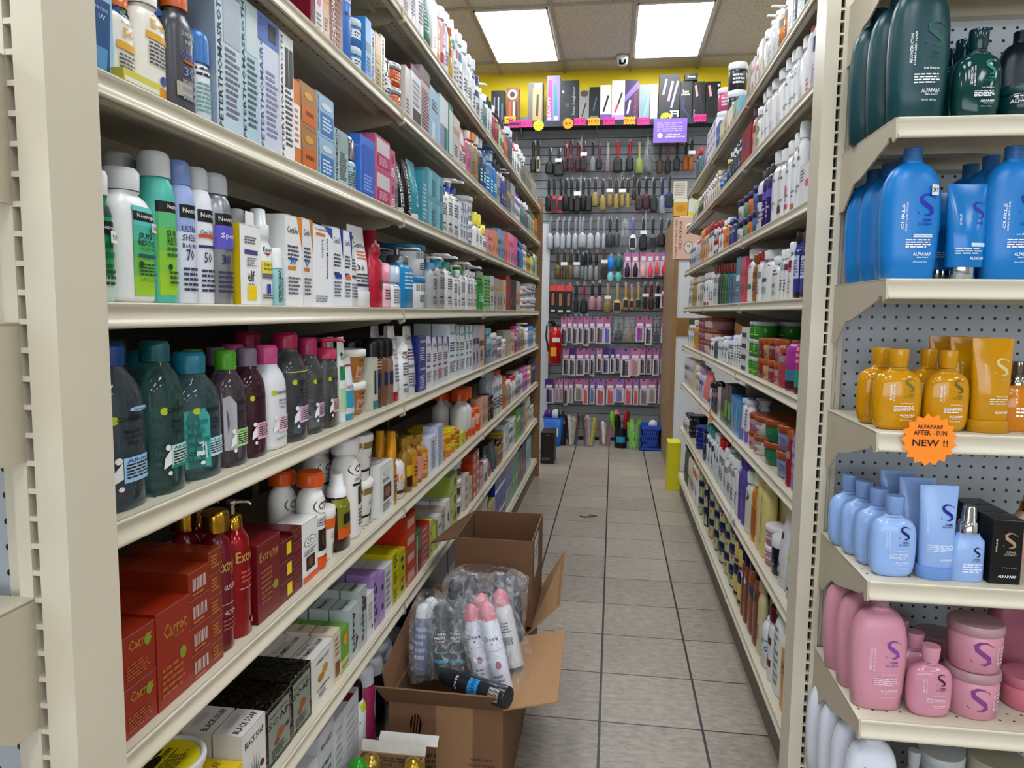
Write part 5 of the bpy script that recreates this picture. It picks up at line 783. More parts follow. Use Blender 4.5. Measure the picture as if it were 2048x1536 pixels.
# ---- right rack (from the near end to the far end)
DV = [('e', .0, .68, .22, .05, '8a7a4a'), ('t', .02, .6, .5, .07, 'Dove', '2a3a60'), ('f', -.3, .3, .2, .3, 2, '99a')]
stock('R', 1, 1626, [
 (1614, 22, 'can', 'dcdcec', '6a8a50', 'lavender white can with green rim', [('r', -.3, .2, .55, .75, '1c2a6c'), ('f', -.3, .3, .1, .4, 5, 'a890b8')], {'ch': .06}), (1605, 46, 'can', 'e6e4e6', 'c87878', 'white can with rose cap', [('f', -.3, .3, .1, .3, 3, 'd84860')], {'ch': .08}),
 (1590, 72, 'bottle', 'e9e9ea', 'e6e6e8', 'large white bottle, plain side showing', [('f', -.3, .3, .1, .3, 2, 'bbc')], {'k': .7, 'p': 3}), (1583, 95, 'bottle', 'e6e6e8', 'e0e0e2', 'narrow white bottle', DV, {}), (1561, 103, 'bottle', 'e8e8ea', 'e6e6e8', 'white lotion bottle with dark script and blue base', DV + [('r', -.4, .4, .02, .08, '2c4a94')], {'k': .6}),
 (1545, 138, 'bottle', 'e4e4e6', 'e0e0e2', 'plain white bottle', [('f', -.3, .3, .1, .3, 2, 'ccd')], {'k': .6}), (1532, 158, 'bottle', 'e2e2e4', 'dedee0', 'plain white bottle', [('f', -.3, .3, .1, .3, 2, 'ccd')], {'k': .6}), (1518, 178, 'bottle', 'e0e0e2', 'dcdcde', 'plain white bottle', DV, {'k': .6}),
 (1506, 214, 'bottle', 'dce0dc', 'd8d8da', 'white bottle with green fruit print', [('e', 0, .5, .5, .2, '7a9a4c'), ('e', 0, .25, .5, .2, '8aa85c')], {}), (1500, 216, 'bottle', 'c8a0a0', '333', 'white bottle with red print', None, {'c1': 'a03038'}), (1480, 256, 'box', 'a02028', '', 'red carton with purple splash', [('e', 0, .5, .5, .3, '5a3a8a')], {'d': .06}),
 (1468, 282, 'bottle', '2c3a60', '1c2440', 'navy bottle', None, {'c1': 'c8c0d0'}), (1456, 300, 'bottle', '283458', 'ccc', 'navy bottle with pale cap', None, {'c1': 'c8ccd0'}), (1450, 318, 'bottle', '2a2c3c', 'c8c83c', 'dark bottle with lime cap', None, {}), (1436, 342, 'can', '2a6ab4', '3a7ac4', 'bright blue can', None, {'c1': 'a8c8e8'}),
 (1428, 344, 'bottle', 'd8ccb8', 'c8bca8', 'cream bottle', None, {}), (1420, 358, 'bottle', 'e0e0e0', 'd8d8d8', 'white bottle with brown print', None, {'c1': 'b08068'}), (1412, 368, 'bottle', 'dcdce0', 'd0d0d8', 'white bottle', None, {}), (1404, 380, 'bottle', 'd8d4d4', 'c8c8cc', 'white and pink bottle', None, {'c1': 'c87080'}), (1394, 392, 'bottle', '3a4a3c', 'c8c8c8', 'dark green bottle', None, {}), (1384, 398, 'can', 'd8dcd0', 'd8d838', 'white can with lime lid', None, {'c1': 'c8cc50'})])
stock('R', 0, 1606, [
 (1592, -60, 'box', '6a7a72', '', 'grey green carton with white lettering', [('t', 0, .4, .5, .6, 'Aloe', 'e0e8e4', 1)], {}), (1582, -50, 'bottle', '5a6a70', '8a9a9c', 'slate bottle', None, {}), (1572, -40, 'box', 'e6e6e6', '', 'white tall carton', None, {}),
 (1550, -10, 'oil', 'e2a04a', 'e8ecf0', 'clear bottle with amber lower half', None, {'low': (.4, 'e0882a'), 'ch': .1}), (1530, 22, 'pump', 'e9e9ea', 'ececee', 'large white pump bottle', [('e', 0, .6, .2, .1, '6a8a70'), ('f', -.3, .3, .2, .5, 3, 'aaa')], {'ch': .15}), (1521, 60, 'bottle', 'e2ddd8', 'ddd', 'white bottle with tan print', None, {'c1': 'c8a070'}),
 (1514, 82, 'box', 'd8d8d0', '', 'white and yellow carton', None, {'c1': 'd8b84c'}), (1507, 95, 'bottle', 'e0dcdc', 'ccc', 'white bottle with pink print', None, {'c1': 'c86a78'}), (1500, 118, 'box', 'dcd0d0', '', 'white and red carton', None, {'c1': 'b84850'}), (1493, 128, 'box', '9a9488', '', 'grey carton', None, {}), (1486, 148, 'tube', 'd8a88c', 'c8886c', 'peach tube', None, {}),
 (1477, 190, 'tube', '7a5ab0', '6a4aa0', 'purple tube', None, {}), (1470, 196, 'box', '8ac0cc', '', 'pale teal carton', None, {}), (1463, 206, 'box', '8ab880', '', 'pale green carton', None, {}), (1453, 215, 'box', 'e6dcd8', '', 'white and peach carton', None, {'c1': 'e09a80'}), (1446, 232, 'box', 'c8c8a0', '', 'cream carton', None, {}),
 (1438, 242, 'box', 'd8d8b0', '', 'pale yellow carton', None, {}), (1430, 248, 'box', '4a78b8', '', 'blue carton', None, {}), (1412, 252, 'box', 'dfe2ea', '', 'white and lilac carton', [('f', -.3, .3, .2, .8, 1, 'a06a90')], {'stack': 4, 'rep': 0}), (1404, 276, 'tube', 'b0a0d0', 'a090c0', 'lavender tube', None, {}), (1396, 290, 'tube', '4a8a88', '3a7a78', 'teal tube', None, {}), (1388, 300, 'bottle', '5a6a80', 'a03038', 'grey bottle with red cap', None, {})])
stock('R', 2, 1616, [
 (1594, 326, 'box', 'e6e6e6', '', 'white carton with pink price sticker', [('r', .1, .35, .45, .6, 'ee5a94'), ('f', -.4, .0, .6, .9, 4, '889'), ('p', [(.4, .2), (.5, .9), (.45, .9)], '3aa084')], {'d': .06}), (1585, 230, 'bottle', 'e8e8ea', 'e6e6e8', 'tallest white lotion bottle with script', DV, {'k': .7}), (1574, 266, 'bottle', 'e6e6e8', 'e2e2e4', 'white lotion bottle with script', DV + [('r', -.3, .3, .05, .12, 'c07848')], {'k': .7}),
 (1562, 282, 'bottle', 'e8e8ea', 'e4e4e6', 'white lotion bottle with pink print', DV + [('e', 0, .35, .4, .14, 'd86a88'), ('r', -.3, .3, .1, .16, 'd04a70')], {'k': .7}), (1548, 298, 'bottle', 'e2e2e4', 'dedee0', 'white lotion bottle with brown mark', DV + [('r', -.2, .2, .1, .2, '6a3030')], {'k': .7}), (1534, 302, 'bottle', 'e0e0e2', 'dcdcde', 'white lotion bottle with dark mark', DV, {'k': .7}),
 (1518, 330, 'can', '3a2a70', '141422', 'deep purple bottle with black cap', None, {'c1': '7a5ab8', 'c2': 'c8b8e8'}), (1507, 340, 'can', 'd8dce4', '1a1a3a', 'white labelled bottle with black cap', None, {'c1': '2a2a60'}), (1497, 372, 'jar', '5a7ab0', '2a1f6a', 'small jar with purple lid', None, {'stack': 2}), (1488, 384, 'jar', 'd8883c', '2a1f6a', 'orange and white jar with purple lid', None, {'stack': 2}), (1478, 392, 'jar', '8aa080', '241c60', 'grey green jar with purple lid', None, {'stack': 2}), (1466, 400, 'jar', 'c8ccc8', '241c60', 'pale jar with purple lid', None, {'stack': 2}),
 (1454, 436, 'bottle', '4a4a90', '2a2a70', 'indigo bottle', None, {}), (1443, 438, 'bottle', 'e08a2c', 'e8e8e8', 'orange bottle with white cap', None, {'c1': 'c85a3c'}), (1434, 442, 'bottle', 'e2e2e4', 'a01c28', 'white bottle with red cap', None, {'c1': 'b02a38'}), (1424, 446, 'jar', 'dcdce0', 'b02028', 'white jar with red lid', None, {'stack': 2, 'c1': '333a50'}), (1414, 446, 'bottle', 'dcdce0', 'a82430', 'white bottle with red cap', None, {'c1': '3a6a9a'}),
 (1406, 454, 'bottle', 'd8a878', 'c84830', 'tan bottle with red cap', None, {}), (1398, 460, 'bottle', 'd09a70', 'e0a060', 'peach orange bottle', None, {}), (1388, 478, 'can', 'c8ccd8', 'd84a3c', 'white and blue can with red rim', None, {'c1': '2a4a8a'}), (1378, 484, 'can', 'c8ccd8', 'd8d8d8', 'white and blue can', None, {'c1': '2a5a9a'})])
SOAPB = [('r', -.5, .5, .1, .85, '2a3c9c'), ('r', -.36, .36, .3, .72, 'd0d8ec'), ('t', 0, .66, .5, .07, 'SOAP', '2a3c9c'), ('f', -.3, .3, .34, .58, 6, '4a58a8')]
stock('R', 3, 1609, [
 (1593, 462, 'bottle', '20182c', '141018', 'dark bottle with wide bright blue label', SOAPB, {'p': 2.6}), (1580, 462, 'bottle', '20182c', '1a1420', 'dark bottle with wide bright blue label', SOAPB, {'p': 2.6}), (1569, 484, 'bottle', 'eae6e8', 'e6e6e8', 'white bottle with crimson and pink squares', [('t', 0, .78, .6, .06, 'tender', '556'), ('r', -.3, .3, .55, .68, '8a1a44'), ('r', -.3, .3, .48, .54, 'd87890'), ('f', -.3, .3, .1, .4, 5, 'd0a8b0')], {'near': 1}),
 (1562, 498, 'bottle', 'e4e4e6', 'e0e0e0', 'narrow white bottle', None, {'c1': '8a4060'}), (1555, 500, 'bottle', 'e6e6e8', 'e2e2e2', 'narrow white bottle', None, {'c1': 'a0c0d0'}), (1534, 512, 'bottle', 'e8e8e4', 'dfe0dc', 'broad white bottle with olive print', [('f', -.3, .3, .55, .7, 2, '555'), ('r', -.3, .2, .3, .38, '9a9a70'), ('e', 0, .18, .4, .12, 'b8b8a0')], {'near': 1}), (1516, 500, 'bottle', 'e6e8e8', 'dcdcda', 'broad white bottle with flower sketch', [('t', .1, .7, .5, .05, 'TOTAL', '445'), ('r', -.2, .2, .38, .45, '2c3c7c'), ('e', 0, .22, .4, .14, 'a8b0a8')], {'near': 1}),
 (1508, 504, 'bottle', 'e2e4e8', 'b02434', 'white bottle with red cap', None, {}), (1500, 508, 'bottle', 'a8702c', '8a5a20', 'amber brown bottle', None, {'c1': '8a5820'}), (1488, 498, 'bottle', 'e4e6e6', 'e8e8e8', 'white bottle with green square', [('t', 0, .66, .5, .05, 'CETA', '556'), ('r', -.3, .3, .25, .34, '4a8a4a')], {'near': 1}), (1478, 514, 'box', 'd0506c', '', 'pink and red carton', None, {'c1': 'c83a4c'}), (1469, 514, 'box', '3a9ab4', '', 'turquoise and white carton', None, {'c1': 'e0e8ec'}),
 (1461, 527, 'bottle', '7a7a88', '7a1420', 'grey bottle with dark red cap', None, {'ch': .22, 'cr': .42}), (1452, 527, 'bottle', '3f7a9c', '7a1420', 'steel blue bottle with dark red cap', None, {'ch': .22, 'cr': .42}), (1442, 527, 'bottle', '3c7a50', '7a1420', 'green bottle with dark red cap', None, {'ch': .22, 'cr': .42, 'c1': 'c8d838'}), (1432, 527, 'bottle', '2c5a3c', '7a1420', 'dark green bottle with dark red cap', None, {'ch': .22, 'cr': .42}), (1424, 527, 'bottle', 'c8ccce', '7a1420', 'pale bottle with dark red cap', None, {'ch': .22, 'cr': .42}),
 (1415, 544, 'bottle', 'e2e2e4', 'e0e0e2', 'white bottle', None, {'c1': 'c8ccd4'}), (1405, 545, 'bottle', 'e0e2e6', 'd8d8dc', 'white bottle with dark red base', [('r', -.5, .5, .0, .1, '8a1c28'), ('e', 0, .5, .4, .14, '3a7aa0')], {}), (1398, 552, 'bottle', 'c8c8c0', 'b0b0a8', 'greyish bottle', None, {}), (1390, 552, 'bottle', 'd8d0cc', 'e0d8d4', 'white pink bottle', None, {'c1': '7a3c6a'}), (1382, 556, 'bottle', 'a89858', 'c8b878', 'gold bottle', None, {}), (1376, 560, 'bottle', 'd0d4d8', 'c0c4c8', 'pale grey bottle', None, {})])
JL2 = {'ch': .3, 'm': ''}
stock('R', 4, 1598, [
 (1578, 668, 'can', 'c8407c', 'a0542c', 'pink and green body spray tube with copper lid', [('r', -.5, .5, .12, .4, '2aa080'), ('r', -.5, .5, 0, .12, '5a1420'), ('f', -.3, .3, .5, .8, 3, 'e8a0c0')], {'ch': .12}), (1561, 680, 'can', 'b03ca0', '8a4a30', 'magenta and teal body spray tube', [('r', -.5, .5, .2, .42, '3a8aa0'), ('r', -.5, .5, 0, .2, '5a1420')], {'ch': .06}),
 (1551, 690, 'bottle', 'b84a50', 'a0542c', 'coral jelly bottle with copper lid', None, {'ch': .2, 'cr': .46}), (1540, 678, 'jar', 'c88a90', 'b0602c', 'dusty pink jar with copper lid', None, {'stack': 2}), (1528, 676, 'jar', 'a83030', 'b0602c', 'deep red jar with copper lid', None, {'stack': 2}), (1518, 676, 'jar', 'c8a070', 'b0602c', 'sandy jar with copper lid', None, {'stack': 2}), (1508, 676, 'jar', '9c2c2c', 'b0602c', 'dark red jar with copper lid', None, {'stack': 2}),
 (1491, 643, 'jar', '3f9a34', 'c0c8cc', 'leaf green tub with grey lid', [('f', -.3, .3, .2, .7, 4, 'b8d86c')], {'stack': 3, 'ch': .22}), (1480, 654, 'box', 'e0e0e0', '', 'white and black small carton', [('r', -.4, .4, .1, .5, '222')], {'stack': 4, 'rep': 0}),
 (1470, 668, 'dome', 'e6e6e8', 'e8e8ea', 'white can with speckled print', [('f', -.3, .3, .2, .7, 6, '777')], {'ch': .12}), (1460, 670, 'dome', 'e4e4e8', 'e8e8ea', 'white can with speckled print', [('f', -.3, .3, .2, .7, 6, '777')], {'ch': .12}), (1452, 668, 'dome', 'd8dce8', '6a8ad0', 'white can with blue cap', None, {}),
 (1441, 673, 'bottle', 'e6e6e8', 'e6e6e8', 'rounded white bottle', None, {'ch': .1}), (1433, 676, 'bottle', 'dcdee4', 'e0e0e4', 'rounded white bottle', None, {'ch': .1}), (1426, 674, 'bottle', '4a6a70', 'e0e0e4', 'teal grey bottle with white cap', None, {}), (1417, 676, 'bottle', 'e0e0e0', 'e0e0e0', 'white bottle with black swirl', [('e', 0, .5, .5, .3, '222')], {}),
 (1404, 635, 'jar', 'c89ca0', 'a05a3c', 'pink tub with copper lid', [('r', -.3, .3, .2, .8, 'd8c0b8')], {'stack': 3}), (1392, 636, 'jar', 'b8708c', 'a05a3c', 'rose tub with copper lid', None, {'stack': 3}), (1385, 640, 'bottle', 'd8a038', 'd8d8d0', 'yellow bottle', None, {}), (1374, 638, 'bottle', 'e0e4e4', '2a4a3c', 'white bottle with dark green cap', None, {})])
stock('R', 5, 1588, [
 (1574, 828, 'bottle', '9a8ac8', '9080c0', 'large lavender round-sided bottle', [('f', -.3, .3, .2, .6, 3, 'b8acd8')], {'k': .9, 'p': 2}), (1566, 860, 'bottle', 'a02838', 'b0602c', 'dark red jelly bottle', None, {}),
 (1538, 850, 'jar', '8a8ab0', 'a8582c', 'large lavender grey scrub jar with copper lid', [('e', 0, .45, .6, .3, '7a7aa4')], {'stack': 2, 'near': 1, 'm': '', 'rough': .08}), (1514, 838, 'jar', '2f7a50', 'a8582c', 'emerald green scrub jar with copper lid', [('e', 0, .45, .6, .3, '3f8a60')], {'stack': 2, 'near': 1, 'rough': .08}), (1500, 832, 'jar', 'd0c4c0', 'a8582c', 'milky white scrub jar with copper lid', None, {'stack': 2, 'rough': .08}), (1491, 826, 'jar', 'c89098', 'a8582c', 'pale pink scrub jar with copper lid', None, {'stack': 2, 'rough': .08}),
 (1478, 798, 'bottle', 'e0dce6', 'c8c8cc', 'white and lilac bottle with grey cap', [('r', -.4, .4, .05, .3, '8a70b8'), ('f', -.3, .3, .4, .8, 5, '889')], {'ch': .12}), (1460, 795, 'box', '3a9ad0', '', 'sky blue hanging pack', [('r', -.4, .0, .1, .8, '5ab8e0'), ('r', .3, .5, .05, .5, 'd8903c')], {'d': .05}),
 (1447, 770, 'box', '3a3f42', '', 'charcoal and lime carton', [('r', -.4, .4, .2, .6, '8ab84a')], {}), (1439, 776, 'box', '30363a', '', 'black carton with green base', [('r', -.4, .4, .1, .3, '6a9a4c')], {}), (1434, 775, 'box', 'dcdcd8', '', 'white narrow carton', None, {}),
 (1427, 764, 'bottle', '3c2c2c', '1c1c20', 'dark brown bottle', None, {'c1': 'c85a30'}), (1420, 764, 'bottle', '2c4a7c', '16181c', 'dark blue bottle', None, {'c1': '889'}), (1415, 765, 'bottle', 'd8d8dc', '202024', 'white bottle with black cap', None, {'c1': '222'}), (1403, 742, 'tube', 'ee9088', 'e6e0e0', 'coral pink tube standing tall', [('f', -.1, .1, .4, .6, 2, 'e8a8a0')], {}),
 (1396, 734, 'bottle', 'd0c8dc', 'b898c0', 'white lilac bottle', None, {'c1': '5a5aa8'}), (1389, 730, 'bottle', 'e0e4e6', 'e0e0e0', 'white bottle with pale print', None, {}), (1384, 722, 'box', 'e6e2c8', '', 'white and yellow carton', [('r', .2, .5, 0, 1, 'e0c060')], {}), (1374, 720, 'box', 'e6e6ea', '', 'white carton with navy lettering', [('t', 0, .7, .7, .2, 'Nair', '2a3a8a'), ('f', -.3, .3, .1, .4, 3, 'c8a870')], {}), (1367, 716, 'box', 'e4e4e8', '', 'white carton with navy swirl', None, {'c1': '2a3a6a'})])
stock('R', 6, 1578, [
 (1561, 1012, 'tube', 'dcdcde', 'd4d4d8', 'white grey tube with vertical print', [('t', .1, .7, .3, .2, 'Vanicream', '333', 1), ('r', -.2, .2, .4, .47, 'b8d820'), ('r', -.3, .3, .1, .13, '333')], {}), (1545, 1006, 'tube', 'dfdfe2', 'd8d8dc', 'white grey tube with black mark', [('e', 0, .6, .3, .08, '222'), ('f', -.2, .2, .1, .3, 2, '555')], {}),
 (1534, 1072, 'jar', '1c2036', 'e4e4e6', 'small navy jar with white lid', None, {}), (1522, 1050, 'jar', 'b88a9c', 'e6e0e2', 'mauve pink jar with white lid', [('f', -.3, .3, .3, .7, 2, 'e8dce0')], {'stack': 2}),
 (1505, 960, 'bottle', 'd8c888', 'dccf94', 'large cream yellow cocoa bottle', [('e', -.2, .75, .3, .12, '1c2440'), ('f', -.3, .1, .15, .6, 8, '8a7a40')], {'k': .7, 'p': 3, 'ch': .06}), (1495, 945, 'bottle', 'cc8a1c', 'e0e0c8', 'amber bottle with cream cap', [('r', -.4, .4, .1, .5, 'b86a20')], {'k': .7}), (1484, 942, 'bottle', 'd4d4c4', 'c8dcc8', 'white bottle with dark oval', [('e', 0, .6, .5, .14, '2a3450')], {}),
 (1471, 912, 'bottle', '6a58a8', '6450a4', 'violet bottle', [('t', 0, .5, .4, .2, 'Day', '3a2c78', 1)], {'k': .8}), (1464, 920, 'bottle', 'dedee2', 'e2e2e4', 'white deodorant bottle', None, {}), (1457, 915, 'bottle', 'dedee2', 'e2e2e4', 'white deodorant bottle', None, {}), (1450, 908, 'bottle', 'dedee2', 'e2e2e4', 'white deodorant bottle', None, {}), (1443, 896, 'bottle', 'd8dae0', 'e2e2e4', 'white deodorant bottle', None, {}), (1434, 878, 'bottle', 'dcdce0', 'c02030', 'white bottle with red cap', None, {}),
 (1424, 868, 'bottle', 'd8dce0', 'e0e0e4', 'white bottle with grey drop', [('e', .1, .5, .3, .12, '3a5060')], {}), (1408, 854, 'bottle', 'dce0e2', '3a9a9a', 'white bottle with teal cap and loops', None, {'c1': '3a4a5a'}), (1400, 858, 'jar', '1c2a7c', '16205c', 'navy jar', None, {'solo': 1, 'stack': 3}), (1381, 852, 'jar', '1a2c9c', '1c2ca4', 'royal blue jar', None, {'solo': 1, 'stack': 2}), (1372, 830, 'jar', '161c3c', '141a38', 'black blue jar', None, {'solo': 1, 'stack': 2}), (1364, 828, 'can', 'd8d8d8', '2a2c40', 'white can with navy rim', None, {})])
VS = [('r', -.4, .4, .1, .75, 'b8c8a0'), ('e', 0, .5, .5, .3, 'c86a50')]
stock('R', 7, 1566, [
 (1552, 1247, 'bottle', 'dc9a1c', 'ece6c8', 'orange bottle with ivory shoulders', [('r', -.5, .5, .72, .9, 'ece6c8'), ('t', 0, .5, .4, .16, 'Curl', '2a5a30', 1)], {'ch': .1, 'k': .7}), (1537, 1198, 'bottle', 'e4e6e4', '7cba2c', 'white lotion bottle with bright green cap', [('f', -.3, .3, .1, .75, 8, '8a9a90')], {'k': .7, 'ch': .14, 'cr': .4}), (1528, 1214, 'bottle', 'e0dce0', '6a1c3c', 'white and maroon bottle', [('r', -.5, .5, .5, .6, '6a1c3c'), ('r', -.5, .5, .2, .3, '6a1c3c')], {'cr': .45}),
 (1514, 1234, 'can', 'e2e6e8', 'e8eaec', 'short white and blue can', [('t', 0, .45, .6, .3, 'Curel', '3a8ac0', 1)], {'ch': .1}), (1508, 1160, 'bottle', 'cfc49c', 'b0a47c', 'champagne bottle with ribbed neck', None, {'ch': .16, 'cr': .4}), (1499, 1112, 'bottle', '8a4a28', '2a1a14', 'brown cocoa lotion bottle', [('e', 0, .6, .6, .12, '24345c')], {}), (1488, 1100, 'bottle', '8e4c2a', '241612', 'brown cocoa lotion bottle', [('r', -.4, .4, .5, .62, '2a3c64')], {}),
 (1476, 1100, 'bottle', '8a4828', '1c1c40', 'brown lotion bottle with navy cap', [('e', 0, .6, .5, .1, 'c8d8ec')], {}), (1460, 1070, 'jar', 'd8c070', '1a2258', 'pale yellow tub with navy lid', [('r', -.5, .5, .1, .2, '1a2258')], {'stack': 2}), (1450, 1048, 'jar', '2a4a84', '182258', 'blue tub with navy lid', VS, {'solo': 1, 'stack': 3}), (1440, 1020, 'jar', 'c8b46c', '18205a', 'cream tub with navy lid', VS, {'solo': 1, 'stack': 3}),
 (1430, 1008, 'jar', '2a3a74', '182054', 'dark blue tub with navy lid', VS, {'solo': 1, 'stack': 3}), (1420, 980, 'jar', '8a9a70', '182054', 'green labelled tub with navy lid', VS, {'solo': 1, 'stack': 3}), (1410, 955, 'jar', 'c89a8c', '182054', 'pink labelled tub with navy lid', VS, {'solo': 1, 'stack': 3}), (1400, 925, 'jar', '28346c', '161e50', 'navy tub with navy lid', VS, {'solo': 1, 'stack': 3}), (1391, 908, 'jar', '8aa87c', '161e50', 'pale green tub with navy lid', VS, {'solo': 1, 'stack': 3}),
 (1382, 905, 'bottle', 'e4e4e4', 'e0a030', 'white bottle with orange top', None, {'c1': 'd87828'}), (1374, 878, 'bottle', 'dcd8c8', '4a3020', 'cream bottle with brown cap', None, {}), (1367, 850, 'bottle', '5a6a64', '1c2c6c', 'grey bottle with blue spray head', None, {})])
# ------------------------------------------------------------------ right end unit
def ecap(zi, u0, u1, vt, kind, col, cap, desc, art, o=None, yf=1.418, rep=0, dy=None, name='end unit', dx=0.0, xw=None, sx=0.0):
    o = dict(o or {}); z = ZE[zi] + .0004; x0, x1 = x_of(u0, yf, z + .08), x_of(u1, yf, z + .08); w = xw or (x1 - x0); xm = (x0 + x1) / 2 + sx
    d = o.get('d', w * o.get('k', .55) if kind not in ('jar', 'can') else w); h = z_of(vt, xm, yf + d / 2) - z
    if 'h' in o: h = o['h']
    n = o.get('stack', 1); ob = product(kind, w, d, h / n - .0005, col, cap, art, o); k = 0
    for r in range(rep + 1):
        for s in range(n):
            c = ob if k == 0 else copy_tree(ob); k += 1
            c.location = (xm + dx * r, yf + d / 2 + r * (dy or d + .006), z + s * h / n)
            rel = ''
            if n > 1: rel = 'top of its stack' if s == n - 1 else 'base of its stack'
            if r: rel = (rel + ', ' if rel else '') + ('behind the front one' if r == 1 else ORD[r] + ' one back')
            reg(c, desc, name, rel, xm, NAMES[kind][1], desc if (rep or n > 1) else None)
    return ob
BL, GR, AM, PB, PK = '1a88cc', '125056', 'cc980e', 'a0bde8', 'd49cac'
MATTE = {'rough': .32, 'crough': .35, 'p': 2.5, 'k': .56}
def mt(**k): q = dict(MATTE); q.update(k); return q
e1 = 'upper end-unit shelf'
ecap(1, 1784, 1908, -44, 'litre', GR, '2c4a5c', 'large dark green salon bottle with white lettering', alfa('RECONSTRUCTION', 'DAMAGED HAIR', '17665c'), mt(h=.262), rep=2, dy=.083, name=e1, dx=-.008)
ecap(1, 1916, 2014, 60, 'flask', '0e4a48', '0e4248', 'small glossy dark green bottle', alfa('RECONSTRUCTION', 'DAMAGED HAIR', '1f8a78'), {'rough': .08, 'crough': .1, 'k': .55, 'p': 2.6}, rep=2, name=e1)
ecap(1, 2018, 2110, 176, 'jar', '0e4040', '12484a', 'low dark green jar at the right edge', [('t', -.1, .5, .5, .1, 'ALFAPARF', 'e0e0e0'), ('f', -.3, .2, .6, .75, 2, 'e0e0e0')], {'rough': .15}, name=e1)
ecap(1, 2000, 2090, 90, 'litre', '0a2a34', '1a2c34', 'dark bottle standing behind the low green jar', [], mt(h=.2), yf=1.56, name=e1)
e2 = 'blue end-unit shelf'
ecap(2, 1768, 1890, 298, 'litre', BL, '3f7eb4', 'large bright blue salon bottle with white price sticker', alfa('CURLS', 'WAVY CURLY HAIR', '2230b0', box='Hydrating Co-wash'), mt(h=.236, sticker=(.3, .67, .13, .08, 'e4e6ea', '24.9')), rep=0, name=e2)
ecap(2, 1768, 1890, 298, 'litre', BL, '3f7eb4', 'large bright blue salon bottle in the left row', alfa('CURLS', 'WAVY CURLY HAIR', '2230b0'), mt(h=.236), yf=1.418 + .072, rep=2, dy=.066, name=e2, dx=-.008, sx=-.008)
ecap(2, 1898, 1984, 367, 'tube', '1a86c8', 'c8ccd0', 'bright blue squeeze tube on chrome cap', [('t', -.2, .62, .05, .12, 'CURLS', 'e8eef6', 1), ('S', .22, .72, .17, '2028a8'), ('t', .24, .585, .16, .02, 'SEMI', '2028a8'), ('r', .05, .4, .34, .38, 'cfe0ee'), ('f', -.3, .4, .26, .33, 3, 'd8e4f0'), ('t', .2, .22, .36, .03, 'ALFAPARF', 'f0f4f8')], {'ch': .13, 'cr': .56, 'cmetal': 1, 'crough': .08, 'rough': .15}, name=e2, rep=1, dy=.09)
ecap(2, 1972, 2092, 306, 'litre', BL, '3f7eb4', 'large bright blue salon bottle cut by the right edge', alfa('CURLS', 'WAVY CURLY HAIR', '2230b0'), mt(h=.236), rep=2, dy=.08, name=e2)
e3 = 'amber end-unit shelf'
GL = {'rough': .08, 'crough': .12, 'k': .5, 'p': 2.6}
ecap(3, 1754, 1853, 697, 'flask', AM, AM, 'amber glossy bottle, left pair', alfa('SUNSHINE', 'SUN EXPOSED', '7a7a34'), GL, rep=1, dy=.065, dx=-.008, name=e3)
ecap(3, 1857, 1948, 700, 'flask', AM, AM, 'amber glossy bottle, middle pair', alfa('SUNSHINE', 'SUN EXPOSED', '6a6a34'), GL, rep=1, dy=.065, name=e3, dx=-.008)
ecap(3, 1948, 2033, 676, 'tube', 'cc980e', 'c49210', 'amber squeeze tube with flat crimped top', [('t', -.2, .62, .05, .22, 'SUNSHINE', 'e8d8b0', 1), ('S', .2, .7, .18, 'd8c890'), ('t', .2, .56, .2, .02, 'SEMI', 'c8a860'), ('t', .2, .39, .3, .018, 'After Sun', 'e8e0c8'), ('f', -.1, .4, .3, .37, 3, 'e8e0c8'), ('t', .2, .22, .34, .024, 'ALFAPARF', 'f0f0e8')], {'ch': .13, 'cr': .98, 'rough': .12}, rep=2, dy=.062, dx=-.012, name=e3)
ecap(3, 2008, 2078, 722, 'spray', 'd08a14', 'b8b4ac', 'orange amber spray bottle with chrome and clear cap', [('t', -.1, .5, .06, .2, 'SUN', 'fff', 1), ('f', -.1, .4, .2, .35, 3, 'fff')], {'ch': .34, 'cr': .3, 'cmetal': 1, 'crough': .1, 'rough': .1}, name=e3, yf=1.45)
e4 = 'pale blue end-unit shelf'
PBG = {'rough': .14, 'crough': .25, 'k': .5, 'p': 2.7}
ecap(4, 1747, 1841, 990, 'flask', PB, '8aa6d2', 'pale blue bottle with navy S emblem', alfa('DENSITY', 'THINNING HAIR', '1a1f6a', 'dfe8f8'), PBG, rep=3, dy=.058, dx=-.0085, name=e4)
ecap(4, 1842, 1921, 970, 'tube', PB, '7fa2d8', 'pale blue squeeze tube with navy S emblem', [('t', -.3, .6, .05, .2, 'DENSITY', 'dfe8f8', 1), ('S', .2, .72, .17, '1a1f8a'), ('t', .22, .595, .2, .02, 'SEMI', '1a2060'), ('t', .2, .57, .28, .02, 'DI LINO', '1a2060'), ('f', -.3, .4, .3, .38, 4, 'dfe8f8'), ('t', .2, .22, .34, .024, 'ALFAPARF', 'eef4ff')], {'ch': .13, 'cr': .98, 'rough': .16, 'crough': .2}, rep=2, dy=.062, dx=-.014, name=e4)
ecap(4, 1908, 1978, 1010, 'spray', PB, 'c8c8ca', 'small pale blue serum bottle with chrome pump', [('S', .2, .4, .13, '14184a'), ('t', .2, .305, .2, .02, 'SEMI', '14184a'), ('t', .2, .28, .26, .02, 'DI LINO', '14184a'), ('f', -.2, .4, .12, .25, 4, 'dfe8f8')], {'ch': .36, 'cr': .3, 'cmetal': 1, 'crough': .1, 'rough': .14, 'k': .5, 'p': 2.6}, rep=1, dy=.075, dx=-.01, name=e4)
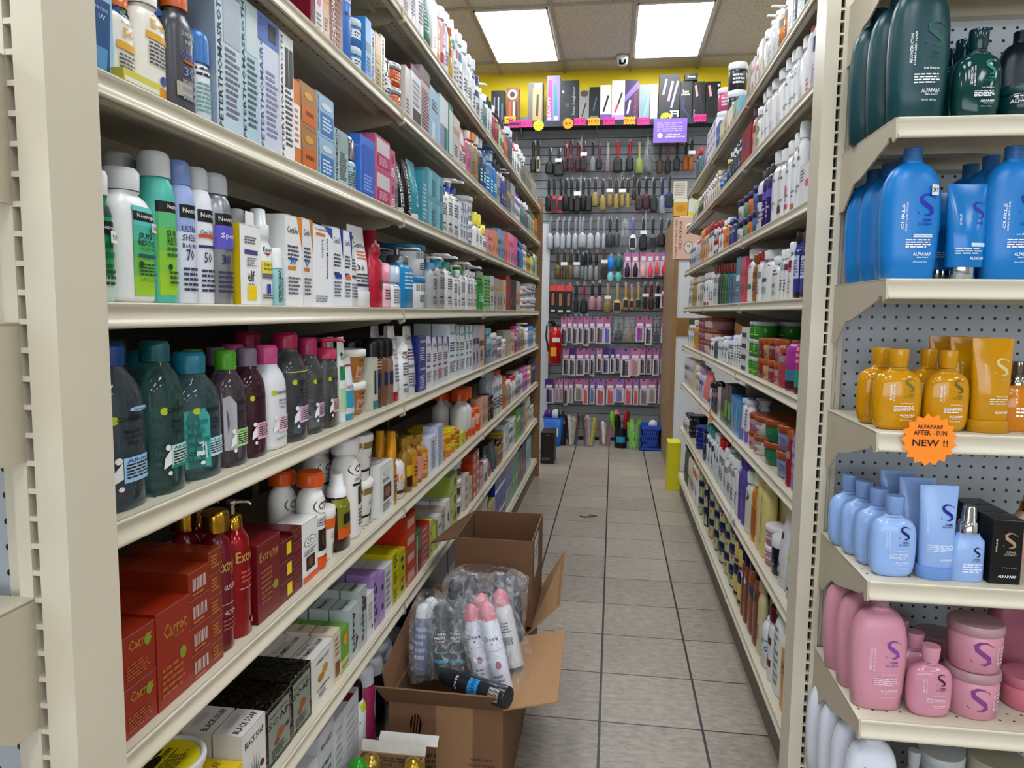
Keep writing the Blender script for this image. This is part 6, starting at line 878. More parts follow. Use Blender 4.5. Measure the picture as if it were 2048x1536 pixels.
ecap(4, 1984, 2046, 1032, 'box', '0d0f12', '', 'black carton with copper S emblem', [('S', .1, .68, .24, 'b89a7a'), ('t', .14, .5, .3, .035, 'SEMI', 'b0a090'), ('t', .12, .46, .4, .035, 'DI LINO', 'b0a090'), ('t', -.34, .6, .05, .2, 'SUBLIME', 'e8e8e8', 1), ('t', .1, .26, .5, .02, 'cristalli', '999'), ('t', .06, .12, .6, .04, 'ALFAPARF', 'f0f0f0')], {'d': .05, 'side': [('r', -.5, .5, 0, 1, '16252c')]}, rep=2, name=e4)
ecap(4, 2030, 2110, 978, 'spray', 'c8a090', 'c09a50', 'rose bottle with gold cap at the right edge', [], {'ch': .3, 'cmetal': 1, 'crough': .12}, yf=1.55, name=e4)
e5 = 'pink end-unit shelf'
ecap(5, 1707, 1822, 1204, 'litre', PK, 'b98a98', 'large dusty pink salon bottle', alfa('MOISTURE', 'DRY HAIR', '8d57a8', 'ead4da'), mt(h=.222, rough=.3), rep=2, dy=.075, dx=-.004, name=e5, yf=1.43)
ecap(5, 1822, 1914, 1290, 'flask', 'd097a8', PK, 'small dusty pink bottle with plum S emblem', alfa('MOISTURE', 'DRY HAIR', '5c2a44', 'ead4da'), GL, rep=2, dy=.06, dx=-.006, name=e5)
JA = [('S', -.05, .46, .5, '8f4f8c'), ('t', .24, .4, .05, .36, 'MOISTURE', 'ead4da', 1), ('f', .3, .44, .2, .6, 5, 'ead4da')]
ecap(5, 1914, 2026, 1238, 'jar', PK, 'b8949c', 'dusty pink tub with frosted pink lid', JA, {'stack': 2, 'ch': .2, 'rough': .25}, name=e5)
ecap(5, 1845, 1930, 1262, 'jar', 'b87888', 'a88a90', 'pink tub coloured as shaded behind the small bottles', [], {'stack': 2, 'ch': .22}, yf=1.56, name=e5)  # darker pink: the shade at the back is put into the colour
ecap(5, 2030, 2130, 1345, 'jar', 'd08090', 'c07888', 'pink tub cut by the right edge', [], {'ch': .3}, yf=1.46, name=e5)
ecap(5, 1985, 2090, 1190, 'litre', 'a86478', '96606e', 'large dusty pink bottle coloured as shaded at the back right', [], mt(h=.222), yf=1.58, name=e5)  # same bottle in darker pink, its shade painted in
e6 = 'lowest end-unit shelf'
ecap(6, 1694, 1800, 1500, 'litre', 'dcdfe8', 'cfd2d8', 'large white salon bottle', [('t', -.2, .6, .05, .2, 'DIAMOND', '334', 1)], mt(h=.232), rep=3, dy=.072, dx=-.006, name=e6, yf=1.43)
ecap(6, 1800, 1860, 1500, 'flask', 'c8c8c4', 'b8bab8', 'small white bottle beside the large white ones', [], GL, yf=1.5, name=e6)
ecap(6, 1852, 1945, 1500, 'jar', 'b4c0c4', 'c4c8c8', 'white and grey tub', [], {'stack': 2}, yf=1.52, name=e6)
ecap(6, 1960, 2080, 1512, 'jar', 'b8b8a8', 'b8b4a0', 'wide olive grey tub', [], {'ch': .3}, yf=1.5, name=e6)
# orange starburst sign hanging on the amber shelf's rail
def burst(name, p, r, n, col, ink, lines, desc, cat, fn=None, sy=1.0, depth=.0012, inner=.84):
    o = MB(); poly = [(r * (1 if i % 2 else inner) * math.cos(math.pi * i / n), sy * r * (1 if i % 2 else inner) * math.sin(math.pi * i / n)) for i in range(2 * n)]
    o.prism(poly, lambda a, b, c: (a, c, b), depth, M(col, .6))
    art_put(o, [('t', x, z, w, h, t, ink) for x, z, w, h, t in lines], 1, 1, lambda a, b, q: (a, -q - .0006, b))
    ob = o.build(name, loc=p); return ob
p = at(1858, 880, 1, 1.386); o = burst('starburst_sign', p, .048, 17, 'ff9a26', '2a1210', [(0, .024, .043, .007, 'ALFAPARF'), (.001, .013, .056, .009, 'AFTER - SUN'), (.002, -.005, .06, .013, 'NEW !!')], '', '')
tag(o, 'orange starburst paper sign reading NEW on the amber bottle shelf', 'sign')
# ------------------------------------------------------------------ cartons on the floor
KR = '84644a'
def flap(e, pts, t=.004, col=KR): b = MB(); P = [Vector(p) for p in pts]; n = (P[1] - P[0]).cross(P[3] - P[0]).normalized() * t; vs = [tuple(q) for q in P] + [tuple(q + n) for q in P]; b.add(vs, [(3, 2, 1, 0), (4, 5, 6, 7)] + [(i, (i + 1) % 4, 4 + (i + 1) % 4, 4 + i) for i in range(4)], M(col, .8, 0, 'card')); return b.build('flap', e)
def carton(name, x0, x1, y0, y1, z0, z1, col=KR, floor=True):
    e = empty(name, (x0, y0, z0)); X, Y, Z, t = x1 - x0, y1 - y0, z1 - z0, .004; b = MB(); m = M(col, .8, 0, 'card')
    b.box(0, X, 0, t, 0, Z, m); b.box(0, X, Y - t, Y, 0, Z, m); b.box(0, t, t, Y - t, 0, Z, m); b.box(X - t, X, t, Y - t, 0, Z, m); b.box(t, X - t, t, Y - t, .001, .005, m); b.build('body', e); return e, X, Y, Z
e, X, Y, Z = carton('cardboard_box', -.520, -.238, 1.64, 2.07, .001, .29)
flap(e, [(-.006, 0, Z), (X, 0, Z), (X - .01, -.055, Z + .062), (-.016, -.055, Z + .064)]); flap(e, [(X, 0, Z), (X, Y * .93, Z), (X + .12, Y, Z + .018), (X + .126, .05, Z + .004)], col='a58361')
flap(e, [(X, Y, Z), (0, Y, Z), (0, Y + .02, Z + .12), (X + .01, Y + .02, Z + .11)]); flap(e, [(0, Y, Z), (0, 0, Z), (-.02, .02, Z + .06), (-.03, Y, Z + .12)])
b = MB(); b.box(X * .42, X * .74, -.0006, 0, .03, Z, M('a08060', .35)); b.build('packing_tape', e)
b = MB(); ink = '2a1a14'; art_put(b, [('e', -.32, .8, .13, .2, ink), ('p', [(-.375, .71), (-.36, .71), (-.335, .89), (-.35, .89)], KR), ('p', [(-.345, .7), (-.33, .7), (-.30, .9), (-.315, .9)], KR), ('p', [(-.315, .71), (-.30, .71), (-.275, .87), (-.29, .87)], KR),
    ('t', -.17, .54, .14, .03, 'KEEP B', ink), ('t', -.19, .49, .18, .03, 'GARDER AU', ink), ('t', -.17, .44, .14, .03, 'ALMAC', ink), ('t', .4, .54, .24, .03, 'GAH 78°F / 26°C)', ink), ('t', .4, .49, .3, .03, 'UNS QUR 78°F / 26°C)', ink), ('t', .43, .44, .34, .03, 'OBUDERA THC 78°F / 26°C)', ink)], X * .8, Z, lambda a, bb, q: (X * .5 + a * X * .8 + .0, -q - .0006, bb * Z)); b.build('printing', e)
tag(e, 'open brown carton full of deodorant cans, in front on the floor', 'box')
e, X, Y, Z = carton('cardboard_box', -.505, -.240, 2.10, 2.47, .001, .285, '86664a')
flap(e, [(X, 0, Z - .02), (X, Y * .9, Z - .02), (X + .092, Y, .41), (X + .1, .02, .36)], col='a58361')
tag(e, 'brown carton with raised flap, underneath another open carton', 'box')
e, X, Y, Z = carton('cardboard_box', -.458, -.222, 2.112, 2.42, .288, .552, '7d5d42')
flap(e, [(0, Y, Z), (0, 0, Z), (-.085, .03, Z - .03), (-.06, Y, Z - .04)], col='7d5d42')
b = MB(); b.box(X, X + .0006, .05, .16, Z - .13, Z - .015, M('cfccc6', .6)); b.box(X, X + .0012, .06, .15, Z - .05, Z - .045, M('556', .6)); b.box(X, X + .0012, .06, .12, Z - .07, Z - .066, M('556', .6)); b.build('shipping_label', e)
tag(e, 'empty open brown carton with white side label, stacked on another', 'box')
e, X, Y, Z = carton('cardboard_box', -.540, -.392, 1.34, 1.50, .001, .245, '9a7a58')
flap(e, [(X, Y, Z), (0, Y, Z), (0, Y + .01, Z + .022), (X, Y + .01, Z + .018)], col='c8c4bc'); flap(e, [(X + .02, Y + .03, Z + .005), (.03, Y + .03, Z + .005), (.03, Y + .05, Z + .02), (X + .02, Y + .05, Z + .02)], col='d0cdc8', t=.002)
b = MB(); art_put(b, [('t', -.2, .5, .4, .1, '93-25 JAM', '333'), ('f', -.4, .4, .65, .9, 2, '555')], X * .8, .05, lambda a, bb, q: (X / 2 + a * X * .8, Y - .006 - q, Z - .05 + bb * .05)); b.build('address_print', e)
tag(e, 'small carton with gold and green topped bottles, bottom of picture', 'box')
for u, v, col, cap, desc in ((716, 1517, 'b8a050', '2f9a1c', 'gold bottle with bright green cap in the small carton'), (742, 1508, 'b8a050', 'b8a050', 'gold domed bottle behind the green cap in the small carton'), (826, 1516, 'c0a048', 'b89a40', 'gold domed bottle at the right of the small carton')):
    zt = .262; q = at(u, v, 2, zt); ob = product('dome', .052, .052, zt - .008, col, cap, [], {'rough': .2, 'crough': .2, 'ch': .14, 'cmetal': 0 if cap[0] == '2' else .7}); ob.location = (q[0], min(q[1], 1.463), .008); reg(ob, desc, 'floor', '', 0, 'bottle')
# deodorant cans in the front carton
def aim(ob, top, bot):
    a, b = Vector(top), Vector(bot); d = (a - b).normalized(); ob.rotation_mode = 'QUATERNION'; ob.rotation_quaternion = Vector((0, 0, 1)).rotation_difference(d); ob.location = b; return ob
DVP = [('t', 0, .6, .7, .06, 'Dove', '2a3a5c'), ('e', 0, .54, .14, .02, 'a88a3c'), ('t', 0, .46, .6, .02, 'go fresh', 'c86a80'), ('e', .1, .3, .3, .09, '9c2c50'), ('f', -.3, .3, .1, .2, 2, '889')]
DVM = [('t', 0, .58, .7, .05, 'Dove', 'd8dce0'), ('t', 0, .52, .6, .035, 'MEN', 'e0e4e8'), ('t', 0, .47, .6, .03, '+CARE', 'c8d0d4'), ('r', -.4, .4, .3, .33, '2a7a8a'), ('r', -.5, .5, .17, .22, '3a9ab8')]
cans = [((940, 1208, 1.78), (968, 1362, 1.75), 'e2e4ee', 'd98a98', DVP, 'white can with pink cap, left of the front pink pair'), ((970, 1203, 1.76), (1008, 1378, 1.73), 'e2e4ee', 'd98a98', DVP, 'white can with pink cap, right of the front pink pair'),
 ((960, 1186, 1.86), (985, 1330, 1.83), 'dfe0ea', 'd98a98', DVP, 'pink-capped can half hidden behind the front pair'), ((998, 1178, 1.86), (1030, 1330, 1.84), 'dddddf', 'd98a98', [('bar', -.3, .3, .3, .4, '333'), ('f', -.3, .3, .45, .6, 4, '777')], 'pink-capped can showing barcode side, behind right'),
 ((880, 1205, 1.78), (886, 1345, 1.75), '383c42', '4a4e55', DVM, 'charcoal can with blue stripe, left of the dark pair'), ((912, 1203, 1.80), (914, 1345, 1.77), '383c42', '4a4e55', DVM, 'charcoal can with blue stripe, right of the dark pair'),
 ((912, 1158, 1.93), (905, 1290, 1.92), '3c4046', '4a4e55', [], 'dark grey can at the back left of the carton'), ((944, 1152, 1.95), (938, 1290, 1.94), '3c4046', '4a4e55', [], 'dark grey can at the back, second from the left'), ((974, 1162, 1.93), (972, 1290, 1.92), '3c4046', '4a4e55', [], 'dark grey can at the back middle of the carton'),
 ((1000, 1143, 1.98), (1004, 1280, 1.96), '34383e', '4a4e55', [], 'tallest dark grey can at the back'), ((1024, 1152, 1.97), (1030, 1280, 1.95), '44484e', '5a5e66', [], 'dark grey can at the back right of the carton'),
 ((848, 1206, 1.82), (842, 1345, 1.79), '8a94b0', 'e6e8ea', [('f', -.3, .3, .2, .7, 5, 'c8d0e0')], 'blue grey can with white cap at the left'), ((863, 1194, 1.88), (860, 1330, 1.85), '9aa2b8', 'e6e8ea', [], 'white-capped can behind the leftmost one')]
for tp, bt, col, cap, art, desc in cans:
    T = at(tp[0], tp[1], 1, tp[2]); B_ = at(bt[0], bt[1], 1, bt[2]); L = float(np.linalg.norm(T - B_)); ob = product('dome', .047, .047, L, col, cap, art, {'rough': .25, 'ch': .2}); aim(ob, T, B_); reg(ob, desc, 'carton', '', 0, 'can')
T, B_ = at(880, 1350, 1, 1.70), at(1016, 1396, 1, 1.612); ob = product('dome', .052, .052, float(np.linalg.norm(T - B_)), '4a4d53', '2e3036', [('r', -.5, .5, .36, .5, '3a9ad0'), ('t', 0, .43, .7, .06, 'CLEAN', '20356a'), ('t', 0, .68, .6, .06, 'Dove', 'd8dce0'), ('bar', -.3, .3, .06, .2, 'c8c8c8')], {'rough': .2, 'metal': .6, 'ch': .25}); aim(ob, T, B_)
reg(ob, 'dark can lying across the near rim of the carton', 'carton', '', 0, 'can')
b = MB(); b.box(-.475, -.405, 1.70, 1.706, .19, .24, M('d8d4cc', .7)); art_put(b, [('t', .1, .5, .5, .3, 'Dove', '4a4a50')], .07, .05, lambda a, bb, q: (-.44 + a * .07, 1.70 - q, .19 + bb * .05)); o = b.build('paper_label'); tag(o, 'white printed strip standing inside the front carton at the left', 'label')
def bag_over(idx, seed, desc):
    P = []
    for k in idx: P += [np.array(at(*cans[k][0][:2], 1, cans[k][0][2])), np.array(at(*cans[k][1][:2], 1, cans[k][1][2]))]
    P = np.array(P); T_, B3 = P[0::2], P[1::2]; r_ = .034; ct_, cb = (T_.max(0) + T_.min(0)) / 2, (B3.max(0) + B3.min(0)) / 2
    rx = max(T_[:, 0].max() - T_[:, 0].min(), B3[:, 0].max() - B3[:, 0].min()) / 2 + r_; ry = max(T_[:, 1].max() - T_[:, 1].min(), B3[:, 1].max() - B3[:, 1].min()) / 2 + r_
    o = bag('plastic_bag', cb[0], cb[1], float(B3[:, 2].min()), float(T_[:, 2].max()) + .016, rx, ry, seed, ct_[0] - cb[0], ct_[1] - cb[1]); tag(o, desc, 'bag')
def bag(name, cx, cy, z0, z1, rx, ry, seed, lx=0, ly=0):
    r = random.Random(seed); n = 36; secs = []; b = MB(); N = 14; vs = []
    for j in range(N + 1):
        t = j / N; z = z0 + (z1 - z0) * t; k = 1.0 if t < .8 else 1 - ((t - .8) / .2) ** 2 * .45
        for i in range(n):
            a = 2 * math.pi * i / n; q = k * (1 + .09 * math.sin(3 * a + seed + 5 * t) + .06 * math.sin(7 * a + 9 * t + seed) + .05 * (r.random() - .5)); c, s_ = math.cos(a), math.sin(a)
            vs.append((cx + lx * t + q * rx * math.copysign(abs(c) ** .7, c), cy + ly * t + q * ry * math.copysign(abs(s_) ** .7, s_), z + .008 * (r.random() - .5)))
    b.add(vs, [(j * n + i, j * n + (i + 1) % n, (j + 1) * n + (i + 1) % n, (j + 1) * n + i) for j in range(N) for i in range(n)], M('f4f6f8', .12, 0, 'film'), True)
    return b.build(name)
bag_over((0, 1, 2, 3), 1, 'crinkled clear bag around the white cans with pink caps')
bag_over((4, 5), 5, 'crinkled clear bag around the dark cans with blue stripes')
bag_over((6, 7, 8, 9, 10), 9, 'crinkled clear bag over the dark cans at the back of the carton')
bag_over((11, 12), 14, 'crinkled clear bag around the white-capped cans at the left')
# dark brown gift carton and tall yellow carton at the far end
def plainbox(name, x0, x1, y0, y1, z0, z1, col, label, cat, art=(), rough=.4):
    b = MB(); b.box(x0, x1, y0, y1, z0, z1, M(col, rough)); art_put(b, art, x1 - x0, z1 - z0, lambda a, bb, q: ((x0 + x1) / 2 + a * (x1 - x0), y0 - q * 2, z0 + bb * (z1 - z0))); o = b.build(name); 
    if label: tag(o, label, cat)
    return o
plainbox('brown_carton', -.565, -.455, 5.86, 6.12, .001, .255, '2a1a16', 'dark brown glossy carton on the floor past the left rack', 'box', [('f', -.4, .3, .1, .2, 2, 'a09080'), ('f', -.2, .1, .58, .62, 1, '8a5a3a'), ('f', -.1, .2, .9, .94, 1, 'a09080')])
plainbox('yellow_carton', .400, .487, 5.14, 5.32, .001, .335, 'd3cb10', 'tall plain yellow carton on the floor by the right rack', 'box')
b = MB(); b.tube([(-.06, 3.76, .004), (-.04, 3.74, .005), (.0, 3.745, .006), (.02, 3.77, .006), (.012, 3.785, .006), (-.005, 3.775, .007), (.01, 3.76, .008), (.04, 3.775, .005)], .004, M('8a6a34', .6), 6); o = b.build('twisted_tie'); q = at(1180, 1032, 2, .004); o.location = (q[0] + .0, q[1] - 3.765, 0); tag(o, 'small curled brown strip lying on the floor tiles', 'litter')
# ------------------------------------------------------------------ back wall
SX0, SX1, SY = -1.2, 1.3, 7.05
e = empty('slatwall', (0, SY, 0)); b = MB(); b.box(SX0, SX1, .012, .035, .0, 2.90, M('2a2a2c', .7)); b.build('groove_backing', e)
b = MB(); z = .035
while z < 2.88: b.box(SX0, SX1, 0, .0125, z, min(z + .070, 2.90), M('8e9094', .45)); z += .0762
b.build('slats', e)
b = MB(); [b.box(x - .006, x + .006, -.012, 0, 1.95, 2.90, M('a4a4a4', .35, .6)) for x in (-.95, -.34, .27)]; b.build('standard', e)
tag(e, 'grey slatwall covered with hanging brushes and combs', 'wall panel'); SLAT = e
plain = lambda n, x0, x1, y0, y1, z0, z1, c, lab, cat: plainbox(n, x0, x1, y0, y1, z0, z1, c, lab, cat)
b = MB(); b.box(SX0 + .0, -.615 + .0, 6.98, 7.04, 0, 2.06, M('c6c8cc', .5)); o = b.build('trim_2'); o['kind'] = 'structure'
# white partition with brown trims right of the slatwall
b = MB(); PT = z_of(432, .5, 5.78); b.box(.478, 1.3, 5.78, 7.04, 0, PT, M('d2d4d8', .5)); o = b.build('wall_side'); o['kind'] = 'structure'
b = MB(); b.box(.448, .478, 5.765, 5.80, 0, PT, M('9a7850', .5, 0, 'wood')); b.box(.448, .4775, 5.80, 7.04, 0, PT, M('a58d70', .5, 0, 'wood')); b.box(.478, 1.2, 5.765, 5.779, 1.065, 1.20, M('96703c', .5, 0, 'wood')); o = b.build('trim_3'); o['kind'] = 'structure'
# notice: please do not open the package
p0, p1 = at(1345, 518, 1, 5.755), at(1384, 434, 1, 5.755); x0, x1, z0, z1 = p0[0], p1[0] + .06, p0[2], p1[2]; W_, H_ = x1 - x0, z1 - z0
b = MB(); b.box(x0, x1, 5.758, 5.764, z0, z1, M('d9b7a6', .5)); art_put(b, [('t', -.38, .5, .1, .92, "PLEASE, DO NOT OPEN", '1c1816', 1), ('t', -.22, .56, .1, .7, 'THE PACKAGE', '1c1816', 1), ('e', .12, .74, .3, .26, 'eceaea'), ('e', .06, .76, .1, .08, '222'), ('e', .18, .76, .1, .08, '222'), ('e', .12, .68, .08, .05, '333'), ('e', .1, .28, .34, .3, '5a5a5e'), ('e', .1, .28, .3, .265, 'dcd2cc'), ('p', [(.04, .34), (.07, .34), (.1, .28), (.07, .28)], '444'), ('p', [(.1, .34), (.13, .34), (.16, .28), (.13, .28)], '444')], W_, H_, lambda a, bb, q: ((x0 + x1) / 2 + a * W_, 5.758 - q, z0 + bb * H_)); o = b.build('notice_board'); tag(o, 'pink notice asking customers not to open the package', 'sign')
for j, (u0, u1, v0, v1, c, d_, ar) in enumerate(((1347, 1376, 398, 431, 'd8a818', 'yellow and white carton resting above the pink notice', [('r', -.5, .5, .8, 1, 'e0dcd4'), ('e', 0, .45, .7, .4, 'c89010')]), (1347, 1375, 362, 397, 'd8d2c0', 'cream and white carton on the yellow one by the notice', [('f', -.4, .4, .2, .9, 7, '888')]), (1376, 1396, 382, 430, 'd8d8c8', 'white carton with yellow lid beside the notice', [('r', -.5, .5, .85, 1, 'd8d020'), ('r', -.5, .5, 0, .15, 'd8d020')]))):
    a, c2 = at(u0, v1, 1, 5.79), at(u1, v0, 1, 5.79); zl = PT + .0005 if j != 1 else ZT + .0005; ZT = c2[2] if j == 0 else ZT; plainbox('product_box', a[0] + (.001 if j == 2 else 0), c2[0], 5.79, 5.85, zl, c2[2], c, d_, 'box', ar)
# shelf above the slatwall
zs = z_of(239, 0, 6.80); e = empty('display_shelf', (SX0, 6.80, zs)); b = MB(); b.box(-.3, 2.45, 0, .25, -.022, 0, M('3a4048', .5)); b.box(-.3, 2.45, -.003, 0, -.05, 0.0, M('2e343c', .5)); b.build('board', e)
b = MB(); [b.prism([(0, 0), (-.22, 0), (-.02, -.07), (0, -.07)], lambda q, r, c: (x + c, .25 + q, r - .022), .006, M('b0b0ae', .4, .3)) for x in (.3, 1.0, 1.7)]; b.build('bracket', e); tag(e, 'dark shelf holding boxed hair tools above the slatwall', 'shelf')
def stick(x0, z0, x1, z1, w, c):
    d = np.array([x1 - x0, (z1 - z0) * 2]); n = np.array([-d[1], d[0]]) / np.linalg.norm(d) * w; return ('p', [(x0 + n[0], z0 + n[1] / 2), (x1 + n[0], z1 + n[1] / 2), (x1 - n[0], z1 - n[1] / 2), (x0 - n[0], z0 - n[1] / 2)], c)
TOOLS = [(982, 1009, 181, '2a2c30', 'black hair-tool pack with silver combs', [('r', -.3, -.2, .1, .8, '889'), ('r', 0, .1, .1, .8, '9ab'), ('r', .25, .4, .1, .6, '5a6a80')]), (1012, 1037, 175, '7a4a38', 'brown brush set pack with round pink mirror', [('e', 0, .8, .8, .3, 'c8988c'), ('e', 0, .8, .4, .16, '1c1416'), ('r', -.3, -.1, .05, .6, 'b8562c'), ('r', .05, .2, .05, .6, 'd8c8a0'), ('r', .3, .42, .05, .6, '1a1614')]),
 (1056, 1086, 165, '6a6458', 'grey boxed curling wand with tan tool', [('r', -.2, .42, .05, .85, 'a8946c'), ('r', -.1, .4, .86, .98, 'e0dcdc'), stick(.1, .15, .15, .7, .08, '3a3028')]), (1093, 1120, 151, '8a7aa8', 'lilac and teal tall hair-tool box', [('r', -.4, -.1, .1, .9, 'c83a80'), stick(.2, .1, .1, .8, .12, '1f8a90'), ('t', -.3, .3, .2, .5, 'BEAUTY', 'f0f0f0', 1), ('e', .2, .08, .3, .1, 'e8e8e8')]),
 (1120, 1157, 161, '1c1e22', 'wide black box with silver script', [('t', .25, .5, .2, .7, 'Steam Straightener', '9aa0a8', 1), ('e', -.1, .4, .25, .1, '4a5058'), ('r', -.4, -.3, .7, .76, 'd0d0d0')]), (1158, 1178, 180, '8a8a86', 'clear pack with brown round lid and black tongs', [('e', 0, .88, .8, .2, '5a4230'), stick(-.2, .15, .2, .6, .06, '1a1a1c')]), (1178, 1199, 174, '1a1c20', 'narrow black flat-iron box', [stick(-.1, .3, .2, .7, .06, '5a6a8a'), ('r', -.4, .4, .02, .14, '8a7a80')]),
 (1200, 1222, 170, 'dcdce0', 'white box with black flat iron and purple base', [('r', -.5, .5, 0, .18, '7a5aa8'), stick(-.2, .25, .25, .7, .08, '1a1a1c')]), (1223, 1249, 161, 'e0dfe2', 'taller white box with pink-handled iron', [('r', -.5, .5, 0, .14, 'b090c8'), stick(-.25, .2, .0, .4, .08, 'c05060'), stick(0, .4, .3, .7, .07, '26262a')]), (1249, 1277, 160, '3c2458', 'purple and black box with red vertical lettering', [('p', [(-.5, .6), (.5, 1), (.5, .8), (-.5, .45)], '8a6ab0'), ('t', .28, .35, .2, .6, 'Hi-Ultra-C', 'b8202c', -1), stick(-.3, .15, -.1, .5, .07, 'c8c8d0')]),
 (1278, 1299, 169, '8a9298', 'clear pack of pale blue tools', [stick(-.2, .15, .2, .7, .1, '6a9ab8'), stick(0, .1, .4, .6, .1, '88a8b8')]), (1300, 1315, 168, 'b8c8d8', 'white and ice blue small box', [('r', -.3, .4, .1, .5, 'e0e6ee')]), (1317, 1359, 149, '1a1b1e', 'largest black box with three flat irons', [stick(-.3, .55, -.15, .9, .05, 'c0a0a8'), stick(-.05, .4, .15, .85, .06, 'd890a0'), stick(.1, .25, .4, .85, .05, '9aa0b0'), ('t', .28, .12, .36, .14, 'H', 'e8e8e8'), ('r', .05, .46, .16, .19, 'e8e8e8')]),
 (1360, 1384, 162, '222226', 'black box with curved blue iron outline', [('t', -.05, .72, .5, .1, 'Bouncy', 'f0f0f0'), ('t', -.05, .64, .7, .07, 'protects', 'f0f0f0'), stick(-.3, .3, .3, .05, .06, '3c3c7a'), stick(-.2, .55, -.3, .3, .06, '3c3c7a')]), (1385, 1410, 163, '17181a', 'black box with rose-tipped iron, left of two', [stick(-.3, .9, -.15, .6, .09, 'c89a90'), stick(0, .85, .3, .15, .07, '2c2c3c'), ('t', -.35, .15, .14, .2, 'pro', 'ddd', 1)]), (1411, 1440, 163, '17181a', 'black box with rose-tipped iron, right of two', [stick(-.3, .9, -.15, .6, .09, 'c89a90'), stick(0, .85, .3, .15, .07, '2c2c3c'), ('r', .3, .42, .86, .93, 'e8e8e8')])]
for u0, u1, vt, c, d_, ar in TOOLS:
    a = x_of(u0, 6.83, zs + .1); c_ = x_of(u1, 6.83, zs + .1); h = z_of(vt, (a + c_) / 2, 6.83) - zs; plainbox('hair_tool_box', a + .001, c_ - .001, 6.83, 6.92, zs + .0005, zs + h, c, d_ + ', on the wall shelf', 'box', ar)
a = at(1370, 160, 1, 6.82); c_ = at(1396, 146, 1, 6.82); plainbox('hair_tool_box', a[0], c_[0], 6.82, 6.93, z_of(162, a[0], 6.83) + .001, c_[2], '17181a', 'small black box lying on top of the hair-tool boxes', 'box', [('t', 0, .5, .6, .4, 'Bouncy', 'f0f0f0')])
# stacks of round tubs standing behind the front goods on the right rack's top shelf
for k_, (u, vt, xx, w, cols) in enumerate(((1458, 178, .635, .10, (('d0d8d0', 'c4c8c8', 'white'), ('d0d8d0', 'c4c8c8', 'white'), ('d4dcd4', 'c4c8c8', 'white and teal'), ('c05a80', 'd8c8cc', 'pink'))), (1473, 128, .66, .108, (('c8ccc8', 'c8c8cc', 'pale'), ('c8ccc8', 'c8c8cc', 'pale'), ('2c2a38', 'c0c4c8', 'black film-wrapped'), ('33343a', 'c8ccd0', 'black film-wrapped'))))):
    zb = ZR[0] + .0006; yy = y_of(u, xx, 2.4); yy += .15 * (1 - k_); hh = (z_of(vt, xx, yy) - zb) / 4
    for s_, (c, cap, nm) in enumerate(cols):
        ob = product('jar', w, w, hh - .001, c, cap, [('f', -.3, .3, .2, .6, 3, 'ccc')], {'ch': .25}, True); ob.location = (xx, yy, zb + s_ * hh); ob.name = 'tub'
        tag(ob, '%s round tub, %s of the %s tub stack atop right rack' % (nm, ['lowest', 'second', 'third', 'topmost'][s_], ['shorter', 'taller'][k_]), 'tub', 'round tubs atop the right rack')
# price bursts along the shelf edge
def jag(q, c, t):
    W_, H_ = .054, .034; P = []
    for i in range(9): P.append((-W_ + 2 * W_ * i / 8, H_ * (1 if i % 2 else .84)))
    for i in range(7): P.append((W_ * (1.0 if i % 2 == 0 else .86), H_ * .8 - 1.6 * H_ * (i + .5) / 7))
    for i in range(9): P.append((W_ - 2 * W_ * i / 8, -H_ * (1 if i % 2 else .84)))
    for i in range(7): P.append((-W_ * (1.0 if i % 2 == 0 else .86), -H_ * .8 + 1.6 * H_ * (i + .5) / 7))
    b = MB(); b.prism(P, lambda x, z, k: (x, k, z), .0012, M(c, .6)); art_put(b, [('t', 0, 0, .09, .028, t, '3a2020')], 1, 1, lambda x, z, k: (x, -k - .0006, z)); return b.build('price_tag', loc=q)
PK_, OG, YL, LM = 'f0308a', 'ffa41e', 'f4ea20', 'd4f020'
for i, (u, v, kind, c, t) in enumerate(((1020, 240, 'r', OG, '9'), (1028, 248, 'r', PK_, '1'), (1053, 247, 'r', PK_, '29.99'), (1077, 251, 'b', YL, '5.99'), (1136, 247, 'b', 'e8981c', '39'), (1160, 243, 'r', PK_, '19.99'), (1188, 243, 'r', OG, '19.99'), (1218, 242, 'r', PK_, '49.99'), (1259, 241, 'r', OG, '75.00'), (1287, 242, 'r', PK_, '69.99'), (1332, 236, 'b', LM, '64'), (1400, 236, 'r', PK_, '59.99'))):
    q = at(u, v, 1, 6.788 - .0005 * i); r = .052 if kind == 'b' else .066; o = burst('price_tag', q, r, 16, c, '3a2020', [(0, 0, .06, .022, t)], '', '', inner=.8) if kind == 'b' else jag(q, c, t)
    nm = {PK_: 'pink', OG: 'orange', YL: 'yellow', LM: 'lime', 'e8981c': 'amber'}[c]; tag(o, '%s %s price tag, %s along the wall shelf edge' % (nm, 'round starburst' if kind == 'b' else 'jagged', ['leftmost', 'second from left', 'third from left', 'fourth from left', 'fifth from left', 'sixth from left', 'seventh from left', 'eighth from left', 'ninth from left', 'tenth from left', 'second from right', 'rightmost'][i]), 'price tag', 'price tags on the wall shelf')
a, c_ = at(1306, 286, 1, 6.78), at(1375, 236, 1, 6.78); plainbox('paper_notice', a[0], c_[0], 6.78, 6.782, a[2], c_[2], '8468b4', 'purple printed sheet hanging from the wall shelf', 'sign', [('f', -.4, .4, .45, .85, 5, 'b8a4d8'), ('e', -.3, .3, .16, .2, 'e0d8f0'), ('t', .1, .33, .4, .06, 'REFUNDS', 'f0ecf8'), ('t', .15, .24, .6, .06, 'EXCHANGES ON ITEMS', 'f0ecf8')])
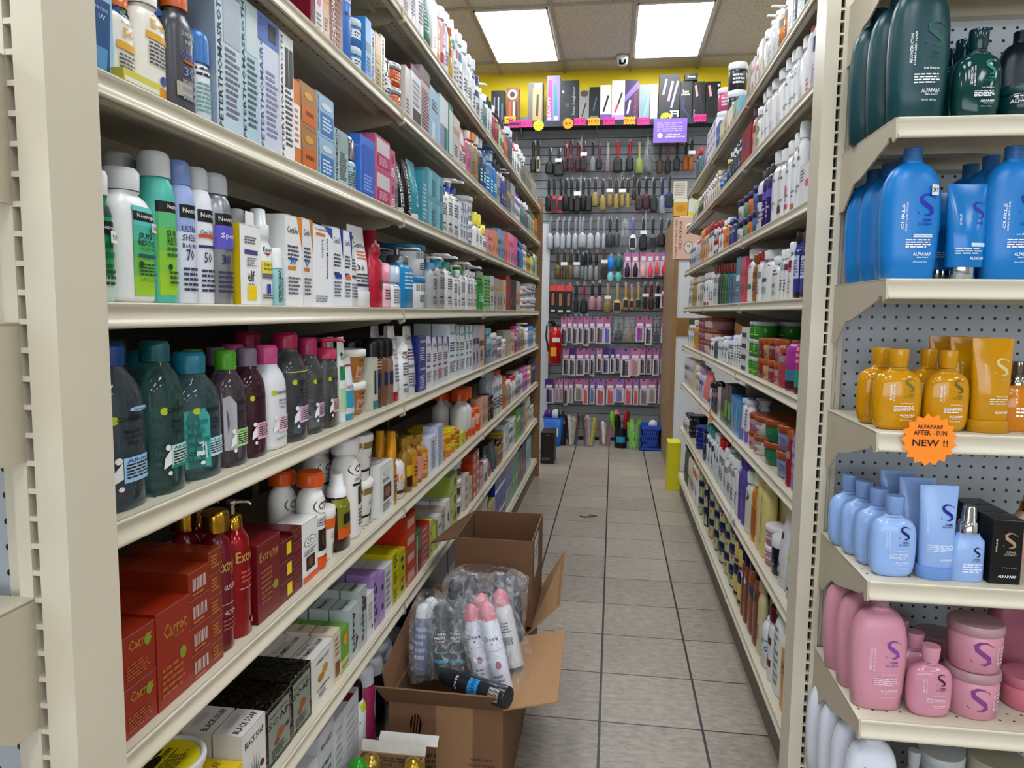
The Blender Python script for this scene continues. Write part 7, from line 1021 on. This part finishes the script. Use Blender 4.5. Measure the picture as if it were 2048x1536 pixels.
# hanging goods
HN = []
def hang(kind, u, vt, vb, wpx, c, c2, desc, row):
    y = 6.955 - .02 * (len(HN) % 2); T, B2 = at(u, vt, 1, y), at(u, vb, 1, y); H = T[2] - B2[2]; w = wpx * 7.0 / F; m = M(c, .5); h2 = M(c2, .5); nm = 'hairbrush'; cat = 'hairbrush'
    e = empty('x', (B2[0], y, B2[2]))
    if kind in ('round', 'paddle', 'oval', 'vent'):
        hb = MB(); hb.loft([(H * .5, .009, .009), (H * .6, .012, .011), (H * .8, .014, .012), (H * .95, .011, .01), (H, .006, .006)], h2, 10); hb.build('handle', e); b = MB()
        if kind == 'round':
            b.loft([(0, w * .4, w * .4), (.008, w * .5, w * .5), (H * .42, w * .5, w * .5), (H * .46, w * .3, w * .3), (H * .52, .011, .011)], m, 14)
            for k in range(7): zz = .02 + k * (H * .38) / 7; b.loft([(zz, w * .54, w * .54), (zz + H * .012, w * .54, w * .54)], M(c, .8), 14, cap=False)
        else: b.loft([(0, w * .3, .012), (.012, w * .46, .016), (H * .2, w * .5, .018), (H * .4, w * .44, .016), (H * .5, w * .18, .01)], m, 14, 2.6); b.loft([(.02, w * .36, .004, 0, -.016), (H * .38, w * .36, .004, 0, -.014)], M('2a2a2c' if kind != 'oval' else c2, .6), 12, 2.6)
        b.build('brush_head', e); nm = {'round': 'round_brush', 'paddle': 'paddle_brush', 'oval': 'oval_brush', 'vent': 'vent_brush'}[kind]
        if (u * 7 + row) % 5 == 0: t = MB(); t.box(-.03, .03, -.035, -.033, H * .5, H * .62, M('dcdcdc', .6)); t.build('hang_tag', e)
    elif kind == 'card':
        b = MB(); b.box(-w / 2, w / 2, 0, .003, 0, H, M('cfc4cc', .5)); b.box(-w / 2, w / 2, -.0008, 0, H * .62, H, M(c2, .5)); b.box(-w * .36, w * .36, -.0016, -.0008, H * .64, H * .76, M('dcd8dc', .5)); b.box(-w * .15, w * .15, -.0016, -.0008, H * .93, H * .97, M('333', .5)); b.build('card', e)
        b = MB(); b.box(-w * .3, -w * .05, -.008, -.001, H * .06, H * .58, m)
        for k in range(12): zz = H * (.07 + .5 * k / 12); b.box(-w * .05, w * .3, -.006, -.002, zz, zz + H * .018, m)
        b.build('comb', e); nm = 'carded_comb'; cat = 'comb'
    elif kind == 'cbrush':
        b = MB(); b.box(-w / 2, w / 2, 0, .003, 0, H, M('cfb8c4', .5)); b.box(-w / 2, w / 2, -.0008, 0, H * .64, H, M(c2, .5)); b.box(-w * .3, w * .3, -.0016, -.0008, H * .68, H * .84, M('e4dee2', .5)); b.build('card', e)
        b = MB(); b.loft([(.01, w * .28, .012), (.02, w * .36, .016), (H * .38, w * .36, .016), (H * .44, w * .2, .01), (H * .6, w * .1, .008)], m, 12, cy=-.02); b.build('brush', e); nm = 'carded_brush'
    elif kind == 'pack':
        b = MB(); b.box(-w / 2, w / 2, -.02, .0, 0, H, m); b.box(-w / 2, w / 2, -.021, -.02, H * .8, H, M(c2, .5)); b.box(-w * .2, w * .2, -.026, -.0205, H * .3, H * .72, M('a8704c', .5)); b.box(-w * .3, w * .3, -.022, -.02, H * .08, H * .14, M('d8d0d0', .5)); b.build('pack', e); nm = 'boxed_brush'
    elif kind == 'bag':
        b = MB(); b.loft([(0, w * .4, .02), (.03, w * .5, .028), (H * .6, w * .46, .022), (H * .75, w * .4, .006), (H, w * .42, .003)], M('c8ccd0', .15, 0, 'film'), 14, 2.6); b.build('clear_bag', e); b = MB(); b.loft([(.01, w * .3, .012), (.03, w * .38, .015), (H * .4, w * .3, .014), (H * .5, w * .1, .01), (H * .75, w * .08, .008)], m, 12); b.build('brush', e); nm = 'bagged_brush'
    e.name = nm; HN.append((e, desc, row, u, cat))
    hk = (B2[0], y, T[2]); HOOKS.append(hk)
HOOKS = []
rows = {1: [('paddle', 1066, 283, 345, 12, '222', '222', 'black'), ('vent', 1076, 282, 343, 9, 'c8b090', '1c1c1c', 'black and tan'), ('paddle', 1099, 297, 349, 18, '18181a', '202022', 'black'), ('paddle', 1117, 297, 353, 21, '18181a', '202022', 'large black'), ('vent', 1130, 290, 342, 14, '5c1224', '6c1428', 'maroon'), ('vent', 1141, 281, 340, 15, '641428', '7c1830', 'maroon'), ('vent', 1156, 285, 342, 13, '5c1224', '6c1428', 'maroon'), ('vent', 1167, 284, 342, 14, '641428', '7c1830', 'maroon'), ('round', 1185, 284, 343, 12, '8a8c90', '1a1a1c', 'silver and black'), ('paddle', 1198, 288, 340, 12, '2a1420', '6a2a40', 'dark maroon'), ('round', 1215, 285, 344, 11, '8c7c7c', 'a89c9a', 'taupe'), ('paddle', 1235, 281, 346, 19, '18181a', 'b01830', 'black with red handle'), ('paddle', 1259, 281, 343, 15, '1a1a1c', 'b01830', 'black with crimson handle'), ('round', 1278, 284, 347, 16, '8a9a5c', 'a89860', 'gold and olive'), ('bag', 1297, 282, 345, 22, '5a5a60', '999', 'film-wrapped grey'), ('round', 1319, 287, 347, 12, '5a4438', '3a2a24', 'brown'), ('paddle', 1335, 287, 347, 12, '4a3028', '7a4a30', 'dark brown'), ('paddle', 1353, 285, 342, 14, '2c2424', '3a2c2c', 'dark'), ('round', 1371, 285, 340, 11, 'a8642c', '1c1c1e', 'black and orange'), ('round', 1382, 280, 340, 10, 'a0642c', '1c1c1e', 'black and amber')],
 2: [('paddle' if i % 3 else 'round', u, 358, 422 + (i % 3) * 2, 13, c, '141416', d) for i, (u, c, d) in enumerate(((1097, '202022', 'black'), (1108, 'b03038', 'black and red'), (1121, 'c86080', 'black and pink'), (1131, '17171a', 'black'), (1142, '1a1a1c', 'black'), (1154, '17171a', 'black'), (1166, '1a1a1c', 'black'), (1177, '1c1c1e', 'black')))] + [('round', 1190, 357, 413, 15, '9a8a58', '3c2c28', 'large gold'), ('round', 1205, 360, 421, 11, 'a08c50', '3c2c28', 'gold'), ('round', 1219, 357, 413, 12, '9a865a', '3c2c28', 'gold'), ('round', 1232, 359, 418, 9, 'a08c50', '3c2c28', 'slim gold'), ('round', 1244, 358, 413, 10, 'a08c50', '3c2c28', 'gold'), ('round', 1255, 358, 416, 7, 'a08c50', '3c2c28', 'slimmest gold'), ('paddle', 1268, 352, 400, 8, '4a3020', '4a2c1c', 'dark brown'), ('paddle', 1277, 360, 421, 14, '5c0e1c', '18181a', 'dark red and black'), ('paddle', 1292, 356, 418, 17, '681020', '18181a', 'large dark red'), ('paddle', 1307, 357, 424, 15, '1a1a1c', '222226', 'black'), ('round', 1323, 357, 427, 13, '8c96a0', '1c2858', 'grey with navy handle'), ('paddle', 1338, 352, 416, 17, '1c3474', '1a1c24', 'royal blue')],
 3: [('round', u, 437, 498 - (i % 2) * 3, w, 'b0b3b8', '8a8d92', d) for i, (u, w, d) in enumerate(((1100, 13, 'silver'), (1114, 11, 'silver'), (1125, 11, 'silver'), (1137, 9, 'slim silver'), (1150, 12, 'silver'), (1164, 16, 'large silver'), (1180, 15, 'large silver'), (1195, 11, 'silver'), (1207, 9, 'slim silver')))] + [('round', 1219, 437, 494, 14, '4a4c50', '222426', 'dark grey'), ('round', 1233, 437, 494, 11, '5a5c60', '2a2c2e', 'dark grey'), ('bag', 1249, 440, 497, 16, '55575c', '888', 'film-wrapped'), ('vent', 1265, 438, 500, 15, 'dcdce0', '7a68b0', 'white skeleton with lilac handle'), ('vent', 1286, 437, 501, 17, '131315', '18181a', 'black'), ('vent', 1305, 437, 499, 17, '6c6e72', '18181a', 'grey ribbed'), ('paddle', 1322, 438, 494, 15, '1c1c1e', '303236', 'black'), ('paddle', 1337, 440, 494, 10, '18181a', '2a2a2c', 'small black')],
 4: [('round', 1115, 503, 558, 13, '6c5a34', '4a3828', 'bronze'), ('round', 1128, 504, 558, 9, '6c5a34', '4a3828', 'slim bronze'), ('round', 1141, 504, 558, 9, '7c6840', '4a3828', 'slim bronze'), ('round', 1153, 505, 556, 15, '8c8e90', '1c1c1e', 'silver and black'), ('round', 1164, 508, 558, 9, '76787c', '1c1c1e', 'grey and black'), ('round', 1171, 505, 560, 9, '8c8e90', '1c1c1e', 'slim silver'), ('round', 1180, 504, 559, 10, '8c8e90', '1c1c1e', 'silver'), ('round', 1192, 505, 560, 9, '949698', '1c1c1e', 'slim silver'), ('paddle', 1208, 498, 556, 14, '6a5434', '5a3c28', 'bronze'), ('oval', 1222, 545, 511, 14, '2c84d4', '3a94dc', 'x'), ('cbrush', 1254, 505, 556, 14, '3c1f4c', 'b878a0', 'purple'), ('cbrush', 1270, 505, 556, 14, '161618', 'b878a0', 'black'), ('cbrush', 1286, 504, 556, 14, 'e0b0a8', 'c88aa8', 'peach'), ('cbrush', 1300, 505, 556, 13, 'd8506c', 'c080a0', 'coral'), ('cbrush', 1313, 505, 552, 10, 'd04c5c', 'c080a0', 'small coral'), ('cbrush', 1329, 505, 551, 18, 'cc2844', '9c80b8', 'large red')],
 5: [('pack', 1106, 571, 627, 13, '1c1a1c', 'd84c48', 'red topped black'), ('pack', 1121, 571, 629, 15, '1c1a1c', 'd84c48', 'wide red topped black'), ('pack', 1137, 571, 629, 13, '1c1a1c', 'd84c48', 'red topped black'), ('paddle', 1152, 569, 625, 9, '1c181a', '3a1820', 'dark'), ('paddle', 1167, 569, 627, 15, '161618', 'b0182c', 'black with red handle'), ('round', 1184, 568, 619, 13, 'b08c94', '3a1c28', 'pink'), ('round', 1198, 566, 620, 12, 'b08c94', '3a1c28', 'pink'), ('round', 1215, 571, 625, 15, '968458', 'b09058', 'bamboo'), ('paddle', 1234, 572, 626, 18, 'c8b080', 'b89860', 'wide wooden'), ('paddle', 1251, 570, 619, 13, 'c0a070', 'b89860', 'wooden oval'), ('paddle', 1263, 574, 619, 11, 'c4a474', 'b89860', 'small wooden oval'), ('paddle', 1276, 570, 619, 12, '8c8060', 'b89860', 'wooden'), ('vent', 1290, 569, 618, 7, '5c0c18', '6c1020', 'slim dark red'), ('paddle', 1302, 569, 619, 11, '640e1c', '6c1020', 'dark red'), ('round', 1315, 570, 616, 7, '201c24', '1a1a1c', 'thin dark'), ('card', 1328, 572, 616, 15, '5a3a5c', '7c4c6c', 'plum')]}
crd = {6: [(1127, 12, '333'), (1139, 10, '2a2a2c'), (1149, 10, '3a3a3c'), (1160, 11, '444'), (1172, 11, '333'), (1184, 11, '3a3a3c'), (1199, 16, '4a4a4a'), (1214, 13, '5a6ac8'), (1236, 22, '222226'), (1258, 23, '8a7c60'), (1279, 16, 'a838a8'), (1296, 14, '303236'), (1312, 12, '1c1c1e'), (1327, 11, '988c88')],
 7: [(1131, 13, '222'), (1144, 13, '1c1430'), (1160, 16, '333428'), (1173, 10, '222'), (1184, 9, '2a2a2c'), (1198, 11, '3a2c34'), (1211, 13, '2c1c5c'), (1224, 9, '221a34'), (1235, 10, '444'), (1250, 18, '2a2224'), (1269, 19, 'c88a90'), (1284, 11, '2a2c2c'), (1297, 10, '222'), (1311, 12, '3c3c3c'), (1325, 10, '1c1a1c')],
 8: [(1098, 18, '2a2058'), (1113, 8, 'a8a0a8'), (1121, 8, 'b88a70'), (1131, 8, '1c1c1e'), (1141, 10, '9a9a8c'), (1157, 17, '8c8880'), (1171, 10, 'd85848'), (1184, 10, '5a78c0'), (1200, 17, 'c85058'), (1220, 16, 'd85c50'), (1238, 18, '7a88c0'), (1256, 15, 'd85060'), (1271, 10, 'd05048'), (1287, 16, '77777a'), (1303, 17, 'a09888'), (1321, 11, '8a8078')]}
for rw, its in rows.items():
    for k_, u, v0, v1, w, c, c2, d in its:
        if k_ == 'oval': continue
        nm_ = {'round': 'round hairbrush', 'paddle': 'paddle hairbrush', 'vent': 'vented hairbrush', 'bag': 'bagged hairbrush', 'cbrush': 'carded brush', 'pack': 'boxed brush', 'card': 'carded comb'}[k_]
        hang(k_, u, v0, v1, w, c, c2, d + ' ' + nm_, rw)
for u, c, c2, d in ((1222, '2c84d4', '2f9ae0', 'blue'), (1238, '1c6a6a', '1a5c5c', 'green')):
    y = 6.93; T = at(u, 512, 1, y); e = empty('oval_brush', (T[0], y, at(u, 562, 1, y)[2])); H = T[2] - e.location.z; b = MB(); b.loft([(H * .42, .006, .008), (H * .48, .022, .014), (H * .6, .033, .018), (H * .85, .032, .018), (H, .012, .01)], M(c, .25), 16); b.build('brush_back', e); b = MB(); b.loft([(0, .014, .01), (H * .08, .028, .014), (H * .22, .03, .014), (H * .36, .014, .01)], M('8ccce0' if d == 'blue' else '6cc0b4', .3), 16); b.build('round_mirror', e); b = MB(); b.cyl(0, 0, H * .34, H * .44, .006, M(c2, .3), 8); b.build('neck', e); HN.append((e, d + ' oval hairbrush with round mirror', 4, u, 'hairbrush')); HOOKS.append((T[0], y, T[2]))
vts = {6: (634, 688), 7: (697, 748), 8: (758, 806)}
for rw, its in crd.items():
    for i, (u, w, c) in enumerate(its):
        pr = random.Random(u * rw); v0, v1 = vts[rw]; purple = c in ('1c1430', '2c1c5c', '221a34', '2a2058'); hd = '4a2c80' if purple else pr.choice(['b46a98', 'a8689c', 'c080a4', '9c6aa8'])
        dn = {True: 'purple packaged comb', False: 'carded comb'}[purple] if rw != 6 or u not in (1236, 1258) else 'clear bagged brush'
        hang('bag' if rw == 6 and u in (1236, 1258, 1312) else 'card', u, v0, v1 + pr.randint(-4, 4) + (8 if u in (1250,) else 0), w, c, hd, {'5a6ac8': 'periwinkle ', 'a838a8': 'magenta ', 'd85848': 'coral ', '5a78c0': 'blue ', 'c85058': 'red ', 'd85c50': 'coral ', '7a88c0': 'blue ', 'd85060': 'pink ', 'c88a90': 'pink ', 'd05048': 'red striped '}.get(c, '') + dn, rw)
for i, h_ in enumerate(HOOKS):
    pass
def hookmesh(hs, name, kind=None):
    for k, (x, y, z) in enumerate(hs):
        b = MB(); b.tube([(x, SY - SY + .0, z + .012), (x, y - SY - .02, z + .006), (x, y - SY - .035, z + .02)], .0025, M('9a9a9c', .3, .9), 5); b.box(x - .012, x + .012, -.003, 0, z - .01, z + .03, M('a0a0a2', .3, .8)); o = b.build(name, SLAT)
hookmesh(HOOKS[:95], 'peg_hook')
b = MB()
for x, y, z in HOOKS[95:]: b.tube([(x, 0, z + .012), (x, y - SY - .02, z + .006), (x, y - SY - .035, z + .02)], .0025, M('9a9a9c', .3, .9), 5)
o = b.build('peg_hooks', SLAT); o['kind'] = 'stuff'
RWN = {1: 'top', 2: 'second', 3: 'third', 4: 'fourth', 5: 'fifth', 6: 'sixth', 7: 'seventh', 8: 'lowest'}
NUM = ['leftmost', 'second from left', 'third from left', 'fourth from left', 'fifth from left', 'sixth from left', 'seventh from left', 'eighth from left', 'ninth from left', 'tenth from left', '11th from left', '12th from left', '13th from left', '14th from left', '15th from left', '16th from left', '17th from left', '18th from left', '19th from left', '20th from left', '21st from left', '22nd from left']
for rw in range(1, 9):
    its = sorted([h for h in HN if h[2] == rw], key=lambda h: h[3]); n = len(its)
    for i, (e, d, _, u, cat) in enumerate(its):
        pos = NUM[i] if i <= n // 2 else (['rightmost', 'second from right', 'third from right', 'fourth from right', 'fifth from right', 'sixth from right', 'seventh from right', 'eighth from right', 'ninth from right', 'tenth from right', '11th from right'][n - 1 - i])
        tag(e, '%s, %s in the %s slatwall row' % (d, pos, RWN[rw]), cat, 'goods hanging in slatwall row ' + RWN[rw])
# fire extinguisher
q = at(1108, 728, 1, 6.78); zt = z_of(640, q[0], 6.78); H = zt - q[2]; e = empty('fire_extinguisher', (q[0], 6.85, q[2])); rd = M('b51418', .2)
b = MB(); b.loft([(0, .052, .052), (.01, .062, .062), (H * .66, .062, .062), (H * .75, .052, .052), (H * .8, .03, .03), (H * .84, .02, .02)], rd, 24); b.build('cylinder', e)
b = MB(); b.box(-.035, .02, -.07, -.060, H * .18, H * .38, M('e0a030', .5)); b.box(-.02, .05, -.066, -.058, H * .5, H * .6, M('d0d0d0', .5)); b.build('label', e)
b = MB(); b.box(-.03, .03, -.015, .015, H * .84, H * .9, M('222', .4)); b.tube([(0, 0, H * .9), (-.02, -.03, H * .97), (-.06, -.06, H * .95)], .008, M('222', .4)); b.build('valve_handle', e)
b = MB(); b.tube([(-.01, -.01, H * .88), (-.05, -.03, H * .96), (-.075, -.05, H * .86), (-.08, -.055, H * .6), (-.06, -.065, H * .4), (-.055, -.065, H * .28)], .009, M('151516', .4)); b.build('hose', e)
b = MB(); b.box(-.04, .04, .055, .19, H * .5, H * .56, M('333', .4)); b.build('wall_bracket', e); tag(e, 'red fire extinguisher with black hose beside the slatwall', 'fire extinguisher')
# bins and jars on the floor along the wall
def jar_of(u0, u1, vt, vb, y, desc, what, cols, glass='c8d0d4', seed=0, solid=None, tall=1.0, cat='jar'):
    a, c_ = at(u0, vb, 1, y), at(u1, vb, 1, y); r = (c_[0] - a[0]) / 2; zt = z_of(vt, a[0], y); e = empty('display_jar', ((a[0] + c_[0]) / 2, y + r, 0.001)); b = MB(); b.loft([(0, r * .95, r * .95), (.01, r, r), (zt, r, r)], M(solid, .3) if solid else M(glass, .08, 0, 'film'), 20); b.build('container', e)
    if solid == '1a1c20': s = MB(); art_put(s, [('r', -.35, .35, .3, .6, '2a9ac0')], 2 * r, zt, lambda p_, q_, t_: (p_ * 2 * r, -math.sqrt(max(0, r * r - (p_ * 2 * r) ** 2)) - .003 - t_, q_ * zt), 6); s.build('label', e)
    tag(e, desc, cat); rn = random.Random(seed)
    for i, (c, nm, dd) in enumerate(cols):
        an = 2 * math.pi * i / len(cols) + .3; px, py = r * .55 * math.cos(an), r * .5 * math.sin(an); h = zt * tall * (1 + .12 * rn.random()); b = MB(); 
        if nm == 'comb': b.box(-.012, .012, -.002, .002, 0, h, M(c, .4)); [b.box(.012, .024, -.0015, .0015, h * (.35 + .05 * k), h * (.37 + .05 * k), M(c, .4)) for k in range(12)]
        else: b.loft([(0, .008, .008), (h * .5, .011, .011), (h * .55, .02, .014), (h * .7, .032, .018), (h * .92, .028, .016), (h, .012, .01)], M(c, .35), 12)
        o = b.build(nm, loc=(e.location.x + px, e.location.y + py, .012)); o.rotation_euler = (math.radians(-8 * math.sin(an)) - .05, math.radians(9 * math.cos(an)), rn.random() * .8)
        tag(o, dd, 'comb' if nm == 'comb' else 'hairbrush')
jar_of(1117, 1132, 850, 876, 6.72, 'dark cup of combs next to the blue bin', 'comb', [('2a2c2e', 'comb', 'grey black comb in the dark cup next to the blue bin')], solid='3a3a3c', seed=1)
jar_of(1133, 1158, 838, 879, 6.66, 'clear jar crowded with purple and tan combs', 'comb', [(c, 'comb', d + ' comb in the clear jar left of the grey comb jar') for c, d in (('6a4a8a', 'purple'), ('b8a890', 'beige'), ('2c2c30', 'black'), ('d8d0c8', 'cream'), ('5a3a30', 'brown'))], seed=2)
jar_of(1166, 1190, 838, 879, 6.66, 'clear jar of grey and cream tail combs', 'comb', [(c, 'comb', d + ' comb in the clear jar right of the purple comb jar') for c, d in (('8a8688', 'grey'), ('c8bca8', 'cream'), ('3a3440', 'charcoal'), ('c09098', 'rose'), ('c8c030', 'yellow'))], seed=3)
jar_of(1197, 1222, 850, 877, 6.72, 'clear jar holding pink and white packs', 'pack', [(c, 'comb', d + ' in the clear jar left of the black brush pot') for c, d in (('b87a98', 'pink card'), ('e0dcdc', 'white card'), ('8a6a4c', 'brown wooden stick'), ('a8845c', 'tan wooden stick'))], seed=4)
jar_of(1229, 1254, 858, 879, 6.66, 'black pot with blue label full of brushes', 'brush', [(c, 'hairbrush', d + ' brush in the black pot with blue label') for c, d in (('c0183c', 'crimson'), ('d07c80', 'salmon'), ('7ac02c', 'lime green'), ('18181c', 'black'), ('a01c30', 'dark red'))], solid='1a1c20', seed=5, tall=1.7, cat='pot')
jar_of(1257, 1281, 852, 884, 6.58, 'clear jar of bright green combs', 'comb', [('8ad42c', 'comb', 'lime green comb in the jar by the blue basket, ' + s_) for s_ in ('front', 'left', 'right', 'back')], seed=6, tall=1.1)
# blue bin (left) and blue basket (right)
a, c_ = at(1086, 868, 1, 6.62), at(1124, 868, 1, 6.62); e = empty('blue_bin', ((a[0] + c_[0]) / 2, 6.72, .0015)); W_ = c_[0] - a[0]; zt = z_of(835, a[0], 6.62); b = MB(); bm = M('1f6fc0', .35)
b.loft([(0, W_ * .40, .075), (zt, W_ * .52, .1), (zt, W_ * .5, .094), (.02, W_ * .38, .07)], bm, 24, 6, cap=False); b.loft([(0, W_ * .40, .075), (.006, W_ * .40, .075)], bm, 24, 6); b.loft([(zt - .012, W_ * .55, .107), (zt, W_ * .56, .108)], bm, 24, 6, cap=False); b.build('tub', e)
b = MB(); b.box(-.05, .05, -.1005, -.096, zt * .35, zt * .62, M('d8dce0', .5)); b.build('paper_label', e); tag(e, 'bright blue plastic bin with white label by the slatwall', 'bin')
for i, (dx, c, d_) in enumerate(((-.05, '5a2a8a', 'purple packet on top of the blue bin'), (.02, 'c8ccd0', 'clear packet in the middle of the blue bin'), (.06, '3a3c42', 'dark packet at the right of the blue bin'))):
    b = MB(); b.loft([(0, .03, .02), (.03, .042, .03), (.07, .034, .022), (.085, .015, .01)], M(c, .2), 12, 2.6); o = b.build('packet', loc=(e.location.x + dx, 6.72, zt - .02)); tag(o, d_, 'packet')
a, c_ = at(1279, 882, 1, 6.6), at(1325, 882, 1, 6.6); W_ = c_[0] - a[0]; zt = z_of(851, a[0], 6.6); e = empty('plastic_basket', ((a[0] + c_[0]) / 2, 6.70, .0015)); b = MB(); bm = M('2f62c4', .4)
b.box(-W_ / 2, W_ / 2, -.1, .1, 0, .006, bm)
for y in (-.1, .096):
    b.box(-W_ / 2, W_ / 2, y, y + .004, zt - .03, zt, bm); b.box(-W_ / 2, W_ / 2, y, y + .004, 0, .02, bm)
    k = -W_ / 2
    while k < W_ / 2 - .06: b.prism([(k, .02), (k + .006, .02), (k + .046, zt - .03), (k + .04, zt - .03)], lambda p_, q_, c: (p_, y + c, q_), .004, bm); b.prism([(k + .046, .02), (k + .04, .02), (k, zt - .03), (k + .006, zt - .03)], lambda p_, q_, c: (p_, y + .004 + c, q_), .003, bm); k += .018
for x in (-W_ / 2, W_ / 2 - .004): b.box(x, x + .004, -.1, .1, 0, zt, bm)
b.build('basket', e); tag(e, 'blue lattice basket on the floor right of the green combs', 'basket')
b = MB(); b.loft([(0, .03, .03), (.03, .045, .04), (.06, .03, .03), (.07, .01, .01)], M('c8d0d8', .1), 12); o = b.build('packet', loc=(e.location.x + .02, 6.7, zt - .03)); tag(o, 'shiny clear packet on top in the blue basket', 'packet')
b = MB(); b.loft([(0, W_ * .42, .085), (zt * .8, W_ * .44, .09)], M('1c2438', .6), 16, 5); o = b.build('packet', loc=(e.location.x, 6.7, .009)); tag(o, 'dark packets filling the blue lattice basket', 'packet', None, 'stuff')
# orange price burst on the right rack, yellow lying carton on the left rack, small box on the rail
q = at(1420, 831, 0, XR - .012); o = burst('price_tag', (0, 0, 0), .035, 12, 'ff9a20', '3a2020', [], '', ''); o.location = q; o.rotation_euler = (0, 0, -math.pi / 2); tag(o, 'orange starburst tag on the sixth shelf rail of the right rack', 'price tag')
q = at(1462, 1032, 0, XR - .012); o = burst('price_tag', (0, 0, 0), .03, 12, 'e8e4e8', 'b02040', [(0, 0, .03, .01, '3.99')], '', ''); o.location = q; o.rotation_euler = (0, 0, -math.pi / 2); tag(o, 'white jagged tag on the seventh shelf rail of the right rack', 'price tag')
z = ZL[2] + .0005; ya, yb = y_of(243, XL - .002, z), y_of(316, XL - .002, z)
b = MB(); b.box(-.03, 0, ya, yb, 0, .014, M('d8d060', .4)); b.box(-.0301, .0003, ya + .002, yb - .002, .001, .006, M('e8e6dc', .4)); b.box(-.029, -.001, ya + .01, yb - .02, .0141, .0145, M('c8c020', .4)); o = b.build('product_box', loc=(XL + .003 - .002, 0, z)); tag(o, 'flat yellow carton lying in front of the sunscreen bottles', 'box')

# round yellow tub lying at the near end of the seventh shelf
e = empty('round_tub', (-.607, .890, ZL[6] + .0775)); b = MB(); b.loft([(-.077, .040, .040), (.075, .050, .050)], M('d8d4c0', .25), 32); b.build('body', e)
b = MB(); b.loft([(.0755, .0545, .0545), (.083, .0555, .0555), (.0865, .0545, .0545), (.0865, .049, .049), (.083, .047, .047)], M('cfcdc4', .2), 36); b.build('lid', e)
b = MB(); b.add([(.046 * math.cos(a), .046 * math.sin(a), .0836) for a in [i * math.pi / 16 for i in range(32)]], [tuple(range(32))], M('d6c818', .4)); art_put(b, [('e', -.2, .6, .5, .2, '2a1c10'), ('e', .1, .72, .3, .14, '3a2818'), ('f', -.35, .35, .15, .45, 6, '6a6010'), ('bar', .0, .3, .5, .6, '3a3410')], .08, .08, lambda x, y, k: (-(y - .5) * .08, x * .08, .0838 + k)); b.build('lid_label', e)
tag(e, 'round tub with bright yellow lid label, seventh shelf of left rack', 'tub')
# ------------------------------------------------------------------ labels of the stocked goods
def words(s): return len(s.replace(',', ' ').split())
def fin(s):
    w = s.split()
    return s if len(w) <= 16 else None
from collections import defaultdict
buck = defaultdict(list)
for t in THINGS: buck[(t[1], t[2], t[3])].append(t)
SEQ = ['nearest', 'second nearest', 'third nearest', 'fourth nearest', 'fifth nearest', 'sixth nearest', 'seventh nearest']
CNT = 0
for (desc, place, rel), L in buck.items():
    L.sort(key=lambda t: t[4])
    for i, t in enumerate(L):
        parts = [desc]
        if rel: parts.append(rel)
        if len(L) > 1: parts.append((SEQ[i] if i < len(SEQ) else 'farthest') + ' of its kind' if i < len(L) - 1 else 'farthest of its kind')
        if place not in ('floor', 'carton'): parts.append(place)
        s = fin(', '.join(parts))
        if s is None:
            short = ' '.join(desc.split()[:5]); parts[0] = short if not short.endswith((' with', ' and')) else ' '.join(desc.split()[:4]); s = ' '.join(', '.join(parts).split()[:16])
        if place in ('floor', 'carton') and words(s) < 4: s += ' on the floor'
        tag(t[0], s.rstrip(','), t[5], t[6] + ' (' + place + ')' if t[6] else None)
same = defaultdict(list)
for o in SC.objects:
    if o.parent is None and 'label' in o: same[o['label']].append(o)
for lb, os_ in same.items():
    if len(os_) > 1:
        for o in os_: o['group'] = lb
for o in list(bpy.data.objects):
    if o.type == 'EMPTY' and not o.children and o.parent is None: bpy.data.objects.remove(o)
